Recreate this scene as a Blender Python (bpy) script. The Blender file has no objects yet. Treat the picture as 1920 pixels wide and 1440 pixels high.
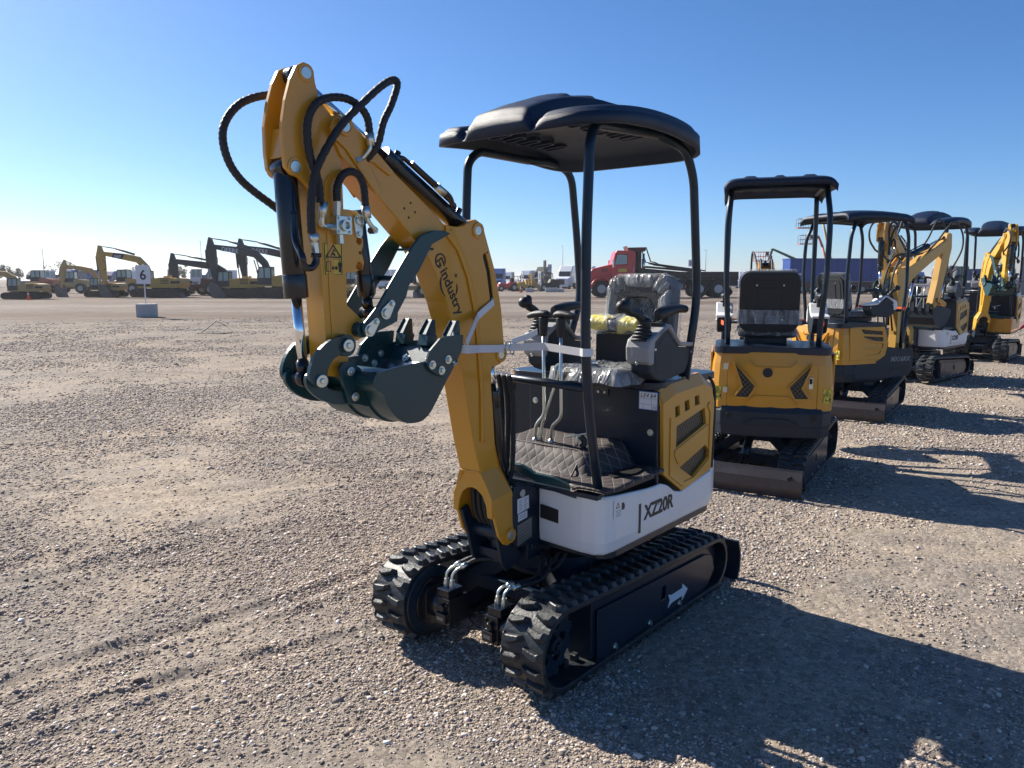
import bpy, math, random
import numpy as np
from mathutils import Vector, Matrix
from mathutils.geometry import tessellate_polygon
R = math.radians
S = bpy.context.scene
COL = S.collection

# ------------------------------------------------------------------ camera
F_PX, HORIZON, EYE = 1440.0, 522.0, 1.6
cd = bpy.data.cameras.new('camera'); cam = bpy.data.objects.new('camera', cd); COL.objects.link(cam)
cd.sensor_fit = 'HORIZONTAL'; cd.sensor_width = 36.0; cd.lens = 36.0 * F_PX / 1920.0
cd.clip_start = 0.05; cd.clip_end = 20000
cam.location = (0, 0, EYE)
cam.rotation_euler = (math.pi / 2 - math.atan((720 - HORIZON) / F_PX), 0, 0)
S.camera = cam
S.render.resolution_x, S.render.resolution_y = 1024, 768

# ------------------------------------------------------------------ light
SUN_EL = 35.0
sdir = Vector((-0.765, 0.644, 0)).normalized() * math.cos(R(SUN_EL)) + Vector((0, 0, math.sin(R(SUN_EL))))
w = bpy.data.worlds.new('World'); S.world = w; w.use_nodes = True
nt = w.node_tree; nt.nodes.clear()
wo = nt.nodes.new('ShaderNodeOutputWorld'); bg = nt.nodes.new('ShaderNodeBackground')
sk = nt.nodes.new('ShaderNodeTexSky'); sk.sky_type = 'NISHITA'; sk.sun_disc = False
sk.sun_elevation = R(SUN_EL); sk.sun_rotation = math.atan2(sdir.x, sdir.y)
sk.altitude = 0; sk.air_density = 0.75; sk.dust_density = 0.44; sk.ozone_density = 7.0
bg.inputs[1].default_value = 0.070
hs = nt.nodes.new('ShaderNodeHueSaturation'); hs.inputs['Saturation'].default_value = 1.11
nt.links.new(sk.outputs[0], hs.inputs['Color']); nt.links.new(hs.outputs[0], bg.inputs[0]); nt.links.new(bg.outputs[0], wo.inputs[0])
sl = bpy.data.lights.new('sun', 'SUN'); sun = bpy.data.objects.new('sun', sl); COL.objects.link(sun)
sl.energy = 4.4; sl.angle = R(0.5); sl.color = (1.0, 0.93, 0.82)
sun.rotation_euler = sdir.to_track_quat('Z', 'Y').to_euler()
S.view_settings.view_transform = 'Standard'; S.view_settings.look = 'None'
S.view_settings.exposure = 1.08; S.view_settings.gamma = 1.0

# ------------------------------------------------------------------ materials
MATS = {}
def mat(name, col, rough=0.5, metal=0.0, coat=0.0, var=0.0, vscale=6.0, bump=0.0, bscale=60.0, dust=0.0, alpha=1.0, trans=0.0, spec=0.5):
    m = bpy.data.materials.new(name); m.use_nodes = True
    n = m.node_tree; p = n.nodes['Principled BSDF']
    p.inputs['Base Color'].default_value = (*col, 1); p.inputs['Roughness'].default_value = rough
    p.inputs['Metallic'].default_value = metal; p.inputs['Coat Weight'].default_value = coat
    p.inputs['Coat Roughness'].default_value = 0.12
    p.inputs['Alpha'].default_value = alpha; p.inputs['Transmission Weight'].default_value = trans
    p.inputs['Specular IOR Level'].default_value = spec
    tc = n.nodes.new('ShaderNodeTexCoord')
    last = None
    if var or dust:
        no = n.nodes.new('ShaderNodeTexNoise'); no.inputs['Scale'].default_value = vscale; no.inputs['Detail'].default_value = 6
        n.links.new(tc.outputs['Object'], no.inputs[0])
        if var:
            mx = n.nodes.new('ShaderNodeMix'); mx.data_type = 'RGBA'
            mx.inputs[6].default_value = (*[c * (1 - var) for c in col], 1)
            mx.inputs[7].default_value = (*[min(1, c * (1 + var)) for c in col], 1)
            n.links.new(no.outputs['Fac'], mx.inputs[0]); last = mx.outputs[2]
            mr = n.nodes.new('ShaderNodeMapRange'); mr.inputs[3].default_value = max(0.03, rough - 0.12); mr.inputs[4].default_value = min(1, rough + 0.14)
            n.links.new(no.outputs['Fac'], mr.inputs[0]); n.links.new(mr.outputs[0], p.inputs['Roughness'])
        if dust:
            n2 = n.nodes.new('ShaderNodeTexNoise'); n2.inputs['Scale'].default_value = vscale * 2.3 + 4; n2.inputs['Detail'].default_value = 9; n2.inputs['Roughness'].default_value = 0.7
            n.links.new(tc.outputs['Object'], n2.inputs[0])
            mr2 = n.nodes.new('ShaderNodeMapRange'); mr2.inputs[1].default_value = 0.5; mr2.inputs[2].default_value = 0.78; mr2.inputs[4].default_value = dust
            n.links.new(n2.outputs['Fac'], mr2.inputs[0])
            md = n.nodes.new('ShaderNodeMix'); md.data_type = 'RGBA'; md.inputs[7].default_value = (0.33, 0.28, 0.22, 1)
            if last: n.links.new(last, md.inputs[6])
            else: md.inputs[6].default_value = (*col, 1)
            n.links.new(mr2.outputs[0], md.inputs[0]); last = md.outputs[2]
        if last: n.links.new(last, p.inputs['Base Color'])
    if bump:
        nb = n.nodes.new('ShaderNodeTexNoise'); nb.inputs['Scale'].default_value = bscale; nb.inputs['Detail'].default_value = 4
        n.links.new(tc.outputs['Object'], nb.inputs[0])
        b = n.nodes.new('ShaderNodeBump'); b.inputs['Strength'].default_value = bump; b.inputs['Distance'].default_value = 0.01
        n.links.new(nb.outputs['Fac'], b.inputs['Height']); n.links.new(b.outputs[0], p.inputs['Normal'])
    MATS[name] = m
    return m
mat('yellow', (0.57, 0.262, 0.010), 0.36, coat=0.4, var=0.07, vscale=3, bump=0.04, bscale=22, dust=0.11)
mat('yellow_bright', (0.60, 0.32, 0.01), 0.3, coat=0.5, var=0.08, vscale=3, dust=0.06)
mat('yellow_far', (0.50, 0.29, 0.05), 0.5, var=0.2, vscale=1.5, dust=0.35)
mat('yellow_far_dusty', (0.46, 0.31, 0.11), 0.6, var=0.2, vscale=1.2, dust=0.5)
mat('navy', (0.003, 0.015, 0.032), 0.38, coat=0.08, var=0.15, vscale=4, dust=0.02, spec=0.4)
mat('teal', (0.002, 0.040, 0.052), 0.36, coat=0.12, var=0.3, vscale=5, dust=0.02, bump=0.04, bscale=30)
mat('leather_edge', (0.06, 0.045, 0.045), 0.5)
mat('charcoal', (0.009, 0.018, 0.030), 0.5, var=0.15, vscale=4, dust=0.03, spec=0.4)
mat('black_paint', (0.005, 0.007, 0.012), 0.26, coat=0.2)
mat('black_plastic', (0.008, 0.011, 0.015), 0.45, bump=0.25, bscale=350)
mat('roof_plastic', (0.003, 0.014, 0.040), 0.45, bump=0.3, bscale=420, var=0.1, dust=0.02, spec=0.38)
mat('rubber', (0.008, 0.013, 0.018), 0.48, var=0.25, vscale=9, dust=0.16, bump=0.2, bscale=90)
mat('hose', (0.012, 0.013, 0.016), 0.5, bump=0.4, bscale=300)
mat('chrome', (0.75, 0.76, 0.78), 0.09, metal=1.0)
mat('chrome_dull', (0.55, 0.56, 0.58), 0.22, metal=1.0, var=0.2, vscale=25)
mat('zinc', (0.62, 0.66, 0.62), 0.33, metal=1.0, var=0.12, vscale=40)
mat('brass', (0.5, 0.3, 0.1), 0.35, metal=1.0)
mat('white_panel', (0.74, 0.75, 0.76), 0.33, coat=0.3, var=0.04, vscale=2.5, dust=0.10)
mat('grey_plastic', (0.30, 0.305, 0.31), 0.5, bump=0.15, bscale=300, var=0.05)
mat('dark_panel', (0.004, 0.013, 0.030), 0.34, coat=0.12, var=0.12, vscale=3, dust=0.02, spec=0.38)
mat('steel_brown', (0.060, 0.050, 0.050), 0.42, var=0.25, vscale=8, dust=0.12)
mat('black', (0.004, 0.004, 0.005), 0.6)
mat('ink', (0.010, 0.011, 0.015), 0.5)
mat('sticker_yellow', (0.62, 0.43, 0.05), 0.4)
mat('sticker_bright', (0.75, 0.62, 0.06), 0.4)
mat('paper', (0.72, 0.75, 0.78), 0.5, var=0.03)
mat('blue_ink', (0.02, 0.10, 0.35), 0.5)
mat('plate_metal', (0.22, 0.23, 0.22), 0.4, metal=0.5)
mat('strap', (0.66, 0.68, 0.72), 0.4, bump=0.3, bscale=220)
mat('cushion', (0.030, 0.032, 0.036), 0.6, bump=0.3, bscale=120)
mat('vest', (0.72, 0.60, 0.03), 0.55, var=0.1, vscale=30, bump=0.5, bscale=40)
mat('red', (0.55, 0.018, 0.018), 0.35, coat=0.4, var=0.08, vscale=2)
mat('red_rust', (0.10, 0.025, 0.022), 0.6, var=0.3, vscale=3, dust=0.2)
mat('orange', (0.75, 0.10, 0.02), 0.5)
mat('orange_faded', (0.50, 0.13, 0.06), 0.6)
mat('concrete', (0.42, 0.42, 0.41), 0.85, var=0.15, vscale=5, bump=0.3, bscale=30)
mat('white', (0.68, 0.70, 0.73), 0.4, var=0.04)
mat('white_pole', (0.6, 0.6, 0.6), 0.5)
mat('far_blue', (0.02, 0.06, 0.22), 0.5, var=0.15, vscale=1)
mat('blue_box', (0.002, 0.042, 0.24), 0.5, var=0.25, vscale=0.8, dust=0.05)
mat('truck_blue', (0.02, 0.09, 0.28), 0.4)
mat('green_paint', (0.02, 0.09, 0.05), 0.5)
mat('tarp_green', (0.025, 0.04, 0.035), 0.7)
mat('grey_far', (0.22, 0.23, 0.24), 0.6, var=0.1)
mat('frame_dark', (0.022, 0.018, 0.017), 0.6, var=0.3, vscale=2, dust=0.3)
mat('track_far', (0.030, 0.028, 0.028), 0.8, var=0.3, vscale=2, dust=0.4)
mat('bucket_far', (0.11, 0.095, 0.085), 0.6, var=0.3, vscale=2, dust=0.3)
mat('boom_dark', (0.020, 0.026, 0.032), 0.5, var=0.2, vscale=1.5, dust=0.1)
mat('far_glass', (0.22, 0.34, 0.34), 0.08, coat=0.5)
mat('dark_glass', (0.02, 0.025, 0.03), 0.06)
mat('tire', (0.02, 0.02, 0.021), 0.8, dust=0.3, vscale=4)
mat('rim', (0.35, 0.35, 0.36), 0.4, metal=0.7)
mat('leaf_far', (0.035, 0.05, 0.035), 0.8, var=0.3, vscale=2)
mat('bark', (0.09, 0.07, 0.055), 0.9)
mat('teal_stain', (0.006, 0.060, 0.058), 0.5)

def film_mat():
    m = bpy.data.materials.new('plastic_film'); m.use_nodes = True; n = m.node_tree; n.nodes.clear()
    o = n.nodes.new('ShaderNodeOutputMaterial'); mx = n.nodes.new('ShaderNodeMixShader')
    tr = n.nodes.new('ShaderNodeBsdfTransparent'); p = n.nodes.new('ShaderNodeBsdfPrincipled')
    p.inputs['Base Color'].default_value = (0.62, 0.65, 0.68, 1); p.inputs['Roughness'].default_value = 0.2
    tc = n.nodes.new('ShaderNodeTexCoord'); no = n.nodes.new('ShaderNodeTexNoise'); no.inputs['Scale'].default_value = 9; no.inputs['Detail'].default_value = 2.5; no.inputs['Distortion'].default_value = 1.1
    mp = n.nodes.new('ShaderNodeMapping'); mp.inputs['Scale'].default_value = (1.8, 1.8, 0.45)
    n.links.new(tc.outputs['Object'], mp.inputs[0]); n.links.new(mp.outputs[0], no.inputs[0])
    b = n.nodes.new('ShaderNodeBump'); b.inputs['Strength'].default_value = 0.8; b.inputs['Distance'].default_value = 0.035
    n.links.new(no.outputs['Fac'], b.inputs['Height']); n.links.new(b.outputs[0], p.inputs['Normal'])
    cr = n.nodes.new('ShaderNodeMapRange'); cr.inputs[1].default_value = 0.35; cr.inputs[2].default_value = 0.7; cr.inputs[3].default_value = 0.10; cr.inputs[4].default_value = 0.50
    n.links.new(no.outputs['Fac'], cr.inputs[0]); n.links.new(cr.outputs[0], mx.inputs[0])
    n.links.new(tr.outputs[0], mx.inputs[1]); n.links.new(p.outputs[0], mx.inputs[2]); n.links.new(mx.outputs[0], o.inputs[0])
    MATS['film'] = m
film_mat()

def node_math(n, op, a, b=None, clamp=False):
    x = n.nodes.new('ShaderNodeMath'); x.operation = op; x.use_clamp = clamp
    for i, v in enumerate((a, b)):
        if v is None: continue
        if isinstance(v, (int, float)): x.inputs[i].default_value = v
        else: n.links.new(v, x.inputs[i])
    return x.outputs[0]

def quilt_mat():
    """brown leatherette quilted in diamonds with pale stitching"""
    m = bpy.data.materials.new('quilted_leather'); m.use_nodes = True; n = m.node_tree; p = n.nodes['Principled BSDF']
    uv = n.nodes.new('ShaderNodeUVMap'); sp = n.nodes.new('ShaderNodeSeparateXYZ'); n.links.new(uv.outputs[0], sp.inputs[0])
    a = node_math(n, 'ADD', node_math(n, 'MULTIPLY', sp.outputs[0], 19.0), node_math(n, 'MULTIPLY', sp.outputs[1], 13.0))
    b = node_math(n, 'SUBTRACT', node_math(n, 'MULTIPLY', sp.outputs[0], 19.0), node_math(n, 'MULTIPLY', sp.outputs[1], 13.0))
    fa = node_math(n, 'PINGPONG', a, 0.5); fb = node_math(n, 'PINGPONG', b, 0.5)
    mn = node_math(n, 'MINIMUM', fa, fb)
    line = node_math(n, 'LESS_THAN', mn, 0.028)
    puff = node_math(n, 'POWER', node_math(n, 'MULTIPLY', mn, 2.0), 0.45)
    no = n.nodes.new('ShaderNodeTexNoise'); no.inputs['Scale'].default_value = 8
    tc = n.nodes.new('ShaderNodeTexCoord'); n.links.new(tc.outputs['Object'], no.inputs[0])
    base = n.nodes.new('ShaderNodeMix'); base.data_type = 'RGBA'; base.inputs[6].default_value = (0.034, 0.026, 0.027, 1); base.inputs[7].default_value = (0.060, 0.046, 0.045, 1)
    n.links.new(no.outputs['Fac'], base.inputs[0])
    mx = n.nodes.new('ShaderNodeMix'); mx.data_type = 'RGBA'; mx.inputs[7].default_value = (0.20, 0.18, 0.165, 1)
    n.links.new(line, mx.inputs[0]); n.links.new(base.outputs[2], mx.inputs[6]); n.links.new(mx.outputs[2], p.inputs['Base Color'])
    bu = n.nodes.new('ShaderNodeBump'); bu.inputs['Strength'].default_value = 0.4; bu.inputs['Distance'].default_value = 0.006
    n.links.new(puff, bu.inputs['Height']); n.links.new(bu.outputs[0], p.inputs['Normal'])
    p.inputs['Roughness'].default_value = 0.68
    MATS['quilt'] = m
quilt_mat()

def mesh_grille():
    """black expanded-metal mesh"""
    m = bpy.data.materials.new('grille_mesh'); m.use_nodes = True; n = m.node_tree; p = n.nodes['Principled BSDF']
    tc = n.nodes.new('ShaderNodeTexCoord'); sp = n.nodes.new('ShaderNodeSeparateXYZ'); n.links.new(tc.outputs['Object'], sp.inputs[0])
    h = node_math(n, 'ADD', sp.outputs[0], sp.outputs[1])
    a = node_math(n, 'PINGPONG', node_math(n, 'ADD', node_math(n, 'MULTIPLY', h, 42.0), node_math(n, 'MULTIPLY', sp.outputs[2], 27.0)), 0.5)
    b = node_math(n, 'PINGPONG', node_math(n, 'SUBTRACT', node_math(n, 'MULTIPLY', h, 42.0), node_math(n, 'MULTIPLY', sp.outputs[2], 27.0)), 0.5)
    mn = node_math(n, 'MINIMUM', a, b); ln = node_math(n, 'LESS_THAN', mn, 0.09)
    mx = n.nodes.new('ShaderNodeMix'); mx.data_type = 'RGBA'; mx.inputs[6].default_value = (0.002, 0.002, 0.002, 1); mx.inputs[7].default_value = (0.11, 0.09, 0.055, 1)
    n.links.new(ln, mx.inputs[0]); n.links.new(mx.outputs[2], p.inputs['Base Color'])
    p.inputs['Roughness'].default_value = 0.45
    bu = n.nodes.new('ShaderNodeBump'); bu.inputs['Distance'].default_value = 0.004; n.links.new(ln, bu.inputs['Height']); n.links.new(bu.outputs[0], p.inputs['Normal'])
    MATS['grille'] = m
mesh_grille()

# ------------------------------------------------------------------ mesh helpers
XF = [Matrix.Identity(4)]          # transform applied to everything added to a builder
def push(m): XF.append(XF[-1] @ m)
def pop(): XF.pop()
def swing(deg, x, y):
    return Matrix.Translation((x, y, 0)) @ Matrix.Rotation(R(deg), 4, 'Z') @ Matrix.Translation((-x, -y, 0))
def tilt(deg, x, z):               # rotate in the x-z plane about (x, z); positive lowers the front
    return Matrix.Translation((x, 0, z)) @ Matrix.Rotation(R(deg), 4, 'Y') @ Matrix.Translation((-x, 0, -z))

class MB:
    def __init__(self): self.v = []; self.f = []; self.mi = []; self.sm = []; self.cuts = []
    def cut(self):
        self.cuts.append((len(self.v), len(self.f))); return self
    def add(self, vs, fs, m=0, smooth=False):
        o = len(self.v); X = XF[-1]
        self.v += [tuple(X @ Vector(p)) for p in vs]
        for f in fs: self.f.append([i + o for i in f]); self.mi.append(m); self.sm.append(smooth)
        return self
    def box(self, x0, x1, y0, y1, z0, z1, m=0):
        vs = [(x, y, z) for x in (x0, x1) for y in (y0, y1) for z in (z0, z1)]
        return self.add(vs, [(0, 1, 3, 2), (4, 6, 7, 5), (0, 4, 5, 1), (2, 3, 7, 6), (0, 2, 6, 4), (1, 5, 7, 3)], m)
    def obox(self, c, size, rot=(0, 0, 0), m=0, taper=1.0):
        from mathutils import Euler
        q = Euler([R(a) for a in rot]).to_matrix(); sx, sy, sz = [s / 2 for s in size]; c = Vector(c)
        vs = []
        for x in (-sx, sx):
            for y in (-sy, sy):
                for z in (-sz, sz):
                    t = taper if z > 0 else 1.0
                    vs.append(tuple(c + q @ Vector((x * t, y * t, z))))
        return self.add(vs, [(0, 1, 3, 2), (4, 6, 7, 5), (0, 4, 5, 1), (2, 3, 7, 6), (0, 2, 6, 4), (1, 5, 7, 3)], m)
    def prism(self, pts, a0, a1, axis='y', holes=(), m=0, mside=None):
        """extrude a 2d outline: axis y -> pts are (x,z); axis x -> (y,z); axis z -> (x,y)"""
        def p3(p, a): return {'y': (p[0], a, p[1]), 'x': (a, p[0], p[1]), 'z': (p[0], p[1], a)}[axis]
        loops = [list(pts)] + [list(h) for h in holes]
        allp = [p for l in loops for p in l]
        n = len(allp)
        tris = tessellate_polygon([[Vector((p[0], p[1], 0)) for p in l] for l in loops]) if (holes or len(pts) > 4) else [tuple(range(len(pts)))]
        vs = [p3(p, a0) for p in allp] + [p3(p, a1) for p in allp]
        fs = [tuple(t) for t in tris] + [tuple(i + n for i in reversed(t)) for t in tris]
        self.add(vs, fs, m)
        sf = []; o = 0
        for l in loops:
            k = len(l)
            for i in range(k): sf.append((o + i, o + (i + 1) % k, o + (i + 1) % k + n, o + i + n))
            o += k
        b = len(self.v) - 2 * n
        for f in sf: self.f.append([i + b for i in f]); self.mi.append(m if mside is None else mside); self.sm.append(False)
        return self
    def cyl(self, p0, p1, r0, r1=None, n=16, caps=True, m=0, smooth=True, a0=0.0):
        r1 = r0 if r1 is None else r1
        p0 = Vector(p0); p1 = Vector(p1); d = (p1 - p0).normalized()
        u = d.orthogonal().normalized(); v = d.cross(u)
        vs = []
        for p, r in ((p0, r0), (p1, r1)):
            for i in range(n):
                t = a0 + 2 * math.pi * i / n; vs.append(tuple(p + u * (r * math.cos(t)) + v * (r * math.sin(t))))
        self.add(vs, [(i, (i + 1) % n, (i + 1) % n + n, i + n) for i in range(n)], m, smooth)
        if caps: self.add(vs, [tuple(range(n)), tuple(range(2 * n - 1, n - 1, -1))], m)
        return self
    def ring(self, p0, p1, ro, ri, n=20, m=0):
        p0 = Vector(p0); p1 = Vector(p1); d = (p1 - p0).normalized(); u = d.orthogonal().normalized(); v = d.cross(u)
        vs = []
        for p in (p0, p1):
            for r in (ro, ri):
                for i in range(n):
                    t = 2 * math.pi * i / n; vs.append(tuple(p + u * (r * math.cos(t)) + v * (r * math.sin(t))))
        for i in range(n):
            j = (i + 1) % n
            pass
        self.add(vs, [(i, (i + 1) % n, (i + 1) % n + 2 * n, i + 2 * n) for i in range(n)], m, True)
        self.add(vs, [(i + n, (i + 1) % n + n, (i + 1) % n + 3 * n, i + 3 * n) for i in range(n)], m, True)
        self.add(vs, [(i, (i + 1) % n, (i + 1) % n + n, i + n) for i in range(n)], m)
        self.add(vs, [(i + 2 * n, (i + 1) % n + 2 * n, (i + 1) % n + 3 * n, i + 3 * n) for i in range(n)], m)
        return self
    def tube(self, path, r, n=8, m=0, sub=6, smooth=True, flat=None):
        pts = spline(path, sub) if sub > 1 else [Vector(p) for p in path]
        k = len(pts); vs = []; up = None
        for i, p in enumerate(pts):
            d = (pts[min(i + 1, k - 1)] - pts[max(i - 1, 0)]).normalized()
            if up is None: up = d.orthogonal().normalized()
            up = (up - d * up.dot(d)).normalized(); v = d.cross(up)
            rr = r(i / (k - 1)) if callable(r) else r
            for j in range(n):
                t = 2 * math.pi * j / n; vs.append(tuple(p + up * (rr * math.cos(t)) + v * (rr * math.sin(t))))
        self.add(vs, [(i * n + j, i * n + (j + 1) % n, (i + 1) * n + (j + 1) % n, (i + 1) * n + j) for i in range(k - 1) for j in range(n)], m, smooth)
        self.add(vs, [tuple(range(n)), tuple(range(k * n - 1, (k - 1) * n - 1, -1))], m)
        return self
    def ribbon(self, path, width_dir, w, t=0.0015, sub=1):
        pts = spline(path, sub) if sub > 1 else [Vector(p) for p in path]
        wd = Vector(width_dir).normalized() * (w / 2); k = len(pts); vs = []
        for i, p in enumerate(pts):
            d = (pts[min(i + 1, k - 1)] - pts[max(i - 1, 0)]).normalized(); nn = d.cross(wd).normalized() * t
            vs += [tuple(p - wd - nn), tuple(p + wd - nn), tuple(p + wd + nn), tuple(p - wd + nn)]
        fs = []
        for i in range(k - 1):
            for j in range(4): fs.append((i * 4 + j, i * 4 + (j + 1) % 4, (i + 1) * 4 + (j + 1) % 4, (i + 1) * 4 + j))
        fs += [(3, 2, 1, 0), (4 * k - 4, 4 * k - 3, 4 * k - 2, 4 * k - 1)]
        return self.add(vs, fs)
    def sph(self, c, r, n=12, m=0, scale=(1, 1, 1)):
        c = Vector(c); vs = []; h = n // 2
        for i in range(h + 1):
            a = math.pi * i / h
            for j in range(n):
                b = 2 * math.pi * j / n
                vs.append((c.x + r * scale[0] * math.sin(a) * math.cos(b), c.y + r * scale[1] * math.sin(a) * math.sin(b), c.z + r * scale[2] * math.cos(a)))
        return self.add(vs, [(i * n + j, i * n + (j + 1) % n, (i + 1) * n + (j + 1) % n, (i + 1) * n + j) for i in range(h) for j in range(n)], m, True)
    def loft(self, secs, m=0, smooth=True, caps=True, closed=True):
        n = len(secs[0]); vs = [p for s in secs for p in s]; fs = []
        for i in range(len(secs) - 1):
            for j in range(n if closed else n - 1):
                fs.append((i * n + j, i * n + (j + 1) % n, (i + 1) * n + (j + 1) % n, (i + 1) * n + j))
        self.add(vs, fs, m, smooth)
        if caps: self.add(vs, [tuple(range(n)), tuple(range(len(vs) - 1, len(vs) - n - 1, -1))], m)
        return self
    def bolt(self, c, d, r=0.008, h=0.006, washer=True, m=0):
        self.cut(); c = Vector(c); d = Vector(d)
        if washer: self.cyl(c, c + d * h * 0.4, r * 1.7, n=14, m=m)
        self.cyl(c, c + d * h * 1.6, r, n=6, m=m, smooth=False)
        return self
    def build(self, name, mats, parent=None, bevel=0.0, seg=2, loc=None, autosmooth=False):
        if isinstance(mats, str): mats = [mats]
        if self.cuts:
            c = [(0, 0)] + [q for q in self.cuts if q != (0, 0)] + [(len(self.v), len(self.f))]; out = []
            for (v0, f0), (v1, f1) in zip(c, c[1:]):
                if f1 <= f0: continue
                p = MB(); p.v = self.v[v0:v1]; p.f = [[i - v0 for i in f] for f in self.f[f0:f1]]; p.mi = self.mi[f0:f1]; p.sm = self.sm[f0:f1]
                out.append(p.build(name, mats, parent, bevel, seg, loc))
            return out[0]
        me = bpy.data.meshes.new(name); me.from_pydata(self.v, [], self.f)
        for k in mats: me.materials.append(MATS[k])
        me.polygons.foreach_set('material_index', self.mi); me.polygons.foreach_set('use_smooth', self.sm)
        me.validate(); me.update()
        import bmesh
        bm = bmesh.new(); bm.from_mesh(me); bmesh.ops.remove_doubles(bm, verts=bm.verts, dist=1e-6)
        bmesh.ops.recalc_face_normals(bm, faces=bm.faces); bm.to_mesh(me); bm.free()
        o = bpy.data.objects.new(name, me); COL.objects.link(o)
        if parent: o.parent = parent
        if loc is not None: o.location = loc
        if bevel:
            b = o.modifiers.new('bevel', 'BEVEL'); b.width = bevel; b.segments = seg; b.limit_method = 'ANGLE'; b.angle_limit = R(32); b.harden_normals = False
        return o

def spline(path, sub):
    P = [Vector(p) for p in path]
    if len(P) < 3: return P
    out = []
    for i in range(len(P) - 1):
        p0 = P[max(i - 1, 0)]; p1 = P[i]; p2 = P[i + 1]; p3 = P[min(i + 2, len(P) - 1)]
        for k in range(sub):
            t = k / sub
            out.append(0.5 * ((2 * p1) + (p2 - p0) * t + (2 * p0 - 5 * p1 + 4 * p2 - p3) * t * t + (3 * p1 - p0 - 3 * p2 + p3) * t ** 3))
    out.append(P[-1]); return out
def smooth2(pts, sub=3, closed=False):
    P = [(p[0], p[1], 0) for p in pts]
    if closed:
        n = len(P); q = spline(P[-2:] + P + P[:3], sub); return [(v.x, v.y) for v in q[2 * sub:(2 + n) * sub]]
    return [(v.x, v.y) for v in spline(P, sub)]
def bend(path, r=0.05, k=5):
    """polyline with rounded corners"""
    P = [Vector(p) for p in path]; out = [P[0]]
    for i in range(1, len(P) - 1):
        a = (P[i - 1] - P[i]); b = (P[i + 1] - P[i]); d = min(r, a.length * 0.45, b.length * 0.45)
        s = P[i] + a.normalized() * d; e = P[i] + b.normalized() * d
        for j in range(k + 1):
            t = j / k; out.append((1 - t) ** 2 * s + 2 * t * (1 - t) * P[i] + t * t * e)
    out.append(P[-1]); return out
def circ(cx, cy, r, n=16, a0=0, a1=360):
    return [(cx + r * math.cos(R(a0 + (a1 - a0) * i / n)), cy + r * math.sin(R(a0 + (a1 - a0) * i / n))) for i in range(n + (0 if a1 - a0 == 360 else 1))]
def text(name, body, size, origin, d, nrm, matn, parent, extrude=0.0006, offset=0.0, shear=0.0, align='LEFT', sx=1.0):
    c = bpy.data.curves.new(name, 'FONT'); c.body = body; c.size = size; c.extrude = extrude; c.offset = offset; c.shear = shear; c.align_x = align; c.resolution_u = 4
    o = bpy.data.objects.new('tmp', c); COL.objects.link(o)
    bpy.context.view_layer.update()
    me = bpy.data.meshes.new_from_object(o); bpy.data.objects.remove(o); bpy.data.curves.remove(c)
    d = Vector(d).normalized(); n = Vector(nrm).normalized(); u = n.cross(d)
    M = Matrix(((d.x * sx, u.x, n.x, origin[0]), (d.y * sx, u.y, n.y, origin[1]), (d.z * sx, u.z, n.z, origin[2]), (0, 0, 0, 1)))
    me.transform(XF[-1] @ M); me.materials.clear(); me.materials.append(MATS[matn])
    ob = bpy.data.objects.new(name, me); COL.objects.link(ob)
    if parent: ob.parent = parent
    return ob
def tag(o, label=None, cat=None, group=None, kind=None):
    if label: o['label'] = label
    if cat: o['category'] = cat
    if group: o['group'] = group
    if kind: o['kind'] = kind
    return o
def thing(name, label, cat, loc=(0, 0, 0), rz=0.0, group=None):
    o = bpy.data.objects.new(name, None); o.empty_display_size = 0.2; COL.objects.link(o)
    o.location = loc; o.rotation_euler = (0, 0, R(rz)); return tag(o, label, cat, group)
KIDS = {}
def copy_tree(o, parent=None):
    if not KIDS or KIDS.get('n') != len(bpy.data.objects):
        KIDS.clear()
        for q in bpy.data.objects:
            if q.parent: KIDS.setdefault(q.parent.name, []).append(q)
    def rec(s, par):
        c = s.copy(); COL.objects.link(c); c.parent = par
        for ch in KIDS.get(s.name, []): rec(ch, c)
        return c
    r = rec(o, parent); KIDS['n'] = -1
    return r
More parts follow.
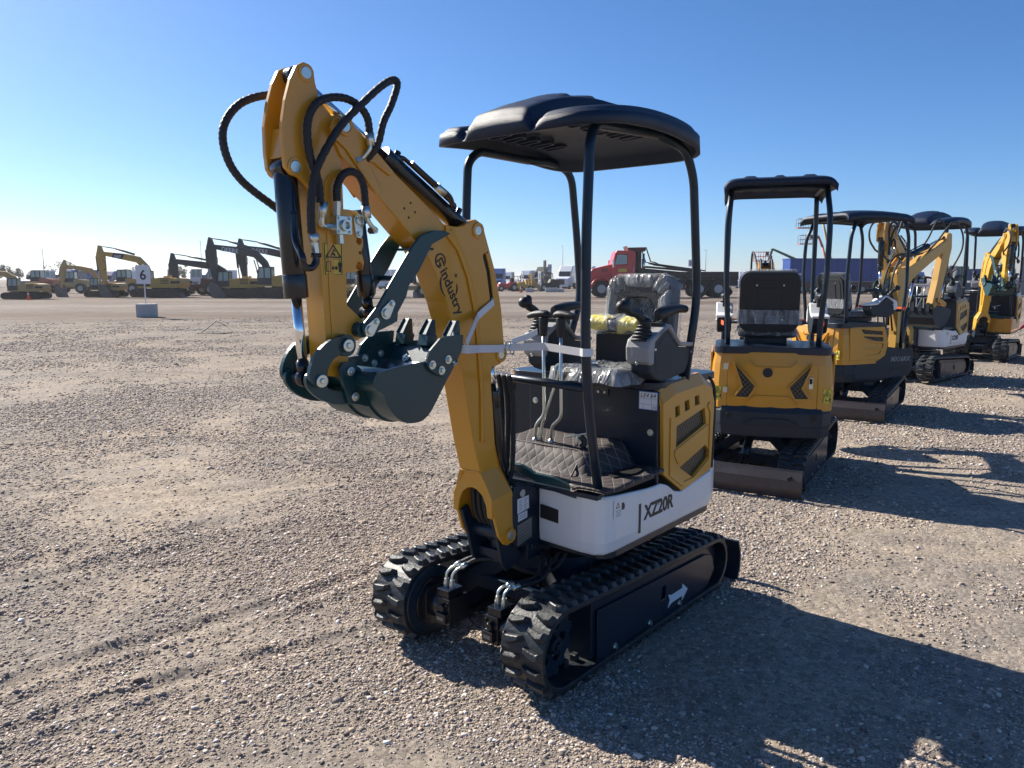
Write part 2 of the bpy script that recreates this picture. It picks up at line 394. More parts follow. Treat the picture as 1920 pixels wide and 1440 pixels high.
def warn_sticker(parent, x0, x1, z0, z1, y, ny=1, axis='y', base='sticker_yellow', name='warning_sticker'):
    """two-panel pictogram sticker; lies in plane axis=y (x,z) or axis=x (y,z)"""
    s = MB(); w_ = x1 - x0; h = z1 - z0; t = 0.0012 * ny
    fx = -1 if (axis == 'y') == (ny > 0) else 1
    def P(u, v): return ((x0 + w_ * u) if fx > 0 else (x1 - w_ * u), z0 + h * v)
    def poly(pts, k, m): s.prism([P(*p) for p in pts], y + t * (k - 1), y + t * k, axis, m=m)
    poly([(0, 0), (1, 0), (1, 1), (0, 1)], 1, 0)
    b = 0.03
    for q in ([(.05, .02), (.95, .02), (.95, .035), (.05, .035)], [(.05, .965), (.95, .965), (.95, .98), (.05, .98)], [(.05, .02), (.08, .02), (.08, .98), (.05, .98)], [(.92, .02), (.95, .02), (.95, .98), (.92, .98)], [(.05, .495), (.95, .495), (.95, .51), (.05, .51)]): poly(q, 2, 1)
    def line(a, c, wd=.03):
        dx, dy = (c[0] - a[0]) * w_, (c[1] - a[1]) * h; l = math.hypot(dx, dy); nx, ny_ = -dy / l * wd * w_ / 2, dx / l * wd * w_ / 2
        poly([(a[0] + nx / w_, a[1] + ny_ / h), (a[0] - nx / w_, a[1] - ny_ / h), (c[0] - nx / w_, c[1] - ny_ / h), (c[0] + nx / w_, c[1] + ny_ / h)], 3, 1)
    line((.12, .56), (.88, .56), .05); line((.12, .56), (.5, .93), .05); line((.88, .56), (.5, .93), .05)
    line((.35, .60), (.46, .70), .05); line((.46, .70), (.58, .63), .05); line((.46, .70), (.52, .80), .05); line((.40, .66), (.60, .61), .04); line((.52, .80), (.60, .72), .03)
    for a, c in (((.14, .12), (.34, .12)), ((.14, .12), (.14, .42)), ((.14, .42), (.34, .42)), ((.34, .42), (.34, .12))): line(a, c, .03)
    line((.42, .23), (.66, .23), .05); line((.40, .23), (.48, .28), .05); line((.40, .23), (.48, .18), .05); line((.68, .23), (.60, .28), .05); line((.68, .23), (.60, .18), .05)
    poly([(.74, .28), (.74, .40), (.90, .40), (.90, .28), (.87, .28), (.87, .10), (.83, .10), (.82, .26), (.81, .10), (.77, .10), (.77, .28)], 3, 1)
    poly([(.79, .42), (.85, .42), (.85, .46), (.79, .46)], 3, 1)
    return s.build(name, [base, 'ink'], parent)
PROF = {
 'boom_side': [(1.284,2.103),(1.313,2.105),(1.342,2.094),(1.355,2.068),(1.344,2.039),(1.313,1.985),(1.247,1.929),(1.17,1.873),(1.087,1.806),(1.005,1.736),(0.969,1.711),(0.938,1.674),(0.894,1.604),(0.848,1.512),(0.821,1.435),(0.785,1.312),(0.757,1.182),(0.708,0.957),(0.668,0.824),(0.554,0.833),(0.577,0.936),(0.589,1.092),(0.605,1.213),(0.595,1.246),(0.546,1.255),(0.515,1.279),(0.519,1.314),(0.538,1.477),(0.574,1.623),(0.633,1.77),(0.645,1.806),(0.687,1.824),(0.723,1.812),(0.756,1.796),(0.79,1.791),(0.849,1.793),(0.973,1.879),(1.095,1.958),(1.192,2.033)],
 'boom_gusset': [(0.855,1.793),(0.797,1.79),(0.762,1.796),(0.73,1.811),(0.694,1.823),(0.652,1.805),(0.64,1.77),(0.58,1.623),(0.545,1.477),(0.526,1.315),(0.522,1.28),(0.552,1.256),(0.602,1.247),(0.611,1.214),(0.602,1.094),(0.642,0.947),(0.668,0.951),(0.669,1.145),(0.686,1.336),(0.706,1.482),(0.741,1.604),(0.792,1.702),(0.853,1.758)],
 'boom_doubler': [(1.288,2.102),(1.317,2.104),(1.347,2.093),(1.36,2.067),(1.349,2.038),(1.3,2.006),(1.175,1.872),(1.154,1.886),(1.193,1.951),(1.21,1.973),(1.206,1.978),(1.188,1.977),(1.117,1.941),(1.1,1.957),(1.197,2.032)],
 'slot': [(0.647,1.698),(0.635,1.694),(0.61,1.625),(0.589,1.499),(0.595,1.487),(0.608,1.496),(0.632,1.625),(0.654,1.686)],
 'weld': [(0.832,1.779),(0.77,1.703),(0.721,1.604),(0.692,1.492),(0.675,1.357),(0.661,1.187),(0.656,0.95)],
 'arm_side': [(1.463,2.034),(1.435,1.878),(1.414,1.814),(1.404,1.736),(1.397,1.612),(1.394,1.519),(1.389,1.4),(1.385,1.287),(1.304,1.274),(1.299,1.396),(1.269,1.394),(1.237,1.403),(1.23,1.453),(1.272,1.49),(1.3,1.513),(1.3,1.619),(1.272,1.619),(1.231,1.63),(1.224,1.654),(1.236,1.686),(1.227,1.705),(1.226,1.726),(1.236,1.746),(1.224,1.771),(1.226,1.797),(1.245,1.816),(1.282,1.821),(1.303,1.821),(1.305,1.938),(1.303,1.991),(1.282,2.04),(1.273,2.077),(1.284,2.105),(1.309,2.113),(1.338,2.105),(1.379,2.141),(1.41,2.152),(1.45,2.114)],
 'arm_lug': [(1.444,2.243),(1.469,2.228),(1.491,2.187),(1.512,2.123),(1.526,2.054),(1.526,1.977),(1.521,1.929),(1.5,1.909),(1.474,1.903),(1.44,1.877),(1.413,1.878),(1.393,1.963),(1.398,2.043),(1.385,2.124),(1.404,2.191),(1.408,2.221),(1.419,2.238)],
 'H1': [(1.432,2.17),(1.498,2.157),(1.56,2.128),(1.602,2.088),(1.626,2.042),(1.627,1.992),(1.609,1.94),(1.576,1.899),(1.532,1.867),(1.477,1.835),(1.42,1.802)],
 'H2': [(1.419,1.831),(1.423,1.894),(1.451,1.97),(1.456,2.054),(1.431,2.112),(1.383,2.145),(1.316,2.157),(1.26,2.144),(1.226,2.113),(1.217,2.066)],
 'H3': [(1.468,1.735),(1.468,1.807),(1.455,1.892),(1.425,1.959),(1.352,2.061),(1.27,2.139),(1.185,2.211),(1.132,2.242),(1.112,2.231),(1.139,2.165),(1.175,2.103),(1.21,2.043)],
 'H4': [(1.351,1.841),(1.349,1.884),(1.327,1.922),(1.295,1.937),(1.261,1.927),(1.243,1.893),(1.238,1.834)],
 'F2': [(1.217,2.066),(1.215,2.045),(1.219,2.014),(1.248,1.997)],
 'F3': [(1.461,1.735),(1.458,1.708),(1.455,1.676),(1.456,1.652),(1.467,1.636),(1.486,1.631),(1.501,1.642),(1.506,1.667)],
 'F4': [(1.238,1.834),(1.233,1.802),(1.22,1.777),(1.196,1.758)],
 'clink': [(1.312,1.397),(1.329,1.41),(1.354,1.413),(1.39,1.409),(1.438,1.381),(1.467,1.345),(1.481,1.305),(1.474,1.277),(1.447,1.259),(1.418,1.261),(1.409,1.281),(1.415,1.295),(1.408,1.318),(1.388,1.344),(1.356,1.358),(1.324,1.363),(1.308,1.376)],
 'clink2': [(1.477,1.299),(1.479,1.266),(1.448,1.23),(1.408,1.207),(1.364,1.193),(1.293,1.189),(1.274,1.21),(1.291,1.233),(1.348,1.236),(1.392,1.246),(1.41,1.269),(1.417,1.292),(1.447,1.308)],
 'bucket_side': [(1.074,1.314),(1.201,1.306),(1.29,1.294),(1.306,1.278),(1.306,1.259),(1.294,1.237),(1.267,1.222),(1.248,1.18),(1.221,1.146),(1.189,1.122),(1.151,1.109),(1.101,1.109),(1.066,1.127),(1.037,1.157),(0.972,1.24),(0.961,1.256),(0.902,1.336),(0.891,1.356),(1.007,1.345)],
 'thumb': [(0.856,1.761),(0.891,1.771),(0.95,1.768),(1.007,1.749),(1.046,1.711),(1.079,1.671),(1.156,1.575),(1.204,1.512),(1.274,1.446),(1.269,1.416),(1.24,1.404),(1.2,1.428),(1.181,1.433),(1.121,1.455),(1.118,1.484),(1.077,1.54),(1.066,1.574),(1.012,1.631),(0.951,1.72)],
}

# ------------------------------------------------------------------ tracked undercarriage shared by the small excavators
def belt_path(xf, zf, rf, xr, zr, rr, n=26):
    """closed stadium outline in (x,z), anticlockwise seen from +y, with cumulative length"""
    d = xf - xr; al = math.asin((rf - rr) / d)
    pts = []
    for i in range(n + 1):
        a = math.pi / 2 + al - (math.pi + 2 * al) * i / n; pts.append((xf + rf * math.cos(a) * 1.0, zf + rf * math.sin(a)))
    for i in range(n + 1):
        a = -math.pi / 2 - al - (math.pi - 2 * al) * i / n; pts.append((xr + rr * math.cos(a), zr + rr * math.sin(a)))
    return pts
def resample(pts, step):
    P = pts + [pts[0]]; L = [0]
    for a, b in zip(P, P[1:]): L.append(L[-1] + math.hypot(b[0] - a[0], b[1] - a[1]))
    n = int(round(L[-1] / step)); out = []
    for i in range(n):
        s = L[-1] * i / n; k = max(j for j in range(len(L)) if L[j] <= s + 1e-9); k = min(k, len(P) - 2)
        t = (s - L[k]) / max(L[k + 1] - L[k], 1e-9); a, b = P[k], P[k + 1]
        x, z = a[0] + (b[0] - a[0]) * t, a[1] + (b[1] - a[1]) * t
        l = math.hypot(b[0] - a[0], b[1] - a[1]); out.append(((x, z), ((b[0] - a[0]) / l, (b[1] - a[1]) / l)))
    return out
def undercarriage(root, detail=True, bladecol='navy', arrow=True):
    XFr, ZF, RF, XR, ZR, RR = 0.635, 0.195, 0.165, -0.655, 0.158, 0.133
    for s in (1, -1):
        y0, y1 = (0.275, 0.475) if s > 0 else (-0.475, -0.275)
        b = MB(); path = belt_path(XFr, ZF, RF, XR, ZR, RR)
        fr = resample(path, 0.022)
        outer = []; inner = []
        n = len(fr)
        vs = []
        for (x, z), (tx, tz) in fr:
            nx, nz = -tz, tx
            for (yy, off) in ((y0, 0.0), (y1, 0.0), (y1, -0.022), (y0, -0.022)): vs.append((x + nx * off, yy, z + nz * off))
        b.add(vs, [(i * 4 + j, i * 4 + (j + 1) % 4, ((i + 1) % n) * 4 + (j + 1) % 4, ((i + 1) % n) * 4 + j) for i in range(n) for j in range(4)], 0, False)
        lug = resample(path, 0.070)
        for i, ((x, z), (tx, tz)) in enumerate(lug):
            nx, nz = -tz, tx
            for side in (0, 1):
                # chunky slanted block, stepped outer end
                sh = 0.016 if side else -0.018
                prof = [(0.002, -0.016), (0.004, 0.008), (0.045, 0.026), (0.070, 0.034), (0.099, 0.026), (0.100, -0.014), (0.084, -0.004), (0.050, -0.008)]
                q = []
                for hgt, ins in ((-0.004, 1.0), (0.019, 0.72)):
                    cxy = (0.055, 0.01)
                    for (wy, tt) in prof:
                        wy2 = cxy[0] + (wy - cxy[0]) * ins; tt2 = cxy[1] + (tt - cxy[1]) * ins + sh
                        yy = (y0 + y1) / 2 + (wy2 if side else -wy2)
                        q.append((x + tx * tt2 + nx * hgt, yy, z + tz * tt2 + nz * hgt))
                k = len(prof)
                b.add(q, [tuple(range(k)), tuple(range(2 * k - 1, k - 1, -1))] + [(j, (j + 1) % k, (j + 1) % k + k, j + k) for j in range(k)])
        # inner drive lugs
        for i, ((x, z), (tx, tz)) in enumerate(lug):
            nx, nz = -tz, tx; cx, cz = x - nx * 0.035, z - nz * 0.035
            b.obox((cx, (y0 + y1) / 2, cz), (0.03, 0.03, 0.03))
        tr = b.build('rubber_track', 'rubber', root, bevel=0.003, seg=1)
        # side frame
        f = MB(); yo = y1 - 0.03 if s > 0 else y0 + 0.03
        prof = [(0.42, 0.30), (0.42, 0.055), (-0.60, 0.055), (-0.70, 0.10), (-0.705, 0.17), (-0.62, 0.245)]
        f.prism(prof, (y0 + y1) / 2 - 0.06, (y0 + y1) / 2 + 0.06)
        f.prism([(0.395, 0.262), (0.395, 0.045), (0.38, 0.03), (-0.54, 0.03), (-0.63, 0.06), (-0.69, 0.12), (-0.655, 0.20), (-0.58, 0.222)], yo - 0.004, yo + 0.004,
                holes=[[(-0.13, 0.13), (-0.13, 0.19), (-0.175, 0.19), (-0.175, 0.13)]])
        fo = f.build('track_frame', 'navy', root, bevel=0.004)
        k = MB(); yb = yo + 0.004 * s
        for bx in (0.26, -0.03, -0.31): k.bolt((bx, yb, 0.058), (0, s, 0), 0.009, 0.007)
        k.build('bolt', 'zinc', fo)
        # rollers + idler + sprocket
        for rx in (-0.45, -0.2, 0.05, 0.28):
            r_ = MB(); r_.cyl((rx, y0 + 0.045, 0.075), (rx, y1 - 0.045, 0.075), 0.045, n=18); r_.build('roller', 'navy', root)
        r_ = MB(); yc = (y0 + y1) / 2
        r_.cyl((XR, yc - 0.045, ZR), (XR, yc + 0.045, ZR), RR - 0.03, n=28); r_.build('idler_wheel', 'navy', root, bevel=0.004)
        r_ = MB(); pr = []
        for i in range(44): pr.append((XFr + (0.125 + (0.018 if i % 4 < 2 else 0)) * math.cos(2 * math.pi * i / 44), ZF + (0.125 + (0.018 if i % 4 < 2 else 0)) * math.sin(2 * math.pi * i / 44)))
        r_.prism(pr, yc - 0.014, yc + 0.014, holes=[circ(XFr + 0.075 * math.cos(t), ZF + 0.075 * math.sin(t), 0.024, 10) for t in [2 * math.pi * j / 6 for j in range(6)]])
        r_.cyl((XFr, yc, ZF), (XFr, yc + 0.05 * s, ZF), 0.045, 0.032, n=20)
        r_.cyl((XFr, yc, ZF), (XFr, yc + 0.065 * s, ZF), 0.018, n=6)
        r_.build('drive_sprocket', 'navy', root, bevel=0.003)
        # hub ring on the inner side and travel motor
        yi = y0 if s > 0 else y1                       # inner edge of belt
        if s > 0: yin = y0
        else: yin = y1
        d = -s
        r_ = MB(); r_.ring((XFr, yin - 0.012 * d * 0, ZF), (XFr, yin + 0.014 * d, ZF), 0.150, 0.09, 32)
        r_.cyl((XFr, yin - 0.08 * d, ZF), (XFr, yin + 0.004 * d, ZF), 0.10, n=24)
        r_.build('hub_ring', 'navy', root, bevel=0.003)
        mo = MB()
        mo.cyl((XFr, yin, ZF), (XFr, yin + 0.025 * d, ZF), 0.105, n=30)
        bl_ = MB()
        for j in range(6): bl_.bolt((XFr + 0.088 * math.cos(j * 1.047 + .4), yin + 0.025 * d, ZF + 0.088 * math.sin(j * 1.047 + .4)), (0, d, 0), 0.009, 0.009)
        mo.prism([(XFr + xx_, ZF + zz_) for xx_, zz_ in superoutline(-0.075, 0.075, -0.075, 0.075, 0.02, 3)], *sorted((yin + 0.025 * d, yin + 0.05 * d)))
        mo.cyl((XFr, yin + 0.05 * d, ZF), (XFr, yin + 0.105 * d, ZF), 0.064, 0.060, n=26)
        mo.box(XFr - 0.055, XFr + 0.062, *sorted((yin + 0.105 * d, yin + 0.175 * d)), ZF - 0.060, ZF + 0.058)
        mo.box(XFr - 0.035, XFr + 0.055, *sorted((yin + 0.095 * d, yin + 0.165 * d)), ZF + 0.058, ZF + 0.092)
        mo.box(XFr + 0.062, XFr + 0.085, *sorted((yin + 0.115 * d, yin + 0.170 * d)), ZF - 0.045, ZF + 0.0)
        mo.cyl((XFr + 0.062, yin + 0.14 * d, ZF + 0.02), (XFr + 0.080, yin + 0.14 * d, ZF + 0.02), 0.016, n=14)
        for bz in (-0.035, 0.035): bl_.bolt((XFr + 0.062, yin + 0.165 * d, ZF + bz), (1, 0, 0), 0.006)
        m_ = mo.build('drive_motor', 'black_paint', root, bevel=0.004); bl_.build('bolt', 'black_paint', m_)
        if detail:
            pl = MB(); pl.box(XFr + 0.0852, XFr + 0.0862, *sorted((yin + 0.125 * d, yin + 0.160 * d)), ZF - 0.030, ZF - 0.016); pl.build('maker_plate', 'plate_metal', m_)
            for q in (0, 1):
                h = MB(); hy = yin + (0.112 + 0.034 * q) * d; zx = XFr + 0.012; zt_ = ZF + 0.092
                h.cyl((zx, hy, zt_ - .004), (zx, hy, zt_ + 0.016), 0.015, n=6, smooth=False); h.cyl((zx, hy, zt_ + .016), (zx, hy, zt_ + 0.034), 0.012, n=6, smooth=False)
                if s > 0: p = [(zx, hy, zt_ + 0.03), (zx - .002, hy, zt_ + 0.05), (zx - 0.02, hy + .006, zt_ + 0.066), (zx - 0.038, hy + .014, zt_ + 0.068)]
                else: p = [(zx, hy, zt_ + 0.03), (zx - .002, hy, zt_ + 0.055), (zx - 0.015, hy + .012, zt_ + 0.078), (zx - 0.028, hy + .024, zt_ + 0.088)]
                h.tube(p, 0.0065, n=8); e = Vector(p[-1]); e2 = e + (e - Vector(p[-2])).normalized() * 0.032
                h.cyl(e, e2, 0.0115, n=10); fit = h.build('hose_fitting', 'zinc', m_)
                g = MB()
                if s > 0: path = [e2, e2 + Vector((-0.05, 0.012, -0.004)), e2 + Vector((-0.13, 0.02, 0.0)), e2 + Vector((-0.21, -0.01, 0.03 + .01 * q)), e2 + Vector((-0.27, -0.07, 0.06))]
                else: path = [e2, e2 + Vector((-0.04, 0.035, 0.018)), e2 + Vector((-0.11, 0.09 + .02 * q, 0.012)), e2 + Vector((-0.20, 0.19, -0.05)), e2 + Vector((-0.28, 0.26, -0.04)), e2 + Vector((-0.33, 0.28, 0.02))]
                g.tube(path, 0.0095, n=10); g.build('hydraulic_hose', 'hose', m_)
    if detail and arrow:
        # white travel arrow on the left side plate
        a = MB(); a.prism([(-0.195, 0.138), (-0.228, 0.126), (-0.335, 0.126), (-0.335, 0.148), (-0.390, 0.106), (-0.335, 0.064), (-0.335, 0.087), (-0.228, 0.087), (-0.195, 0.072), (-0.212, 0.106)][::-1], 0.4495, 0.4515)
        a.build('arrow_sticker', 'white', root)
    # centre frame
    c = MB()
    c.prism([(0.30, 0.16), (0.30, -0.16), (0.20, -0.24), (-0.22, -0.24), (-0.30, -0.16), (-0.30, 0.16), (-0.22, 0.24), (0.20, 0.24)], 0.28, 0.385, 'z')
    for sx in (1, -1):
        for sy in (1, -1):
            c.loft([[(sx * 0.30, sy * 0.10, 0.375), (sx * 0.14, sy * 0.235, 0.375), (sx * 0.14, sy * 0.235, 0.285), (sx * 0.30, sy * 0.10, 0.285)],
                    [(sx * 0.40, sy * 0.335, 0.22), (sx * 0.24, sy * 0.335, 0.22), (sx * 0.24, sy * 0.335, 0.10), (sx * 0.40, sy * 0.335, 0.10)]], smooth=False)
    c.box(0.30, 0.36, -0.30, 0.30, 0.17, 0.235)
    c.box(-0.42, -0.36, -0.30, 0.30, 0.12, 0.19)
    c.build('undercarriage_frame', 'navy', root, bevel=0.006)
    c = MB(); c.cyl((0, 0, 0.385), (0, 0, 0.42), 0.235, n=40); c.cyl((0, 0, 0.42), (0, 0, 0.455), 0.20, n=40)
    c.build('slewing_ring', 'black_paint', root, bevel=0.003)
    # blade
    bl = MB(); xb = -0.93
    prof = [(xb + .02, 0.0), (xb - 0.012, 0.07), (xb - 0.010, 0.14), (xb + 0.02, 0.215), (xb + 0.034, 0.212), (xb + 0.006, 0.14), (xb + 0.004, 0.07), (xb + 0.036, 0.0)]
    bl.prism(prof, -0.485, 0.485)
    for y in (-0.22, 0.22): bl.loft([[(xb + .01, y - .035, 0.16), (xb + .01, y + .035, 0.16), (xb + .01, y + .035, 0.07), (xb + .01, y - .035, 0.07)], [(-0.36, y * 0.9 - .03, 0.20), (-0.36, y * 0.9 + .03, 0.20), (-0.36, y * 0.9 + .03, 0.14), (-0.36, y * 0.9 - .03, 0.14)]], smooth=False)
    bl.box(xb + 0.02, xb + 0.028, -0.485, -0.47, 0.0, 0.215)
    bl.build('dozer_blade', bladecol, root, bevel=0.003)
    k = MB()
    for y in (-0.40, 0.40): k.cut().cyl((xb - 0.02, y, 0.155), (xb + 0.01, y, 0.155), 0.017, n=14)
    k.build('blade_hole_boss', 'black', root)
    cy = MB(); cy.cyl((-0.38, 0.02, 0.36), (-0.66, 0.0, 0.22), 0.034, n=18); cy.cyl((-0.33, 0.02, 0.385), (-0.38, 0.02, 0.36), 0.02, n=10); o = cy.build('blade_cylinder', 'black_paint', root)
    cy = MB(); cy.cyl((-0.66, 0.0, 0.22), (xb + .02, 0.0, 0.09), 0.017, n=14); cy.build('rod', 'chrome', o)

# ------------------------------------------------------------------ boom, arm, bucket, thumb of the front machine
def link_plate(b, p0, p1, r0, r1, y0, y1, n=10):
    """tapered plate with two round ends"""
    a = math.atan2(p1[1] - p0[1], p1[0] - p0[0]); pts = []
    for i in range(n + 1):
        t = a + math.pi / 2 + math.pi * i / n; pts.append((p0[0] + r0 * math.cos(t), p0[1] + r0 * math.sin(t)))
    for i in range(n + 1):
        t = a - math.pi / 2 + math.pi * i / n; pts.append((p1[0] + r1 * math.cos(t), p1[1] + r1 * math.sin(t)))
    b.prism(pts, y0, y1)
def ram(root, name, p0, p1, frac, rb, rr, y=0.0, pipe=None):
    """hydraulic cylinder in the boom plane: body from p0, rod to p1"""
    a = Vector((p0[0], y, p0[1])); c = Vector((p1[0], y, p1[1])); d = (c - a); m = a + d * frac; u = d.normalized()
    b = MB(); b.cyl(a + u * 0.02, m, rb, n=26); b.cyl(m - u * 0.07, m + u * 0.004, rb * 1.06, n=26); b.cyl((a.x, -0.03 + y, a.z), (a.x, 0.03 + y, a.z), rb * 0.95, n=18)
    b.cyl(a, a + u * 0.03, rb * .8, rb, n=20)
    if pipe:
        s = Vector((-u.z, 0, u.x)) * pipe
        b.tube([a + u * 0.09 + s * (rb * 0.8), a + u * 0.10 + s * (rb + .018), a + u * 0.14 + s * (rb + .018), m - u * 0.12 + s * (rb + .018), m - u * 0.07 + s * (rb + .012), m - u * 0.06 + s * (rb * .7)], 0.008, n=8)
        b.cyl(a + u * 0.07, a + u * 0.07 + s * (rb + .022), .012, n=10); b.cyl(m - u * 0.05, m - u * 0.05 + s * (rb + .02), .012, n=10)
    o = b.build(name, 'black_paint', root, bevel=0.002)
    r = MB(); r.cyl(m, c - u * 0.03, rr, n=22); r.build('rod', 'chrome', o)
    e = MB(); e.cyl(c - u * 0.055, c - u * 0.015, rr * 1.25, n=16); e.cyl((c.x, y - 0.026, c.z), (c.x, y + 0.026, c.z), rr * 1.75, n=20); e.build('rod_eye', 'black_paint', o)
    return o
def off(pts, c, k):
    return [(c[0] + (p[0] - c[0]) * k, c[1] + (p[1] - c[1]) * k) for p in pts]
def washer_pin(b, p, y, s, r=0.021):
    b.cut().cyl((p[0], y, p[1]), (p[0], y + 0.010 * s, p[1]), r, n=24); b.cyl((p[0], y + 0.010 * s, p[1]), (p[0], y + 0.016 * s, p[1]), r * .5, n=6, smooth=False)
def tear(b, p, q, y, s, r=0.021, r2=0.013):
    b.cut(); ys = sorted((y, y + 0.006 * s)); link_plate(b, p, q, r, r2, *ys)
    b.cyl((p[0], y + .006 * s, p[1]), (p[0], y + 0.013 * s, p[1]), r * .66, n=22)
    b.cyl((q[0], y + .006 * s, q[1]), (q[0], y + 0.014 * s, q[1]), r2 * .62, n=6, smooth=False)

def xz_boom(root, yel, sw=0.0, detail=True, thumb=True):
    G = PROF
    push(swing(sw, 0.50, 0.0))
    # boom: box beam from the foot to the tip, with the knee gusset plates
    b = MB(); b.prism(G['boom_side'], -0.055, 0.055)
    beam = b
    # flared fork foot
    tb0, tb1 = (0.668, 0.824), (0.554, 0.833); m0, m1 = (0.652, 0.715), (0.530, 0.733)
    for s in (1, -1):
        beam.loft([[(tb0[0], 0.055 * s, tb0[1]), (tb1[0], 0.055 * s, tb1[1]), (tb1[0], 0.042 * s, tb1[1]), (tb0[0], 0.042 * s, tb0[1])],
                   [(m0[0], 0.108 * s, m0[1]), (m1[0], 0.108 * s, m1[1]), (m1[0], 0.094 * s, m1[1]), (m0[0], 0.094 * s, m0[1])]], smooth=False)
        fp = [(0.652, 0.715), (0.642, 0.640), (0.615, 0.555), (0.583, 0.515), (0.555, 0.504), (0.524, 0.517), (0.510, 0.565), (0.508, 0.63), (0.516, 0.68), (0.530, 0.733)]
        beam.prism(fp, *sorted((0.094 * s, 0.108 * s)))
    # front and rear arch plates closing the fork
    for xf, lean in ((0.655, 0.0), (0.545, 0.0)):
        front = xf > 0.6
        xa, xb_ = (0.668, 0.652) if front else (0.556, 0.534)
        outer = [(-0.055, 0.826), (0.055, 0.826), (0.108, 0.716), (0.108, 0.64)] ; inner = [(0.082, 0.64), (0.074, 0.69), (0.055, 0.728), (0.028, 0.748), (0.0, 0.754), (-0.028, 0.748), (-0.055, 0.728), (-0.074, 0.69), (-0.082, 0.64)]
        pts = outer + inner + [(-0.108, 0.64), (-0.108, 0.716)]
        if front: beam.prism(pts, xa - 0.022, xa - 0.010, 'x')
        else: beam.prism(pts, xa - 0.006, xa + 0.004, 'x')
    bo = beam.build('boom', yel, root, bevel=0.004)
    g = MB()
    for s in (1, -1):
        g.cut().prism(G['boom_gusset'], *sorted((0.0553 * s, 0.0635 * s)), holes=[G['slot']])
        g.cut().prism(G['boom_doubler'], *sorted((0.0553 * s, 0.0635 * s)))
    g.build('gusset_plate', yel, bo, bevel=0.003)
    g = MB()
    g.prism(off(G['slot'], (0.618, 1.59), .98), 0.0552, 0.0562); g.build('slot', 'black', bo)
    g = MB()
    g.tube([(x, 0.060, z) for x, z in G['weld']], 0.0065, n=8)
    rs = random.Random(4); g.cut()
    g.tube([(0.668, y, 0.826 + rs.uniform(-.003, .003)) for y in np.linspace(-0.055, 0.055, 9)], 0.0055, n=7)
    g.build('weld_seam', yel, bo)
    # rim bosses at pins
    pk = MB()
    for p, y in (((0.683, 1.781), 0.064), ((0.549, 1.295), 0.064), ((1.303, 2.076), 0.066)):
        for s in (1, -1):
            pk.cut().ring((p[0], (y - .004) * s, p[1]), (p[0], (y + .006) * s, p[1]), 0.031, 0.019, 24)
    for s in (1, -1): pk.cut().ring((0.545, 0.104 * s, 0.545), (0.545, 0.116 * s, 0.545), 0.031, 0.02, 24)
    pk.build('pin_boss', yel, bo, bevel=0.002)
    pk = MB()
    for p, y in (((0.683, 1.781), 0.062), ((0.549, 1.295), 0.062), ((1.303, 2.076), 0.064), ((0.545, 0.545), 0.110)):
        pk.cut().cyl((p[0], -y - .006, p[1]), (p[0], y + .006, p[1]), 0.0185, n=24)
    pk.build('pivot_pin', 'zinc', bo, bevel=0.002)
    pk = MB()
    for p in ((1.02, 1.86), (1.05, 1.84), (1.0, 1.83), (1.03, 1.81), (0.63, 1.70)): pk.cut().cyl((p[0], 0.0545, p[1]), (p[0], 0.0562 if p[0] > .7 else .0642, p[1]), 0.004, n=8)
    pk.build('bolt_hole', 'black', bo)
    # black guard along the bottom rear of the boom with hoses
    if detail:
        o = Vector((0.878, 0.0567, 1.664)); d = Vector((-0.47, 0, -0.88)).normalized(); u = Vector((0, 1, 0)).cross(d)
        lg = MB()
        cxy = o - d * 0.0
        def arcpl(c, r0, r1, a0, a1, n=18):
            q = []
            for i in range(n + 1):
                t = R(a0 + (a1 - a0) * i / n); q.append((r1, t))
            pts = [(c.x + (d.x * math.cos(t) + u.x * math.sin(t)) * r1, c.z + (d.z * math.cos(t) + u.z * math.sin(t)) * r1) for _, t in q]
            pts += [(c.x + (d.x * math.cos(t) + u.x * math.sin(t)) * r0, c.z + (d.z * math.cos(t) + u.z * math.sin(t)) * r0) for _, t in reversed(q)]
            lg.cut().prism(pts, 0.0556, 0.0566)
        arcpl(cxy, 0.022, 0.0275, 40, 330)
        def bar(a, c, wd):
            p = cxy + d * a[0] + u * a[1]; q = cxy + d * c[0] + u * c[1]; e = (q - p).normalized(); s_ = Vector((0, 1, 0)).cross(e) * wd / 2
            (lg if len(lg.cuts) > 1 or True else lg).prism([((p + s_).x, (p + s_).z), ((p - s_).x, (p - s_).z), ((q - s_).x, (q - s_).z), ((q + s_).x, (q + s_).z)], 0.0556, 0.0567)
        bar((-0.008, 0.010), (0.026, 0.010), .006); bar((-0.006, 0.012), (-0.006, -0.024), .006); bar((0.0, -0.006), (0.020, -0.006), .005); bar((0.012, -0.006), (0.012, -0.024), .005)
        c2 = cxy + d * 0.10 + u * -0.004
        def swoosh(c, rx, a0, a1, wmax, n=16):
            o1, i1 = [], []
            for i in range(n + 1):
                t = R(a0 + (a1 - a0) * i / n); wd = wmax * math.sin(math.pi * i / n) + 0.0008
                for lst, rr in ((o1, rx + wd), (i1, rx - wd)): lst.append((c.x + (d.x * math.cos(t) * 1.25 + u.x * math.sin(t)) * rr, c.z + (d.z * math.cos(t) * 1.25 + u.z * math.sin(t)) * rr))
            lg.prism(o1 + i1[::-1], 0.0556, 0.0566)
        lg.cut(); swoosh(c2, 0.042, 200, 300, 0.0035); lg.cut(); swoosh(c2, 0.040, 20, 75, 0.0025)
        star = cxy + d * 0.085 + u * 0.046
        lg.cut().prism([(star.x + (0.010 if i % 2 else 0.003) * math.cos(i * math.pi / 4), star.z + (0.010 if i % 2 else 0.003) * math.sin(i * math.pi / 4)) for i in range(8)], 0.0556, 0.0566)
        lg.build('maker_emblem', 'ink', bo)
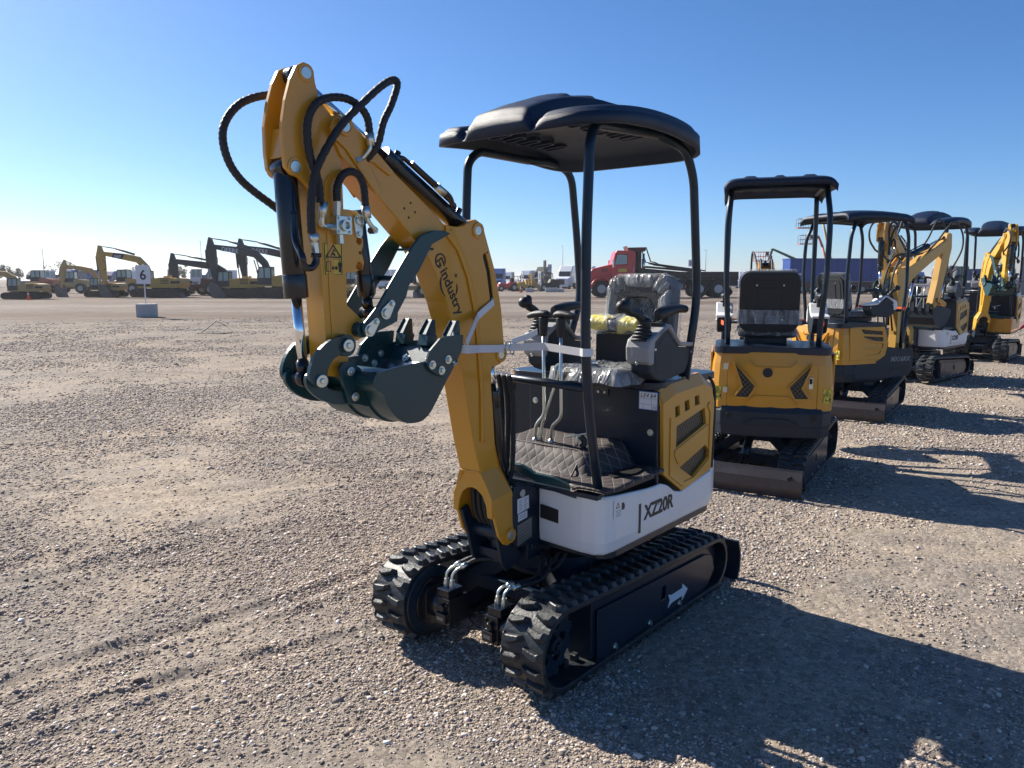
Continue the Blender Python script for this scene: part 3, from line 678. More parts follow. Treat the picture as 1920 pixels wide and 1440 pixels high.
        text('maker_lettering', 'industry', 0.058, cxy + d * 0.032 + u * -0.020 + Vector((0, -0.0008, 0)), d, (0, 1, 0), 'ink', bo, offset=0.0008)
    # arm
    a = MB(); a.prism(G['arm_side'], -0.045, 0.045, holes=[circ(1.243, 1.722, 0.012, 12), circ(1.240, 1.684, 0.006, 8), circ(1.245, 1.641, 0.014, 12)])
    ar = a.build('arm', yel, root, bevel=0.004)
    a = MB()
    for s in (1, -1): a.cut().prism(G['arm_lug'], *sorted((0.038 * s, 0.056 * s)))
    a.cut().prism([(1.50, 2.05), (1.515, 1.96), (1.50, 1.96), (1.45, 2.04)], -0.038, 0.038)
    a.build('arm_bracket', yel, ar, bevel=0.003)
    a = MB()
    for p in ((1.437, 2.213), (1.487, 1.933)):
        a.cut().cyl((p[0], -0.060, p[1]), (p[0], 0.060, p[1]), 0.0185, n=24)
    a.build('pivot_pin', 'zinc', ar, bevel=0.002)
    a = MB()
    for p in ((1.437, 2.213), (1.487, 1.933)):
        for s in (1, -1): a.cut().ring((p[0], 0.054 * s, p[1]), (p[0], 0.0595 * s, p[1]), 0.027, 0.019, 24)
    a.build('pin_boss', yel, ar, bevel=0.001)
    a = MB(); tear(a, (1.246, 1.788), (1.246, 1.745), 0.045, 1, 0.021, 0.014); a.build('pin_retainer', 'zinc', ar, bevel=0.001)
    # raised rib on the arm flank
    a = MB(); a.prism([(1.36, 1.92), (1.375, 1.90), (1.37, 1.50), (1.362, 1.38), (1.345, 1.38), (1.35, 1.5), (1.352, 1.88)], 0.045, 0.049); a.build('rib', yel, ar, bevel=0.002)
    if detail:
        warn_sticker(ar, 1.313, 1.389, 1.609, 1.713, 0.0455)
    # valve block with fittings
    v = MB(); v.box(1.302, 1.362, 0.046, 0.085, 1.738, 1.796); vo = v.build('valve_block', 'zinc', ar, bevel=0.002)
    v = MB(); v.ring((1.330, 0.085, 1.766), (1.330, 0.097, 1.766), 0.018, 0.012, 20)
    for dx in (-.021, .021):
        for dz in (-.021, .021): v.bolt((1.332 + dx, 0.085, 1.767 + dz), (0, 1, 0), 0.0045, 0.004)
    v.build('valve_port', 'zinc', vo)
    v = MB(); v.cyl((1.345, 0.066, 1.796), (1.345, 0.07, 1.84), 0.011, n=6, smooth=False); v.cyl((1.345, 0.068, 1.82), (1.345, 0.07, 1.862), 0.0085, n=12)
    v.cut(); v.cyl((1.336, 0.066, 1.738), (1.334, 0.066, 1.71), 0.012, n=6, smooth=False); v.cut(); v.cyl((1.362, 0.066, 1.760), (1.395, 0.070, 1.762), 0.010, n=6, smooth=False)
    v.tube([(1.395, 0.070, 1.762), (1.410, 0.074, 1.766), (1.411, 0.078, 1.79)], 0.009, n=8); v.cyl((1.411, 0.078, 1.785), (1.405, 0.08, 1.835), 0.0125, n=12)
    v.build('hose_fitting', 'zinc', vo)
    # rams
    ram(root, 'bucket_cylinder', (1.487, 1.933), (1.446, 1.283), 0.60, 0.036, 0.0165, pipe=None)
    ram(root, 'arm_cylinder', (0.683, 1.781), (1.437, 2.213), 0.545, 0.033, 0.016, pipe=1)
    hd = MB(); hd.tube([(0.80, 0.045, 1.865), (0.83, 0.055, 1.90), (0.90, 0.055, 1.935), (0.95, 0.05, 1.965), (1.0, 0.04, 2.0)], 0.010, n=8); hd.build('hydraulic_pipe', 'black_paint', root)
    hd = MB(); hd.cyl((0.855, 0.056, 1.905), (0.895, 0.056, 1.93), 0.014, n=10); hd.build('hose_fitting', 'zinc', root)
    ram(root, 'boom_cylinder', (0.480, 0.74), (0.549, 1.295), 0.72, 0.035, 0.017, pipe=-1)
    hb = MB()
    for q in (-0.03, 0.0, 0.03): hb.cut().tube([(0.46, q, 1.20), (0.435, q, 1.1), (0.43, q, 0.95), (0.44, q, 0.80), (0.49, q, 0.66), (0.53, q, 0.60), (0.46, q * 1.2, 0.55)], 0.011, n=8)
    hb.build('hydraulic_hose', 'hose', root)
    hb = MB()
    for q in (-0.045, -0.015, 0.015, 0.045): hb.cut().tube([(0.60, q, 0.80), (0.60, q, 0.70), (0.585, q, 0.62), (0.54, q * 0.9, 0.57), (0.46, q * 0.8, 0.57)], 0.012, n=8)
    hb.build('hydraulic_hose', 'hose', root)
    # hoses in loops at the top
    for k, y, r in (('H1', -0.10, 0.0125), ('H2', 0.08, 0.0125), ('H3', 0.10, 0.0125), ('H4', 0.075, 0.0125)):
        h = MB(); pth = [(x, y, z) for x, z in G[k]]
        if k == 'H1': pth = [(1.36, -0.06, 2.16)] + pth + [(1.36, -0.06, 1.76)]
        if k == 'H3': pth = pth[:-1] + [(1.19, 0.085, 2.03), (1.215, 0.05, 1.98)]
        KK = (len(pth) - 1) * 14; h.tube(pth, lambda t, r=r, KK=KK: r * (0.90 if round(t * KK) % 4 == 0 else 1.02), n=12, sub=14); ho = h.build('hydraulic_hose', 'hose', root)
        fk = {'H2': 'F2', 'H3': 'F3', 'H4': 'F4'}.get(k)
        if fk:
            f = MB(); p = [Vector((x, y, z)) for x, z in G[fk]]
            if fk == 'F2': p[-1] = Vector((1.235, 0.062, 1.985))
            if fk == 'F3':
                f.cyl(p[0], p[1], 0.0145, n=12); f.cyl(p[1], p[2], 0.012, n=6, smooth=False); f.build('hose_fitting', 'zinc', ho)
                f = MB(); f.cyl(p[2], p[2] - Vector((0, 0, .012)), .016, n=12); f.tube(p[2:] + [Vector((1.494, 0.05, 1.72)), Vector((1.486, 0.04, 1.80))], 0.011, n=10); f.build('hydraulic_pipe', 'black_paint', ho); continue
            f.cyl(p[0] - (p[1] - p[0]).normalized() * 0.0, p[0] + (p[1] - p[0]).normalized() * 0.04, 0.0145, n=12)
            f.tube(p, 0.0075, n=8); f.cyl(p[-1], p[-1] + Vector((0, -0.03, 0)), 0.012, n=6, smooth=False)
            if fk == 'F2': f.cyl(p[-1] + Vector((0.0, -0.01, 0)), p[-1] + Vector((0.028, -0.004, -0.012)), 0.014, n=6, smooth=False)
            f.build('hose_fitting', 'zinc', ho)
    # curved links to the bucket
    lk = MB()
    for s in (1, -1):
        lk.cut().prism(smooth2(G['clink'], 3, True), *sorted((0.066 * s, 0.082 * s)))
        lk.cyl((1.333, 0.055 * s, 1.385), (1.333, 0.082 * s, 1.385), 0.036, n=22)
    lo = lk.build('curved_link', 'teal', root, bevel=0.003)
    lk = MB()
    for s in (1, -1): lk.prism(smooth2(G['clink2'], 3, True), *sorted((0.048 * s, 0.064 * s)))
    lk.cyl((1.44, -0.066, 1.28), (1.44, 0.066, 1.28), 0.020, n=18); l2 = lk.build('bucket_link', 'teal', root, bevel=0.003)
    lk = MB()
    for p in ((1.333, 1.385), (1.440, 1.280)):
        for s in (1, -1): washer_pin(lk, p, 0.082 * s, s)
    lk.build('pin_washer', 'zinc', lo, bevel=0.002)
    lk = MB()
    for p in ((1.323, 1.300), (1.307, 1.215)):
        for s in (1, -1): washer_pin(lk, p, 0.078 * s, s, 0.015)
    lk.cut().cyl((1.307, -0.07, 1.215), (1.307, 0.07, 1.215), 0.016, n=16); lk.cut().cyl((1.323, -0.07, 1.30), (1.323, 0.07, 1.30), 0.016, n=16)
    lk.build('pin_washer', 'zinc', l2, bevel=0.002)
    # bucket: curved shell, side plates, cutters, teeth
    bs = G['bucket_side']; W = 0.168
    shell = [(0.886, 1.350), (0.907, 1.340), (0.965, 1.255), (0.974, 1.245), (1.039, 1.160), (1.068, 1.131), (1.103, 1.114), (1.152, 1.114), (1.190, 1.127), (1.222, 1.151), (1.249, 1.185), (1.268, 1.226), (1.294, 1.241), (1.307, 1.263), (1.306, 1.282), (1.290, 1.298)]
    shell = smooth2(shell[:3], 1) + smooth2(shell[3:], 4)
    bk = MB()
    t = 0.009; inn = []
    for i, p in enumerate(shell):
        a_, c_ = Vector(shell[max(i - 1, 0)]), Vector(shell[min(i + 1, len(shell) - 1)]); dd = (c_ - a_).normalized(); nn = Vector((-dd.y, dd.x))
        cc = Vector((1.10, 1.27)); 
        if nn.dot(cc - Vector(p)) < 0: nn = -nn
        inn.append((p[0] + nn.x * t, p[1] + nn.y * t))
    bk.prism(shell + inn[::-1], -W, W)
    sp = [(1.009, 1.345), (1.077, 1.318), (1.202, 1.311), (1.290, 1.299)] + shell[::-1][1:-1] + [(0.893, 1.358)]
    for s in (1, -1): bk.prism(sp, *sorted((W * s, (W + 0.010) * s)))
    for y in (-0.06, 0.06):
        bk.prism([(p[0], p[1]) for p in shell[6:40]] + [(p[0] + (p[0] - 1.12) * .04, p[1] + (p[1] - 1.25) * .05) for p in shell[6:40]][::-1], y - 0.022, y + 0.022)
    bko = bk.build('bucket', 'teal', root, bevel=0.002)
    e = MB()
    ear = [(1.363, 1.312), (1.348, 1.329), (1.324, 1.331), (1.300, 1.322), (1.255, 1.289), (1.213, 1.262), (1.205, 1.235), (1.20, 1.16), (1.227, 1.165), (1.29, 1.185), (1.329, 1.194), (1.341, 1.231), (1.356, 1.280)]
    for s in (1, -1): e.prism(ear, *sorted((0.064 * s, 0.078 * s)))
    e.cyl((1.255, -0.064, 1.262), (1.255, 0.064, 1.262), 0.022, n=18); e.box(1.20, 1.295, -0.15, 0.15, 1.286, 1.300)
    e.build('bucket_ear', 'teal', bko, bevel=0.003)
    lp = MB(); lp.prism([(0.882, 1.352), (0.872, 1.365), (0.99, 1.240), (1.0, 1.25)], -W, W); lp.build('cutting_edge', 'chrome_dull', bko, bevel=0.001)
    ct = MB()
    for s in (1, -1): ct.cut().prism([(1.083, 1.315), (1.065, 1.355), (1.015, 1.394), (0.968, 1.400), (0.900, 1.400), (0.907, 1.357), (0.912, 1.340), (0.971, 1.262), (1.0, 1.257), (1.038, 1.270), (1.071, 1.290)], *sorted(((W + .010) * s, (W + 0.022) * s)))
    cto = ct.build('side_cutter', 'teal', bko, bevel=0.002)
    ct = MB()
    for s in (1, -1):
        for p in ((1.058, 1.306), (0.980, 1.318), (1.014, 1.283)):
            ct.bolt((p[0], (W + .022) * s, p[1]), (0, s, 0), 0.009, 0.007); ct.bolt((p[0], W * s, p[1]), (0, -s, 0), 0.008, 0.007)
    ct.build('bolt', 'zinc', cto)
    for y in (-0.125, 0.0, 0.125):
        th = MB()
        # hollow-faced tooth: shank and a wedge with a raised rim
        sx = [(0.945, 1.318), (0.865, 1.366)]
        th.loft([[(0.925, y - .026, 1.352), (0.925, y + .026, 1.352), (0.880, y + .026, 1.345), (0.880, y - .026, 1.345)],
                 [(0.915, y - .027, 1.395), (0.915, y + .027, 1.395), (0.868, y + .027, 1.388), (0.868, y - .027, 1.388)]], smooth=False)
        th.loft([[(0.918, y - .023, 1.392), (0.918, y + .023, 1.392), (0.872, y + .023, 1.386), (0.872, y - .023, 1.386)],
                 [(0.880, y - .019, 1.448), (0.880, y + .019, 1.448), (0.872, y + .019, 1.448), (0.872, y - .019, 1.448)]], smooth=False)
        for q in (-1, 1): th.loft([[(0.924, y + q * .023, 1.394), (0.924, y + q * .017, 1.394), (0.912, y + q * .017, 1.394), (0.912, y + q * .023, 1.394)],
                                   [(0.886, y + q * .019, 1.449), (0.886, y + q * .013, 1.449), (0.876, y + q * .013, 1.449), (0.876, y + q * .019, 1.449)]], smooth=False)
        th.build('tooth', 'teal', bko, bevel=0.003)
        bb = MB()
        bb.bolt((0.945, y + 0.06, 1.303), (0.7, 0, 0.7), 0.009, 0.008); bb.build('bolt', 'zinc', bko)
    if thumb:
        tp = G['thumb']
        tm = MB()
        for s in (1, -1): tm.prism(tp, *sorted((0.078 * s, 0.090 * s)))
        # front flange along the outer edge of each plate, cross bars
        edge = [tp[i] for i in (3, 4, 5, 6, 7, 8)]
        tm.cyl((1.05, -0.078, 1.60), (1.05, 0.078, 1.60), 0.010, n=12); tm.box(0.93, 0.99, -0.078, 0.078, 1.70, 1.708); tm.cyl((1.26, -0.078, 1.432), (1.26, 0.078, 1.432), 0.026, n=16)
        to = tm.build('thumb', 'teal', root, bevel=0.0035)
        tm = MB()
        for s in (1, -1):
            tear(tm, (1.176, 1.485), (1.150, 1.515), 0.090 * s, s, 0.022, 0.013); tear(tm, (1.247, 1.431), (1.220, 1.457), 0.090 * s, s, 0.022, 0.013)
        tm.build('pin_retainer', 'zinc', to, bevel=0.001)
        ram(root, 'thumb_cylinder', (1.215, 1.800), (1.172, 1.480), 0.80, 0.028, 0.0145, y=0.0)
    pop()



# ------------------------------------------------------------------ operator station
def superoutline(x0, x1, y0, y1, r, n=8):
    pts = []
    for cx, cy, a in ((x1 - r, y1 - r, 0), (x0 + r, y1 - r, 90), (x0 + r, y0 + r, 180), (x1 - r, y0 + r, 270)):
        for i in range(n + 1):
            t = R(a + 90 * i / n); pts.append((cx + r * math.cos(t), cy + r * math.sin(t)))
    return pts
def joystick(parent, x, y, z, lean=(0.09, 0.0, 0.13), up=(-.25, 0, 1)):
    L = Vector(lean); b = MB()
    n = 5; base = Vector((x, y, z)); up = Vector(up).normalized()
    for i in range(n):
        p = base + up * (0.016 * i); r = 0.050 - 0.0045 * i
        b.cyl(p, p + up * 0.010, r, r - 0.003, n=24); b.cyl(p + up * 0.008, p + up * 0.017, r - 0.009, r - 0.009, n=18)
    b.cyl(base + up * 0.072, base + up * 0.105, 0.030, 0.026, n=20)
    bo = b.build('boot', 'black_plastic', parent)
    g = MB(); a = base + up * 0.09
    g.tube([a, a + L * 0.45 + Vector((0, 0, 0.01)), a + L * 0.85, a + L * 1.05 + Vector((0.012, 0, 0.008))], lambda t: 0.017 + 0.007 * abs(t - .35), n=14, sub=5)
    h = a + L * 1.06 + Vector((0.02, 0, 0.012)); g.sph(h, 0.033, n=16, scale=(1.15, 0.92, 0.85)); g.sph(h + Vector((-0.018, 0, 0.014)), 0.022, n=12)
    g.build('joystick', 'black_plastic', parent)
def armrest(parent, x, y, z):
    a = MB(); secs = []
    for i in range(9):
        t = i / 8; xx = x + 0.085 - 0.27 * t; w_ = 0.036 * (1 - 0.5 * abs(2 * t - 1) ** 3.5); hh = 0.030 - 0.012 * t; zz = z + 0.018 * math.sin(t * 2.6) + .01 * t
        secs.append([(xx, y + w_ * math.cos(R(q)) * (1.0), zz + hh * math.sin(R(q))) for q in range(0, 360, 30)])
    a.loft(secs); a.box(x - 0.04, x + 0.015, y - 0.018, y + 0.018, z - 0.07, z)
    return a.build('armrest', 'black_plastic', parent, bevel=0.004)
def console(root, y0, y1, mirror=False, trim='grey_plastic', x=0.0):
    """side control console: dark flank, pale shell over the nose and the top, boot and grip"""
    prof = [(0.0, 1.25), (-0.002, 1.195), (-0.05, 1.165), (-0.12, 1.145), (-0.33, 1.165), (-0.385, 1.235), (-0.392, 1.28), (-0.275, 1.290), (-0.160, 1.372), (-0.13, 1.382), (-0.01, 1.33)]
    prof = [(a + x, z) for a, z in prof]
    c = MB(); c.prism(prof, y0 + 0.010, y1 - 0.010); co = c.build('console', 'charcoal', root, bevel=0.012, seg=3)
    s = MB()
    top = [(0.022, 1.245), (0.026, 1.305), (0.012, 1.338), (-0.02, 1.352), (-0.145, 1.402), (-0.175, 1.398), (-0.262, 1.318), (-0.405, 1.304), (-0.407, 1.284), (-0.27, 1.294), (-0.162, 1.378), (-0.135, 1.382), (-0.035, 1.325), (-0.03, 1.30), (-0.028, 1.238), (-0.005, 1.226)]
    s.prism([(a + x, z) for a, z in top], y0, y1)
    so = s.build('console_cover', trim, co, bevel=0.010, seg=3)
    k = MB(); yf = y1 if not mirror else y0; d = 1 if not mirror else -1
    k.prism([(a + x, z) for a, z in [(-0.045, 1.29), (-0.13, 1.355), (-0.155, 1.352), (-0.255, 1.275), (-0.37, 1.255), (-0.34, 1.19), (-0.18, 1.168), (-0.06, 1.19)]], *sorted((yf - .013 * d, yf - .009 * d)))
    k.build('flank_panel', 'charcoal', co, bevel=0.003)
    k = MB()
    for p in ((-0.04, 1.295), (-0.375, 1.262)): k.cut().cyl((p[0] + x, yf - .014 * d, p[1]), (p[0] + x, yf - 0.002 * d, p[1]), 0.006, n=10)
    k.cut().cyl((0.015 + x, (y0 + y1) / 2, 1.238), (0.028 + x, (y0 + y1) / 2, 1.236), 0.007, n=10)
    k.build('screw', 'zinc', co)
    k = MB(); k.prism([((y0 + y1) / 2 - .028, 1.31), ((y0 + y1) / 2 + .028, 1.31), ((y0 + y1) / 2 + .024, 1.272), ((y0 + y1) / 2 - .024, 1.265)], 0.021 + x, 0.0265 + x, 'x'); k.build('nose_recess', trim, co, bevel=0.003)
    k = MB(); k.box(-0.165 + x, -0.11 + x, (y0 + y1) / 2 - .038, (y0 + y1) / 2 + .038, 1.392, 1.408)
    for q in (-.018, .018): k.box(-0.15 + x, -0.125 + x, (y0 + y1) / 2 + q - .010, (y0 + y1) / 2 + q + .010, 1.406, 1.414)
    k.build('switch_panel', 'black_plastic', co, bevel=0.002)
    ym = (y0 + y1) / 2
    joystick(co, -0.015 + x, ym, 1.325, lean=(0.07, -0.015, 0.060) if mirror else (0.10, -0.03, 0.055))
    armrest(co, -0.225 + x, ym, 1.438)
    return co
def seat(root, x, y, z, lean=8, wrapped=True, w_=0.44, rear_band=True, hb=0.50):
    """suspension seat: cushion, shell back with raised border, plastic film"""
    c = MB(); secs = []
    c.loft([[(x + a, y + b, z + h) for a, b in superoutline(-0.20, 0.26, -w_ / 2, w_ / 2, 0.07, 5)] for h, k in ((0, 0), (0.075, 0))], smooth=False)
    cu = c.build('seat_cushion', 'cushion', root, bevel=0.022, seg=4)
    push(Matrix.Translation((x - 0.20, y, z + 0.06)) @ Matrix.Rotation(R(-lean), 4, 'Y'))
    b = MB(); o = superoutline(-w_ / 2, w_ / 2, 0.0, hb, 0.075, 7); i_ = superoutline(-w_ / 2 + .075, w_ / 2 - .075, 0.06, hb - .10, 0.06, 7)
    b.prism(o, -0.055, -0.010, 'x'); b.prism(o, -0.010, 0.045, 'x', holes=[i_])
    bk = b.build('backrest', 'cushion', root, bevel=0.018, seg=4)
    b = MB(); b.prism(superoutline(-w_ / 2 + .012, w_ / 2 - .012, 0.0, hb - .012, 0.09, 7), -0.068, -0.054, 'x')
    ri = superoutline(-w_ / 2 + .05, w_ / 2 - .05, 0.06, hb - .06, 0.06, 5); ri2 = superoutline(-w_ / 2 + .062, w_ / 2 - .062, 0.072, hb - .072, 0.05, 5)
    b.prism(ri, -0.073, -0.067, 'x', holes=[ri2]); ri = superoutline(-w_ / 2 + .13, w_ / 2 - .13, 0.12, hb - .12, 0.01, 3); ri2 = superoutline(-w_ / 2 + .137, w_ / 2 - .137, 0.127, hb - .127, 0.01, 3)
    b.prism(ri, -0.073, -0.067, 'x', holes=[ri2])
    sh = b.build('seat_shell', 'black_plastic', bk, bevel=0.003)
    b = MB()
    for q in (-.1, .1): b.cyl((-0.074, q, hb - .1), (-0.068, q, hb - .1), .007, n=10); b.cyl((-0.074, q, .1), (-0.068, q, .1), .007, n=10)
    b.build('screw', 'zinc', sh)
    pop()
    if wrapped:
        rs = random.Random(int(abs(x * 1000 + y * 100)))
        def crumple(verts, amp): return [(a + rs.uniform(-amp, amp), b2 + rs.uniform(-amp, amp), c2 + rs.uniform(-amp, amp)) for a, b2, c2 in verts]
        push(Matrix.Translation((x - 0.20, y, z + 0.06)) @ Matrix.Rotation(R(-lean), 4, 'Y'))
        f = MB(); secs = []
        n = 72
        def outline(k, dep):
            pts = superoutline(-w_ / 2 - .006 + k, w_ / 2 + .006 - k, 0.02, hb + 0.008 - k, max(.02, 0.08 - k * .3), 17)
            return [(dep + 0.003 * math.sin(i * 1.15 + dep * 20) + 0.003 * math.sin(i * .47 + 3 + x), a + rs.uniform(-.001, .001), b2 + 0.0025 * math.sin(i * .9 + dep * 45)) for i, (a, b2) in enumerate(pts)]
        secs = [outline(-0.004, -0.06), outline(-0.008, -0.03), outline(-0.009, 0.01), outline(0.0, 0.044), outline(0.02, 0.052), outline(0.05, 0.050), outline(0.075, 0.038), outline(0.095, 0.020), outline(0.115, 0.006), outline(0.14, 0.002), outline(0.165, 0.0)]
        f.loft(secs, caps=False); f.build('plastic_wrap', 'film', bk)
        pop()
        f = MB(); g = []
        nx, ny = 22, 22
        for i in range(nx + 1):
            for j in range(ny + 1):
                u = -0.225 + 0.50 * i / nx; v = -w_ / 2 - 0.02 + (w_ + 0.04) * j / ny
                ed = min(i, nx - i, j, ny - j)
                zz = z + (0.088 if ed > 1 else (0.075 if ed == 1 else 0.02)) + rs.uniform(-.002, .002) + 0.008 * math.sin(u * 33 + v * 21) * math.sin(v * 23 + u * 9)
                g.append((x + u + rs.uniform(-.004, .004), y + v + rs.uniform(-.004, .004), zz))
        f.add(g, [(i * (ny + 1) + j, (i + 1) * (ny + 1) + j, (i + 1) * (ny + 1) + j + 1, i * (ny + 1) + j + 1) for i in range(nx) for j in range(ny)], 0, True)
        f.build('plastic_wrap', 'film', cu)
    return bk
def canopy_xz(root, cx=0.085, cy=0.073, hx=0.475, hy=0.44, z0=2.145):
    """moulded canopy roof: side lobes, raised middle dome with slots, hollow underside"""
    nu, nv = 110, 110; top = {}; vs = []; fs = []
    def sm(e0, e1, x):
        t = max(0, min(1, (x - e0) / (e1 - e0))); return t * t * (3 - 2 * t)
    def height(u, v):
        # u: -1 rear .. 1 front, v: -1 right .. 1 left
        arch = 0.064 * (1 - ((u + 0.12) / 1.12) ** 2)
        w0 = 0.37 + 0.10 * sm(0.6, -1.0, u); av = abs(v + 0.05)
        lobe = math.sin(math.pi * min(1, max(0, (av - w0) / (1.0 - w0)))) ** 0.6 * 0.014
        h = 0.052 + arch + (lobe if av > w0 else 0)
        wall = 1 - sm(w0 - 0.045, w0 + 0.02, av)
        crest = 0.090 * max(0, math.cos(min(1.5, abs(u + 0.05) * 1.30))) ** 0.75 + 0.016
        h += wall * crest * (1 - 0.25 * (av / w0) ** 2)
        h -= 0.022 * math.exp(-((av - w0 - 0.05) / 0.055) ** 2) * sm(-0.9, 0.6, u)
        h -= 0.030 * math.exp(-((av - w0 - 0.02) / 0.06) ** 2) * sm(0.55, 0.95, u)
        # stepped louvres across the dome
        s = ((u * 1.0 + 1.0 + 0.12 * v) / 0.34) % 1.0
        h += 0.011 * (1 - s) ** 2 * (1 - sm(w0 - 0.13, w0 - 0.07, av)) * (1 - sm(0.55, 0.8, u)) * sm(-0.95, -0.8, u)
        return h
    e = 5.5
    def rim(u): return 0.050 * (1 - ((u - 0.1) / 1.1) ** 2) - 0.016
    def pt(a, b):
        # map square to rounded rectangle
        k = max(abs(a), abs(b))
        if k < 1e-6: return 0.0, 0.0
        s = (abs(a) ** e + abs(b) ** e) ** (1 / e); return a * k / s, b * k / s
    for i in range(nu + 1):
        for j in range(nv + 1):
            a, b = -1 + 2 * i / nu, -1 + 2 * j / nv; u, v = pt(a, b); k = max(abs(a), abs(b))
            h = height(u, v); edge = sm(1.0, 0.93, k)
            rimz = rim(u)
            zz = z0 + rimz * 0.6 + (h - rimz * .6) * (0.72 + 0.28 * edge)
            vs.append((cx + hx * u, cy + hy * v, zz))
    idx = lambda i, j: i * (nv + 1) + j
    for i in range(nu):
        for j in range(nv): fs.append((idx(i, j), idx(i + 1, j), idx(i + 1, j + 1), idx(i, j + 1)))
    # skirt and underside
    per = [(i, 0) for i in range(nu)] + [(nu, j) for j in range(nv)] + [(i, nv) for i in range(nu, 0, -1)] + [(0, j) for j in range(nv, 0, -1)]
    base = len(vs); m = len(per)
    for (i, j) in per:
        a, b = -1 + 2 * i / nu, -1 + 2 * j / nv; u, v = pt(a, b); vs.append((cx + hx * u * 1.008, cy + hy * v * 1.008, z0 + rim(u)))
    for (i, j) in per:
        a, b = -1 + 2 * i / nu, -1 + 2 * j / nv; u, v = pt(a, b); vs.append((cx + hx * u * 0.975, cy + hy * v * 0.975, z0 + rim(u) + 0.002))
    for (i, j) in per:
        a, b = -1 + 2 * i / nu, -1 + 2 * j / nv; u, v = pt(a, b); vs.append((cx + hx * u * 0.93, cy + hy * v * 0.93, z0 + rim(u) + 0.05))
    for k in range(m):
        k2 = (k + 1) % m
        fs.append((idx(*per[k]), idx(*per[k2]), base + k2, base + k))
        fs.append((base + k, base + k2, base + m + k2, base + m + k))
        fs.append((base + m + k, base + m + k2, base + 2 * m + k2, base + 2 * m + k))
    c0 = len(vs); vs.append((cx, cy, z0 + 0.09))
    for k in range(m): fs.append((base + 2 * m + k, base + 2 * m + (k + 1) % m, c0))
    b = MB(); b.add(vs, fs, 0, True); ro = b.build('canopy_roof', 'roof_plastic', root)
    # ribs and pockets moulded in the underside
    r = MB()
    for col in (-0.235, 0.185):
        for k in range(6):
            xx = cx - hx * 0.62 + 0.10 * k
            r.cut().prism([(p[0] + 0.25 * (p[1] - cy - col), p[1]) for p in superoutline(xx - 0.026, xx + 0.026, cy + col - 0.075, cy + col + 0.075, 0.024, 4)], z0 + 0.060, z0 + 0.078, 'z', holes=[[(p[0] + 0.25 * (p[1] - cy - col), p[1]) for p in superoutline(xx - 0.018, xx + 0.018, cy + col - 0.066, cy + col + 0.066, 0.017, 4)]])
    r.build('underside_rib', 'roof_plastic', ro)
    # bright slot ends on top
    return ro
def post(root, name, path, r=0.0195, m='navy', rr=0.10):
    b = MB(); b.tube(bend(path, rr, 5), r, n=18, sub=1); return b.build(name, m, root)

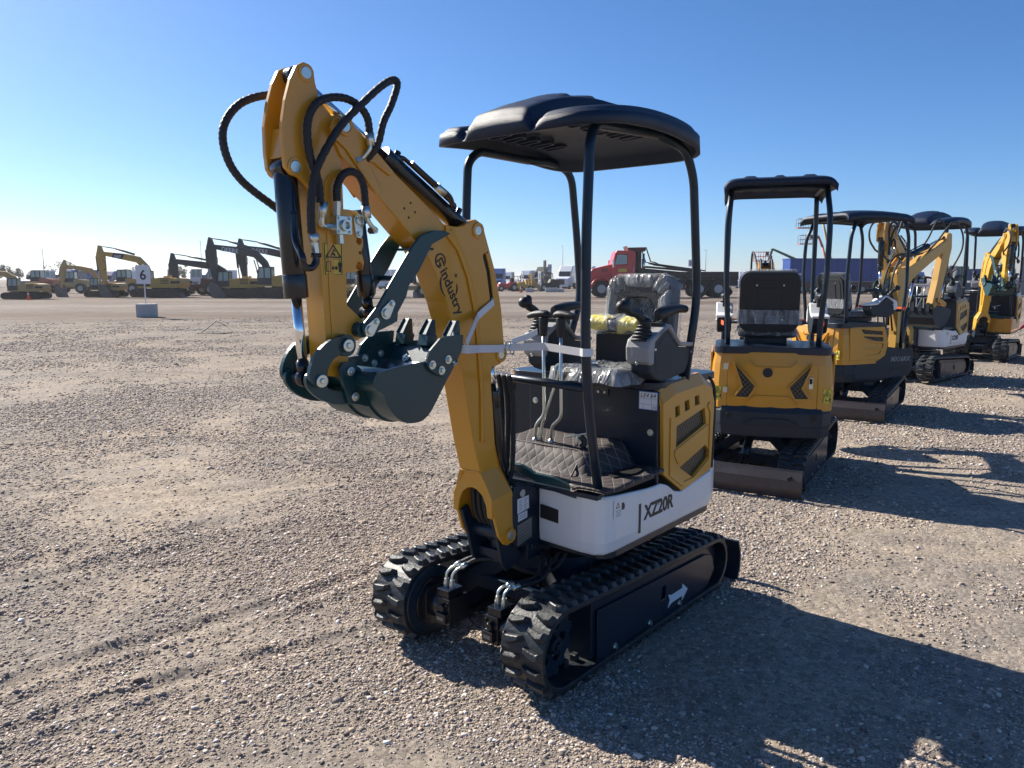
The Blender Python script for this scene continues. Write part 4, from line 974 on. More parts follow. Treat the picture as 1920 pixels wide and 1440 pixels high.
def xz_upper(root, yel='yellow', skirt='white_panel', detail=True, model=True):
    # turntable deck
    b = MB(); b.prism(superoutline(-0.66, 0.33, -0.44, 0.44, 0.08, 4), 0.445, 0.485, 'z'); b.build('turntable_deck', 'navy', root, bevel=0.004)
    # skirt: wraps front-left, left and rear
    def skirtpath():
        return [(0.358, 0.115), (0.377, 0.35), (0.372, 0.415), (0.345, 0.446), (0.28, 0.455), (-0.60, 0.455), (-0.68, 0.43), (-0.735, 0.34), (-0.745, 0.0), (-0.735, -0.34), (-0.68, -0.43), (-0.60, -0.455), (0.10, -0.455)]
    P = skirtpath()
    def ztop(x, y):
        if y > 0.1 and x > -0.64:
            if x > 0.0: return 0.692 + 0.036 * (x / 0.377)
            if x > -0.126: return 0.692
            if x > -0.256: return 0.692 - 0.080 * (-0.126 - x) / 0.13
            return 0.612 + 0.045 * (-0.256 - x) / 0.37
        return 0.70
    Q = []
    for a, c in zip(P, P[1:]):
        n = max(1, int(math.hypot(c[0] - a[0], c[1] - a[1]) / 0.06))
        Q += [(a[0] + (c[0] - a[0]) * i / n, a[1] + (c[1] - a[1]) * i / n) for i in range(n)]
    Q.append(P[-1])
    b = MB(); rows = []
    for (x, y) in Q:
        k = 0.965; zt = ztop(x, y)
        rows.append([(x * k, y * k, 0.474), (x * 0.985 + .0, y * 0.985, 0.486), (x, y, 0.53), (x, y, zt - 0.012), (x * 0.99, y * 0.99, zt), (x * 0.965, y * 0.965, zt), (x * 0.95, y * 0.95, 0.50)])
    b.loft(rows, smooth=False)
    sk_ = b.build('lower_skirt', skirt, root, bevel=0.004)
    h = MB(); h.prism(superoutline(0.130, 0.222, 0.582, 0.632, 0.006, 3), 0.345, 0.3665, 'x'); 
    h2 = MB()
    if detail:
        hh = MB(); hh.prism([(0.128, 0.642), (0.225, 0.635), (0.225, 0.575), (0.128, 0.583)], 0.3635, 0.3675, 'x'); hh.build('step_slot', 'black', sk_)
    if model:
        st = MB(); st.prism([(0.100, 0.642), (0.082, 0.642), (0.082, 0.512), (0.100, 0.512)], 0.4552, 0.4562); st.build('stripe', 'ink', sk_)
        text('model_number', 'XZ20R', 0.088, (0.052, 0.4558, 0.563), (-1, 0, 0.0), (0, 1, 0), 'ink', sk_, offset=0.0032, shear=0.05, sx=0.98)
        s = MB(); s.prism([(0.30, 0.70), (0.21, 0.70), (0.21, 0.62), (0.30, 0.62)], 0.4552, 0.4556); so = s.build('fuel_sticker', 'white_panel', sk_)
        s = MB(); s.prism([(0.285, 0.665), (0.27, 0.69), (0.255, 0.665)], 0.4556, 0.4562, holes=[[(0.28, 0.668), (0.27, 0.684), (0.26, 0.668)]])
        s.prism([(0.240, 0.68), (0.222, 0.68), (0.222, 0.65), (0.240, 0.65)], 0.4556, 0.4562); s.prism([(0.220, 0.672), (0.216, 0.672), (0.216, 0.652), (0.220, 0.652)], 0.4556, 0.4562)
        for q in range(4): s.prism([(0.285, 0.655 - q * .008), (0.245, 0.655 - q * .008), (0.245, 0.6535 - q * .008), (0.285, 0.6535 - q * .008)], 0.4556, 0.4561)
        s.build('pictogram', 'ink', so)
    # engine covers left and right and rear door
    for s in (1, -1):
        out = [(-0.085, 1.055), (-0.104, 0.731), (-0.290, 0.617), (-0.585, 0.667), (-0.60, 1.00), (-0.56, 1.075), (-0.48, 1.10), (-0.20, 1.085)]
        b = MB(); holes = []
        holes = [[(-0.195, 1.025), (-0.235, 1.030), (-0.245, 0.985), (-0.203, 0.975)], [(-0.285, 1.040), (-0.330, 1.045), (-0.340, 0.998), (-0.293, 0.992)], [(-0.385, 1.052), (-0.430, 1.055), (-0.440, 1.010), (-0.393, 1.006)],
                 [(-0.215, 0.935), (-0.495, 0.985), (-0.515, 0.905), (-0.215, 0.835)], [(-0.255, 0.735), (-0.515, 0.800), (-0.555, 0.765), (-0.55, 0.735), (-0.385, 0.665)]]
        b.prism(out, *sorted((0.440 * s, 0.458 * s)), holes=holes)
        # sloping shoulder up to the deck
        sh = [(-0.085, 1.055), (-0.20, 1.085), (-0.48, 1.10), (-0.56, 1.075), (-0.60, 1.0)]; 
        rows = [[(x, 0.458 * s, z), (x if x > -.5 else x - .0, 0.43 * s, z + 0.055 if x > -.55 else z + .035), (x, 0.41 * s, z + 0.055 if x > -.55 else z + .035), (x, 0.41 * s, z - .02)] for x, z in sh]
        b.loft(rows, smooth=False)
        co = b.build('engine_cover', yel, root, bevel=0.006, seg=3)
        g = MB(); g.prism(off(out, (-0.35, 0.86), 0.96), *sorted((0.436 * s, 0.444 * s))); g.build('grille', 'grille', co)
        g = MB(); 
        fr = [(-0.150, 0.985), (-0.155, 0.715), (-0.285, 0.640), (-0.40, 0.645), (-0.57, 0.71), (-0.575, 0.98), (-0.54, 1.01), (-0.52, 0.99), (-0.55, 0.955), (-0.55, 0.725), (-0.395, 0.663), (-0.295, 0.66), (-0.178, 0.728), (-0.175, 0.975)]
        g.prism(fr, *sorted((0.457 * s, 0.4635 * s))); g.prism([(-0.20, 0.825), (-0.20, 0.80), (-0.235, 0.755), (-0.51, 0.825), (-0.535, 0.90)], *sorted((0.457 * s, 0.4625 * s)))
        g.build('raised_frame', yel, co, bevel=0.003)
    b = MB(); rp = [(-0.605, 0.452), (-0.685, 0.425), (-0.725, 0.34), (-0.735, 0.0), (-0.725, -0.34), (-0.685, -0.425), (-0.605, -0.452)]
    b.loft([[(x, y, 0.66), (x, y, 1.03), (x * 0.965, y * 0.96, 1.085), (x * 0.93, y * 0.93, 1.085), (x * .93, y * .93, 0.66)] for x, y in rp], smooth=False)
    b.build('rear_door', yel, root, bevel=0.006)
    b = MB(); b.tube([(-0.603, 0.452, 0.67), (-0.608, 0.455, 0.9), (-0.606, 0.452, 1.06), (-0.585, 0.435, 1.12)], 0.008, n=8); b.build('rubber_seal', 'black_plastic', root)
    # top deck
    b = MB(); b.prism(superoutline(-0.69, -0.072, -0.42, 0.435, 0.07, 5), 1.110, 1.143, 'z'); b.build('top_deck', 'dark_panel', root, bevel=0.012, seg=3)
    if detail:
        b = MB()
        for p in ((-0.45, 0.36), (-0.50, 0.33), (-0.55, 0.30)): b.bolt((p[0], p[1], 1.14), (0, 0, 1), 0.010, 0.008)
        b.cyl((-0.42, 0.37, 1.14), (-0.42, 0.37, 1.152), 0.017, n=16); b.build('deck_bolt', 'black_paint', root)
        b = MB(); b.cyl((-0.36, 0.30, 1.14), (-0.36, 0.30, 1.31), 0.012, n=10); b.cyl((-0.36, 0.30, 1.30), (-0.36, 0.30, 1.345), 0.020, 0.026, n=12); b.box(-0.395, -0.335, 0.285, 0.315, 1.345, 1.36); b.build('warning_cap', 'red', root)
    # seat box front panel and side panel
    b = MB(); b.prism([(-0.285, 0.50), (0.438, 0.50), (0.438, 1.10), (0.43, 1.11), (-0.27, 1.11), (-0.29, 1.09)], -0.100, -0.080, 'x'); b.box(-0.60, -0.101, -0.42, -0.26, 0.50, 1.085)
    bo = b.build('seat_box', 'dark_panel', root, bevel=0.006)
    if detail:
        k = MB()
        for p in ((-0.25, 1.00), (-0.25, 0.83), (0.40, 0.92)): k.bolt((-0.080, p[0], p[1]), (1, 0, 0), 0.009, 0.006)
        k.build('bolt', 'zinc', bo)
        k = MB(); k.box(-0.080, -0.070, 0.110, 0.180, 1.065, 1.108); k.box(-0.10, -0.067, 0.105, 0.185, 1.108, 1.12); ko = k.build('latch', 'black_paint', bo, bevel=0.002)
        k = MB(); k.cyl((-0.070, 0.128, 1.08), (-0.067, 0.128, 1.08), .006, n=10); k.cut(); k.cyl((-0.070, 0.162, 1.08), (-0.067, 0.162, 1.08), .006, n=10); k.build('screw', 'white', ko)
    # floor and kick panel
    b = MB(); b.box(-0.08, 0.385, -0.28, 0.43, 0.715, 0.738); b.box(-0.08, 0.17, -0.26, 0.20, 0.738, 0.82)
    b.build('floor_plate', 'navy', root, bevel=0.004)
    b = MB(); b.prism([(-0.12, 0.765), (-0.10, 0.800), (0.03, 0.800), (0.10, 0.775), (0.20, 0.775), (0.31, 0.75), (0.33, 0.70), (0.115, 0.72), (0.10, 0.74), (0.0, 0.765), (-0.06, 0.765), (-0.09, 0.735), (-0.12, 0.72)], 0.355, 0.375, 'x'); b.build('kick_panel', 'teal', root, bevel=0.004)
    # swing bracket block and pivot ears
    b = MB(); b.prism([(0.356, 0.46), (0.505, 0.48), (0.530, 0.60), (0.532, 0.705), (0.515, 0.745), (0.482, 0.756), (0.374, 0.725), (0.352, 0.60)], 0.092, 0.110)
    b.prism([(0.356, 0.46), (0.50, 0.47), (0.52, 0.60), (0.52, 0.70), (0.38, 0.72), (0.352, 0.60)], -0.10, -0.082); b.box(0.34, 0.40, -0.10, 0.11, 0.44, 0.70)
    b.box(0.25, 0.42, -0.09, 0.10, 0.40, 0.47)
    so = b.build('swing_bracket', 'navy', root, bevel=0.004)
    if detail:
        k = MB(); k.cyl((0.47, 0.110, 0.710), (0.47, 0.116, 0.710), 0.016, n=18); k.build('grease_cap', 'zinc', so)
        k = MB(); k.prism([(0.500, 0.688), (0.425, 0.692), (0.423, 0.635), (0.500, 0.625)], 0.1103, 0.1113); k.prism([(0.495, 0.622), (0.435, 0.628), (0.435, 0.597), (0.495, 0.590)], 0.1103, 0.1113)
        kp = k.build('paper_label', 'paper', so)
        k = MB()
        for i in range(6):
            for x in (0.49, 0.458): k.prism([(x, 0.68 - i * .008), (x - .024 + .004 * (i % 3), 0.681 - i * .008), (x - .024 + .004 * (i % 3), 0.6795 - i * .008), (x, 0.6785 - i * .008)], 0.1113, 0.1116)
        for i in range(3): k.prism([(0.488, 0.615 - i * .007), (0.445, 0.618 - i * .007), (0.445, 0.6165 - i * .007), (0.488, 0.6135 - i * .007)], 0.1113, 0.1116)
        k.build('fine_print', 'ink', kp)
        k = MB(); k.prism([(0.500, 0.575), (0.405, 0.590), (0.405, 0.505), (0.500, 0.485)], 0.1103, 0.1118); kp = k.build('maker_plate', 'plate_metal', so)
        k = MB()
        for i in range(5): k.prism([(0.492, 0.560 - i * .015), (0.415, 0.572 - i * .015), (0.415, 0.5705 - i * .015), (0.492, 0.5585 - i * .015)], 0.1118, 0.1121)
        k.build('fine_print', 'ink', kp)
    # hood bulge between mast and boom
    return bo
def xz_ears(root, sw=0.0):
    push(swing(sw, 0.50, 0.0)); b = MB()
    for s in (1, -1):
        b.prism([(0.640, 0.640), (0.60, 0.655), (0.575, 0.60), (0.50, 0.50), (0.45, 0.44), (0.48, 0.40), (0.545, 0.385), (0.575, 0.43), (0.60, 0.53)], *sorted((0.074 * s, 0.090 * s)))
    b.cyl((0.545, -0.09, 0.545), (0.545, 0.09, 0.545), 0.034, n=22); b.cyl((0.47, 0, 0.40), (0.47, 0, 0.56), 0.055, n=22); b.box(0.46, 0.54, -0.075, 0.075, 0.42, 0.46)
    b.build('pivot_ear', 'navy', root, bevel=0.003); pop()
def xz_posts(root):
    post(root, 'canopy_post', [(0.362, 0.42, 0.75), (0.435, 0.42, 1.06), (0.468, 0.42, 1.33), (0.472, 0.42, 1.75), (0.450, 0.415, 2.10), (0.40, 0.40, 2.175), (-0.10, 0.40, 2.205)])
    post(root, 'canopy_post', [(-0.355, 0.42, 1.13), (-0.432, 0.43, 1.50), (-0.405, 0.43, 1.72), (-0.36, 0.43, 2.05), (-0.31, 0.415, 2.165), (-0.08, 0.40, 2.205)])
    post(root, 'canopy_post', [(0.335, -0.32, 0.75), (0.345, -0.32, 1.2), (0.338, -0.32, 1.9), (0.325, -0.32, 2.11), (0.26, -0.315, 2.165), (-0.10, -0.315, 2.165)])
    post(root, 'canopy_post', [(-0.38, -0.31, 1.13), (-0.545, -0.31, 1.49), (-0.51, -0.31, 1.79), (-0.45, -0.31, 2.14), (-0.29, -0.31, 2.175), (-0.08, -0.315, 2.165)])
    post(root, 'front_rail', [(0.452, 0.42, 1.178), (0.40, 0.05, 1.178), (0.345, -0.32, 1.178)], 0.0165, rr=0.02)
def travel_levers(root):
    LV = [([(0.172, -0.010, 1.40), (0.165, -0.010, 1.10), (0.158, -0.012, 0.985), (0.150, -0.070, 0.930), (0.145, -0.076, 0.855)], -1), ([(0.172, 0.086, 1.40), (0.165, 0.086, 1.10), (0.158, 0.084, 0.985), (0.135, 0.010, 0.930), (0.125, 0.000, 0.855)], 1)]
    for pth, d in LV:
        b = MB(); b.tube(bend(pth, 0.03), 0.0078, n=12, sub=1); e = pth[-1]; b.cyl((e[0], e[1], .845), (e[0], e[1], .868), 0.012, n=10)
        o = b.build('travel_lever', 'zinc', root); x0, y = pth[0][0], pth[0][1]
        g = MB(); g.cyl((x0, y, 1.345), (x0, y, 1.43), 0.016, 0.024, n=14)
        g.loft([[(x0 + (0.022 - .006 * q) * math.cos(R(a)), y + t * d, 1.440 + hh + (0.017 - .004 * q) * math.sin(R(a))) for a in range(0, 360, 30)] for t, hh, q in ((-0.034, -.002, 1), (-0.015, 0.004, 0), (0.015, 0.004, 0), (0.05, 0.0, 0.2), (0.085, -0.008, 1.2))])
        g.build('grip', 'black_plastic', o, bevel=0.003)
    b = MB(); b.tube(bend([(0.16, 0.078, 1.22), (0.155, 0.060, 1.16), (0.150, -0.020, 0.97), (0.147, -0.038, 0.92), (0.146, -0.040, 0.855)], 0.03), 0.0078, n=12, sub=1); b.build('blade_lever', 'zinc', root)
    b = MB(); b.obox((0.14, 0.175, 0.915), (0.045, 0.125, 0.007), (14, -10, 14)); b.cyl((0.14, 0.155, 0.86), (0.14, 0.155, 0.912), 0.008, n=10); b.obox((0.13, 0.215, 0.925), (0.035, 0.035, 0.007), (14, 5, 0)); o = b.build('foot_pedal', 'zinc', root, bevel=0.002)
    b = MB(); b.tube([(0.13, 0.17, 0.905), (0.12, 0.185, 0.88), (0.13, 0.175, 0.855)], 0.014, n=10); b.build('spring_boot', 'rubber', o)

def make_xz(name, label, pos, rz, yel='yellow', skirt='white_panel', sw=0.0, detail=True, group=None, model=True):
    root = thing(name, label, 'excavator', (pos[0], pos[1], 0), rz, group)
    undercarriage(root, detail); xz_upper(root, yel, skirt, detail, model); xz_ears(root, sw); xz_posts(root); travel_levers(root); canopy_xz(root)
    console(root, 0.325, 0.442, False); console(root, -0.250, -0.133, True)
    seat(root, -0.13, 0.175, 1.125, lean=7, hb=0.425, w_=0.345)
    b = MB(); b.prism(superoutline(0.02, 0.33, 1.18, 1.37, 0.02, 3), -0.27, -0.205, 'x'); b.build('seat_riser', 'black_plastic', root, bevel=0.008)
    xz_boom(root, yel, sw, detail)
    return root

# ------------------------------------------------------------------ ground
def value_noise(x, y, scale, seed):
    rs = np.random.RandomState(seed); T = rs.rand(256, 256)
    u = x / scale + 1000.0; v = y / scale + 1000.0
    iu = np.floor(u).astype(int); iv = np.floor(v).astype(int); fu = u - iu; fv = v - iv
    fu = fu * fu * (3 - 2 * fu); fv = fv * fv * (3 - 2 * fv)
    g = lambda a, b: T[a % 256, b % 256]
    return (g(iu, iv) * (1 - fu) + g(iu + 1, iv) * fu) * (1 - fv) + (g(iu, iv + 1) * (1 - fu) + g(iu + 1, iv + 1) * fu) * fv - 0.5
RUTS = [(-3.2, 3.6, 0.60, 0.022, 0.10), (-2.9, 4.1, 0.62, 0.018, 0.10), (-1.7, 3.2, 0.75, 0.018, 0.06), (-1.35, 2.9, 0.62, 0.016, 0.05), (-5.0, 7.5, 0.30, 0.020, 0.12), (-1.0, 6.0, 0.25, 0.018, 0.10), (-4.4, 5.3, 0.45, 0.018, 0.1), (-0.9, 8.2, 0.42, 0.02, 0.1), (-2.2, 9.5, 0.2, 0.02, 0.12), (-6.0, 13.0, 0.1, 0.03, 0.2), (3.2, 4.2, -0.3, 0.012, 0.1)]
def ground_h(x, y):
    d = np.hypot(x, y)
    near = np.clip(1.6 - d / 30.0, 0.0, 1.0)
    h = 0.030 * value_noise(x, y, 1.7, 1) + 0.016 * value_noise(x, y, 0.55, 2) + near * (0.007 * value_noise(x, y, 0.16, 3) + 0.0045 * value_noise(x, y, 0.06, 4) + 0.003 * value_noise(x, y, 0.025, 5))
    for (cx, cy, ang, dep, wd) in RUTS:
        c, s = math.cos(ang), math.sin(ang); t = -(x - cx) * s + (y - cy) * c; l = (x - cx) * c + (y - cy) * s
        t = t + 0.10 * value_noise(l, l * 0 + cx, 0.8, 7)
        h += dep * (-np.exp(-(t / wd) ** 2) + 0.9 * np.exp(-((np.abs(t) - 1.7 * wd) / (0.6 * wd)) ** 2)) * np.exp(-(l / 1.7) ** 4) * (0.7 + 0.8 * value_noise(l, t, 0.09, 8))
    # keep it level under the machines
    for (mx, my) in MPOS: h = h * (1 - 0.75 * np.exp(-((x - mx) ** 2 + (y - my) ** 2) / 0.9))
    return h * (d < 400) - 0.012
def ground():
    rad = np.concatenate([np.geomspace(0.6, 1.9, 16)[:-1], np.geomspace(1.9, 45, 640)[:-1], np.geomspace(45, 2500, 50)])
    ang = np.concatenate([np.linspace(-math.pi, -0.70, 40)[:-1], np.linspace(-0.70, 0.70, 860), np.linspace(0.70, math.pi, 40)[1:]])
    A, Q = np.meshgrid(ang, rad); X = Q * np.sin(A); Y = Q * np.cos(A); Z = ground_h(X, Y)
    n, m = len(rad), len(ang); V = np.stack([X, Y, Z], -1).reshape(-1, 3)
    I = np.arange(n * m).reshape(n, m)
    F = np.stack([I[:-1, :-1], I[:-1, 1:], I[1:, 1:], I[1:, :-1]], -1).reshape(-1, 4)
    me = bpy.data.meshes.new('ground'); me.vertices.add(len(V)); me.vertices.foreach_set('co', V.ravel().astype(np.float32))
    me.loops.add(F.size); me.loops.foreach_set('vertex_index', F.ravel().astype(np.int32))
    me.polygons.add(len(F)); me.polygons.foreach_set('loop_start', np.arange(0, F.size, 4, dtype=np.int32))
    me.update(calc_edges=True); me.polygons.foreach_set('use_smooth', np.ones(len(F), bool))
    m_ = bpy.data.materials.new('gravel_dirt'); m_.use_nodes = True; nn = m_.node_tree; p = nn.nodes['Principled BSDF']
    tc = nn.nodes.new('ShaderNodeTexCoord')
    def noise(sc, det=6, stretch=None, rough=0.6):
        q = nn.nodes.new('ShaderNodeTexNoise'); q.inputs['Scale'].default_value = sc; q.inputs['Detail'].default_value = det; q.inputs['Roughness'].default_value = rough
        if stretch:
            mp = nn.nodes.new('ShaderNodeMapping'); mp.inputs['Scale'].default_value = stretch; mp.inputs['Rotation'].default_value = (0, 0, R(-12)); nn.links.new(tc.outputs['Object'], mp.inputs[0]); nn.links.new(mp.outputs[0], q.inputs[0])
        else: nn.links.new(tc.outputs['Object'], q.inputs[0])
        return q.outputs['Fac']
    def ramp(fac, stops):
        r = nn.nodes.new('ShaderNodeValToRGB'); e = r.color_ramp.elements
        while len(e) > 1: e.remove(e[-1])
        e[0].position = stops[0][0]; e[0].color = (*stops[0][1], 1)
        for pos, c in stops[1:]: k = e.new(pos); k.color = (*c, 1)
        nn.links.new(fac, r.inputs[0]); return r.outputs[0]
    def mixc(f, a, b, mode='MIX'):
        q = nn.nodes.new('ShaderNodeMix'); q.data_type = 'RGBA'; q.blend_type = mode
        if isinstance(f, float): q.inputs[0].default_value = f
        else: nn.links.new(f, q.inputs[0])
        nn.links.new(a, q.inputs[6]); nn.links.new(b, q.inputs[7]); return q.outputs[2]
    big = mixc(0.5, ramp(noise(0.45, 6), [(0.36, (0.215, 0.195, 0.178)), (0.50, (0.30, 0.255, 0.21)), (0.66, (0.40, 0.325, 0.245))]), ramp(noise(2.2, 7), [(0.35, (0.22, 0.198, 0.175)), (0.65, (0.38, 0.315, 0.24))]))
    fine = ramp(noise(85, 7, rough=0.75), [(0.30, (0.45, 0.44, 0.43)), (0.5, (1.0, 1.0, 1.0)), (0.74, (1.45, 1.42, 1.38))])
    c = mixc(1.0, big, fine, 'MULTIPLY')
    vo = nn.nodes.new('ShaderNodeTexVoronoi'); vo.inputs['Scale'].default_value = 38; nn.links.new(tc.outputs['Object'], vo.inputs[0])
    peb = ramp(vo.outputs['Color'], [(0.2, (0.75, 0.73, 0.72)), (0.8, (1.3, 1.28, 1.25))]); c = mixc(0.8, c, peb, 'MULTIPLY')
    # long dark bands of graded dirt far out; overall darkening paints in gravel self-shadow
    band_shade = ramp(noise(1.0, 4, (0.012, 0.085, 1)), [(0.40, (0.74, 0.75, 0.78)), (0.56, (0.44, 0.39, 0.37))])
    sp = nn.nodes.new('ShaderNodeSeparateXYZ'); nn.links.new(tc.outputs['Object'], sp.inputs[0])
    mr = nn.nodes.new('ShaderNodeMapRange'); mr.inputs[1].default_value = 9; mr.inputs[2].default_value = 34; nn.links.new(sp.outputs[1], mr.inputs[0])
    cb = mixc(1.0, c, band_shade, 'MULTIPLY'); c = mixc(mr.outputs[0], c, cb)
    nn.links.new(c, p.inputs['Base Color']); p.inputs['Roughness'].default_value = 0.95; p.inputs['Specular IOR Level'].default_value = 0.2
    b1 = nn.nodes.new('ShaderNodeBump'); b1.inputs['Strength'].default_value = 0.8; b1.inputs['Distance'].default_value = 0.007
    nn.links.new(noise(55, 9, rough=0.8), b1.inputs['Height'])
    b2 = nn.nodes.new('ShaderNodeBump'); b2.inputs['Strength'].default_value = 0.7; b2.inputs['Distance'].default_value = 0.006
    nn.links.new(vo.outputs['Distance'], b2.inputs['Height']); b2.invert = True; nn.links.new(b1.outputs[0], b2.inputs['Normal']); nn.links.new(b2.outputs[0], p.inputs['Normal'])
    me.materials.append(m_); o = bpy.data.objects.new('ground', me); COL.objects.link(o); tag(o, kind='structure')
def stones():
    rs = np.random.RandomState(11)
    ph = (1 + 5 ** 0.5) / 2
    IV = np.array([(-1, ph, 0), (1, ph, 0), (-1, -ph, 0), (1, -ph, 0), (0, -1, ph), (0, 1, ph), (0, -1, -ph), (0, 1, -ph), (ph, 0, -1), (ph, 0, 1), (-ph, 0, -1), (-ph, 0, 1)], float); IV /= np.linalg.norm(IV[0])
    IF = np.array([(0, 11, 5), (0, 5, 1), (0, 1, 7), (0, 7, 10), (0, 10, 11), (1, 5, 9), (5, 11, 4), (11, 10, 2), (10, 7, 6), (7, 1, 8), (3, 9, 4), (3, 4, 2), (3, 2, 6), (3, 6, 8), (3, 8, 9), (4, 9, 5), (2, 4, 11), (6, 2, 10), (8, 6, 7), (9, 8, 1)])
    N = 430000
    d = np.exp(rs.uniform(math.log(2.0), math.log(34.0), N * 2)); a = rs.uniform(-0.66, 0.66, N * 2)
    x, y = d * np.sin(a), d * np.cos(a)
    den = 0.50 + 1.9 * value_noise(x, y, 1.1, 21) + 0.9 * value_noise(x, y, 0.33, 22)
    keep = rs.rand(N * 2) < np.clip(den, 0.05, 1.0); x, y, d = x[keep][:N], y[keep][:N], d[keep][:N]; n = len(x)
    s = 0.0023 * np.exp(rs.randn(n) * 0.5) * (0.75 + 0.20 * d); s = np.minimum(s, 0.011 + 0.0006 * d)
    fade = rs.rand(n) < 1.25 - d / 30.0; s = np.where(fade, s, s * .3); big = rs.rand(n) < 0.006; s[big] *= 1.6
    OV = np.array([(1, 0, 0), (-1, 0, 0), (0, 1, 0), (0, -1, 0), (0, 0, 1), (0, 0, -1)], float)
    OF = np.array([(0, 2, 4), (2, 1, 4), (1, 3, 4), (3, 0, 4), (2, 0, 5), (1, 2, 5), (3, 1, 5), (0, 3, 5)])
    zg = ground_h(x, y)
    def batch(sel, BV, BF):
        m = int(sel.sum()); k = len(BV); ss = s[sel]
        P = BV[None] * (1 + 0.28 * rs.randn(m, k, 1).clip(-1.5, 1.5)) * np.stack([1 + 0.5 * rs.rand(m), 0.75 + 0.3 * rs.rand(m), 0.45 + 0.3 * rs.rand(m)], -1)[:, None, :]
        t = rs.uniform(0, 6.283, m); c_, s_ = np.cos(t)[:, None], np.sin(t)[:, None]
        X = P[..., 0] * c_ - P[..., 1] * s_; Y = P[..., 0] * s_ + P[..., 1] * c_
        V = np.stack([X * ss[:, None] + x[sel][:, None], Y * ss[:, None] + y[sel][:, None], P[..., 2] * ss[:, None] + (zg[sel] + ss * 0.15)[:, None]], -1).reshape(-1, 3)
        return V, (BF[None] + (np.arange(m) * k)[:, None, None]).reshape(-1, 3), k, m
    near = d < 5.5
    V1, F1, k1, m1 = batch(near, IV, IF); V2, F2, k2, m2_ = batch(~near, OV * 1.15, OF)
    V = np.concatenate([V1, V2]); F = np.concatenate([F1, F2 + len(V1)])
    me = bpy.data.meshes.new('gravel'); me.vertices.add(len(V)); me.vertices.foreach_set('co', V.ravel().astype(np.float32))
    me.loops.add(F.size); me.loops.foreach_set('vertex_index', F.ravel().astype(np.int32)); me.polygons.add(len(F)); me.polygons.foreach_set('loop_start', np.arange(0, F.size, 3, dtype=np.int32))
    me.update(calc_edges=True)
    ca = me.color_attributes.new('tone', 'FLOAT_COLOR', 'POINT'); v = 1.22 * np.exp(0.42 * rs.randn(n)); w_ = rs.rand(n)
    col = np.stack([0.270 * v * (1 + .10 * w_), 0.232 * v, 0.200 * v * (1.08 - .22 * w_), np.ones(n)], -1); col = np.concatenate([np.repeat(col[near], k1, 0), np.repeat(col[~near], k2, 0)]).clip(0, .7)
    ca.data.foreach_set('color', col.ravel().astype(np.float32))
    m_ = bpy.data.materials.new('stone'); m_.use_nodes = True; p = m_.node_tree.nodes['Principled BSDF']; at = m_.node_tree.nodes.new('ShaderNodeAttribute'); at.attribute_name = 'tone'
    m_.node_tree.links.new(at.outputs[0], p.inputs['Base Color']); p.inputs['Roughness'].default_value = 0.8; p.inputs['Specular IOR Level'].default_value = 0.3; me.materials.append(m_)
    o = bpy.data.objects.new('gravel', me); COL.objects.link(o); tag(o, 'loose grey and tan gravel scattered over the dirt yard', 'gravel', kind='stuff')
MPOS = [(0.258, 3.555), (2.17, 6.45), (4.26, 9.45), (6.66, 12.56), (9.68, 15.63)]
ground(); stones()
HEAD = math.degrees(math.atan2(-0.7678, -0.6407))
main = make_xz('mini_excavator', 'nearest mini excavator, mustard boom with loops of black hose and bucket curled up in front', MPOS[0], HEAD)

# ------------------------------------------------------------------ the two yellow excavators seen from behind
def canopy_mx(root, x0, x1, hy, z0):
    nu, nv = 30, 40; vs = []; fs = []
    def h(u, v): # u 0 rear..1 front, v -1..1
        e = 0.055 * (1 - abs(v) ** 12) ; r = 0.018 * max(0, 1 - (u / 0.14)) ** 2 + 0.02 * max(0, (u - .9) / .1) ** 2
        rib = 0.012 * (1 if any(abs(v - q) < 0.085 for q in (-.52, 0, .52)) else 0) * (1 if .04 < u < .96 else 0)
        return z0 + e - r + rib + 0.02 * math.sin(math.pi * u)
    xs = [x0 + (x1 - x0) * i / nu for i in range(nu + 1)]; V = [-1 + 2 * j / nv for j in range(nv + 1)]
    for i, x in enumerate(xs):
        for v in V: vs.append((x, hy * v, h(i / nu, v)))
    for i, x in enumerate(xs):
        for v in V: vs.append((x, hy * v * .985, h(i / nu, v) - (0.052 if (abs(v) > .96 or i in (0, nu)) else .018)))
    n = nv + 1; m = (nu + 1) * n; I = lambda i, j: i * n + j
    for i in range(nu):
        for j in range(nv): fs.append((I(i, j), I(i + 1, j), I(i + 1, j + 1), I(i, j + 1))); fs.append((m + I(i, j), m + I(i, j + 1), m + I(i + 1, j + 1), m + I(i + 1, j)))
    for i in range(nu): fs.append((I(i, 0), I(i + 1, 0), m + I(i + 1, 0), m + I(i, 0))); fs.append((I(i, nv), I(i + 1, nv), m + I(i + 1, nv), m + I(i, nv)))
    for j in range(nv): fs.append((I(0, j), I(0, j + 1), m + I(0, j + 1), m + I(0, j))); fs.append((I(nu, j), I(nu, j + 1), m + I(nu, j + 1), m + I(nu, j)))
    b = MB(); b.add(vs, fs, 0, True); return b.build('canopy_roof', 'roof_plastic', root)
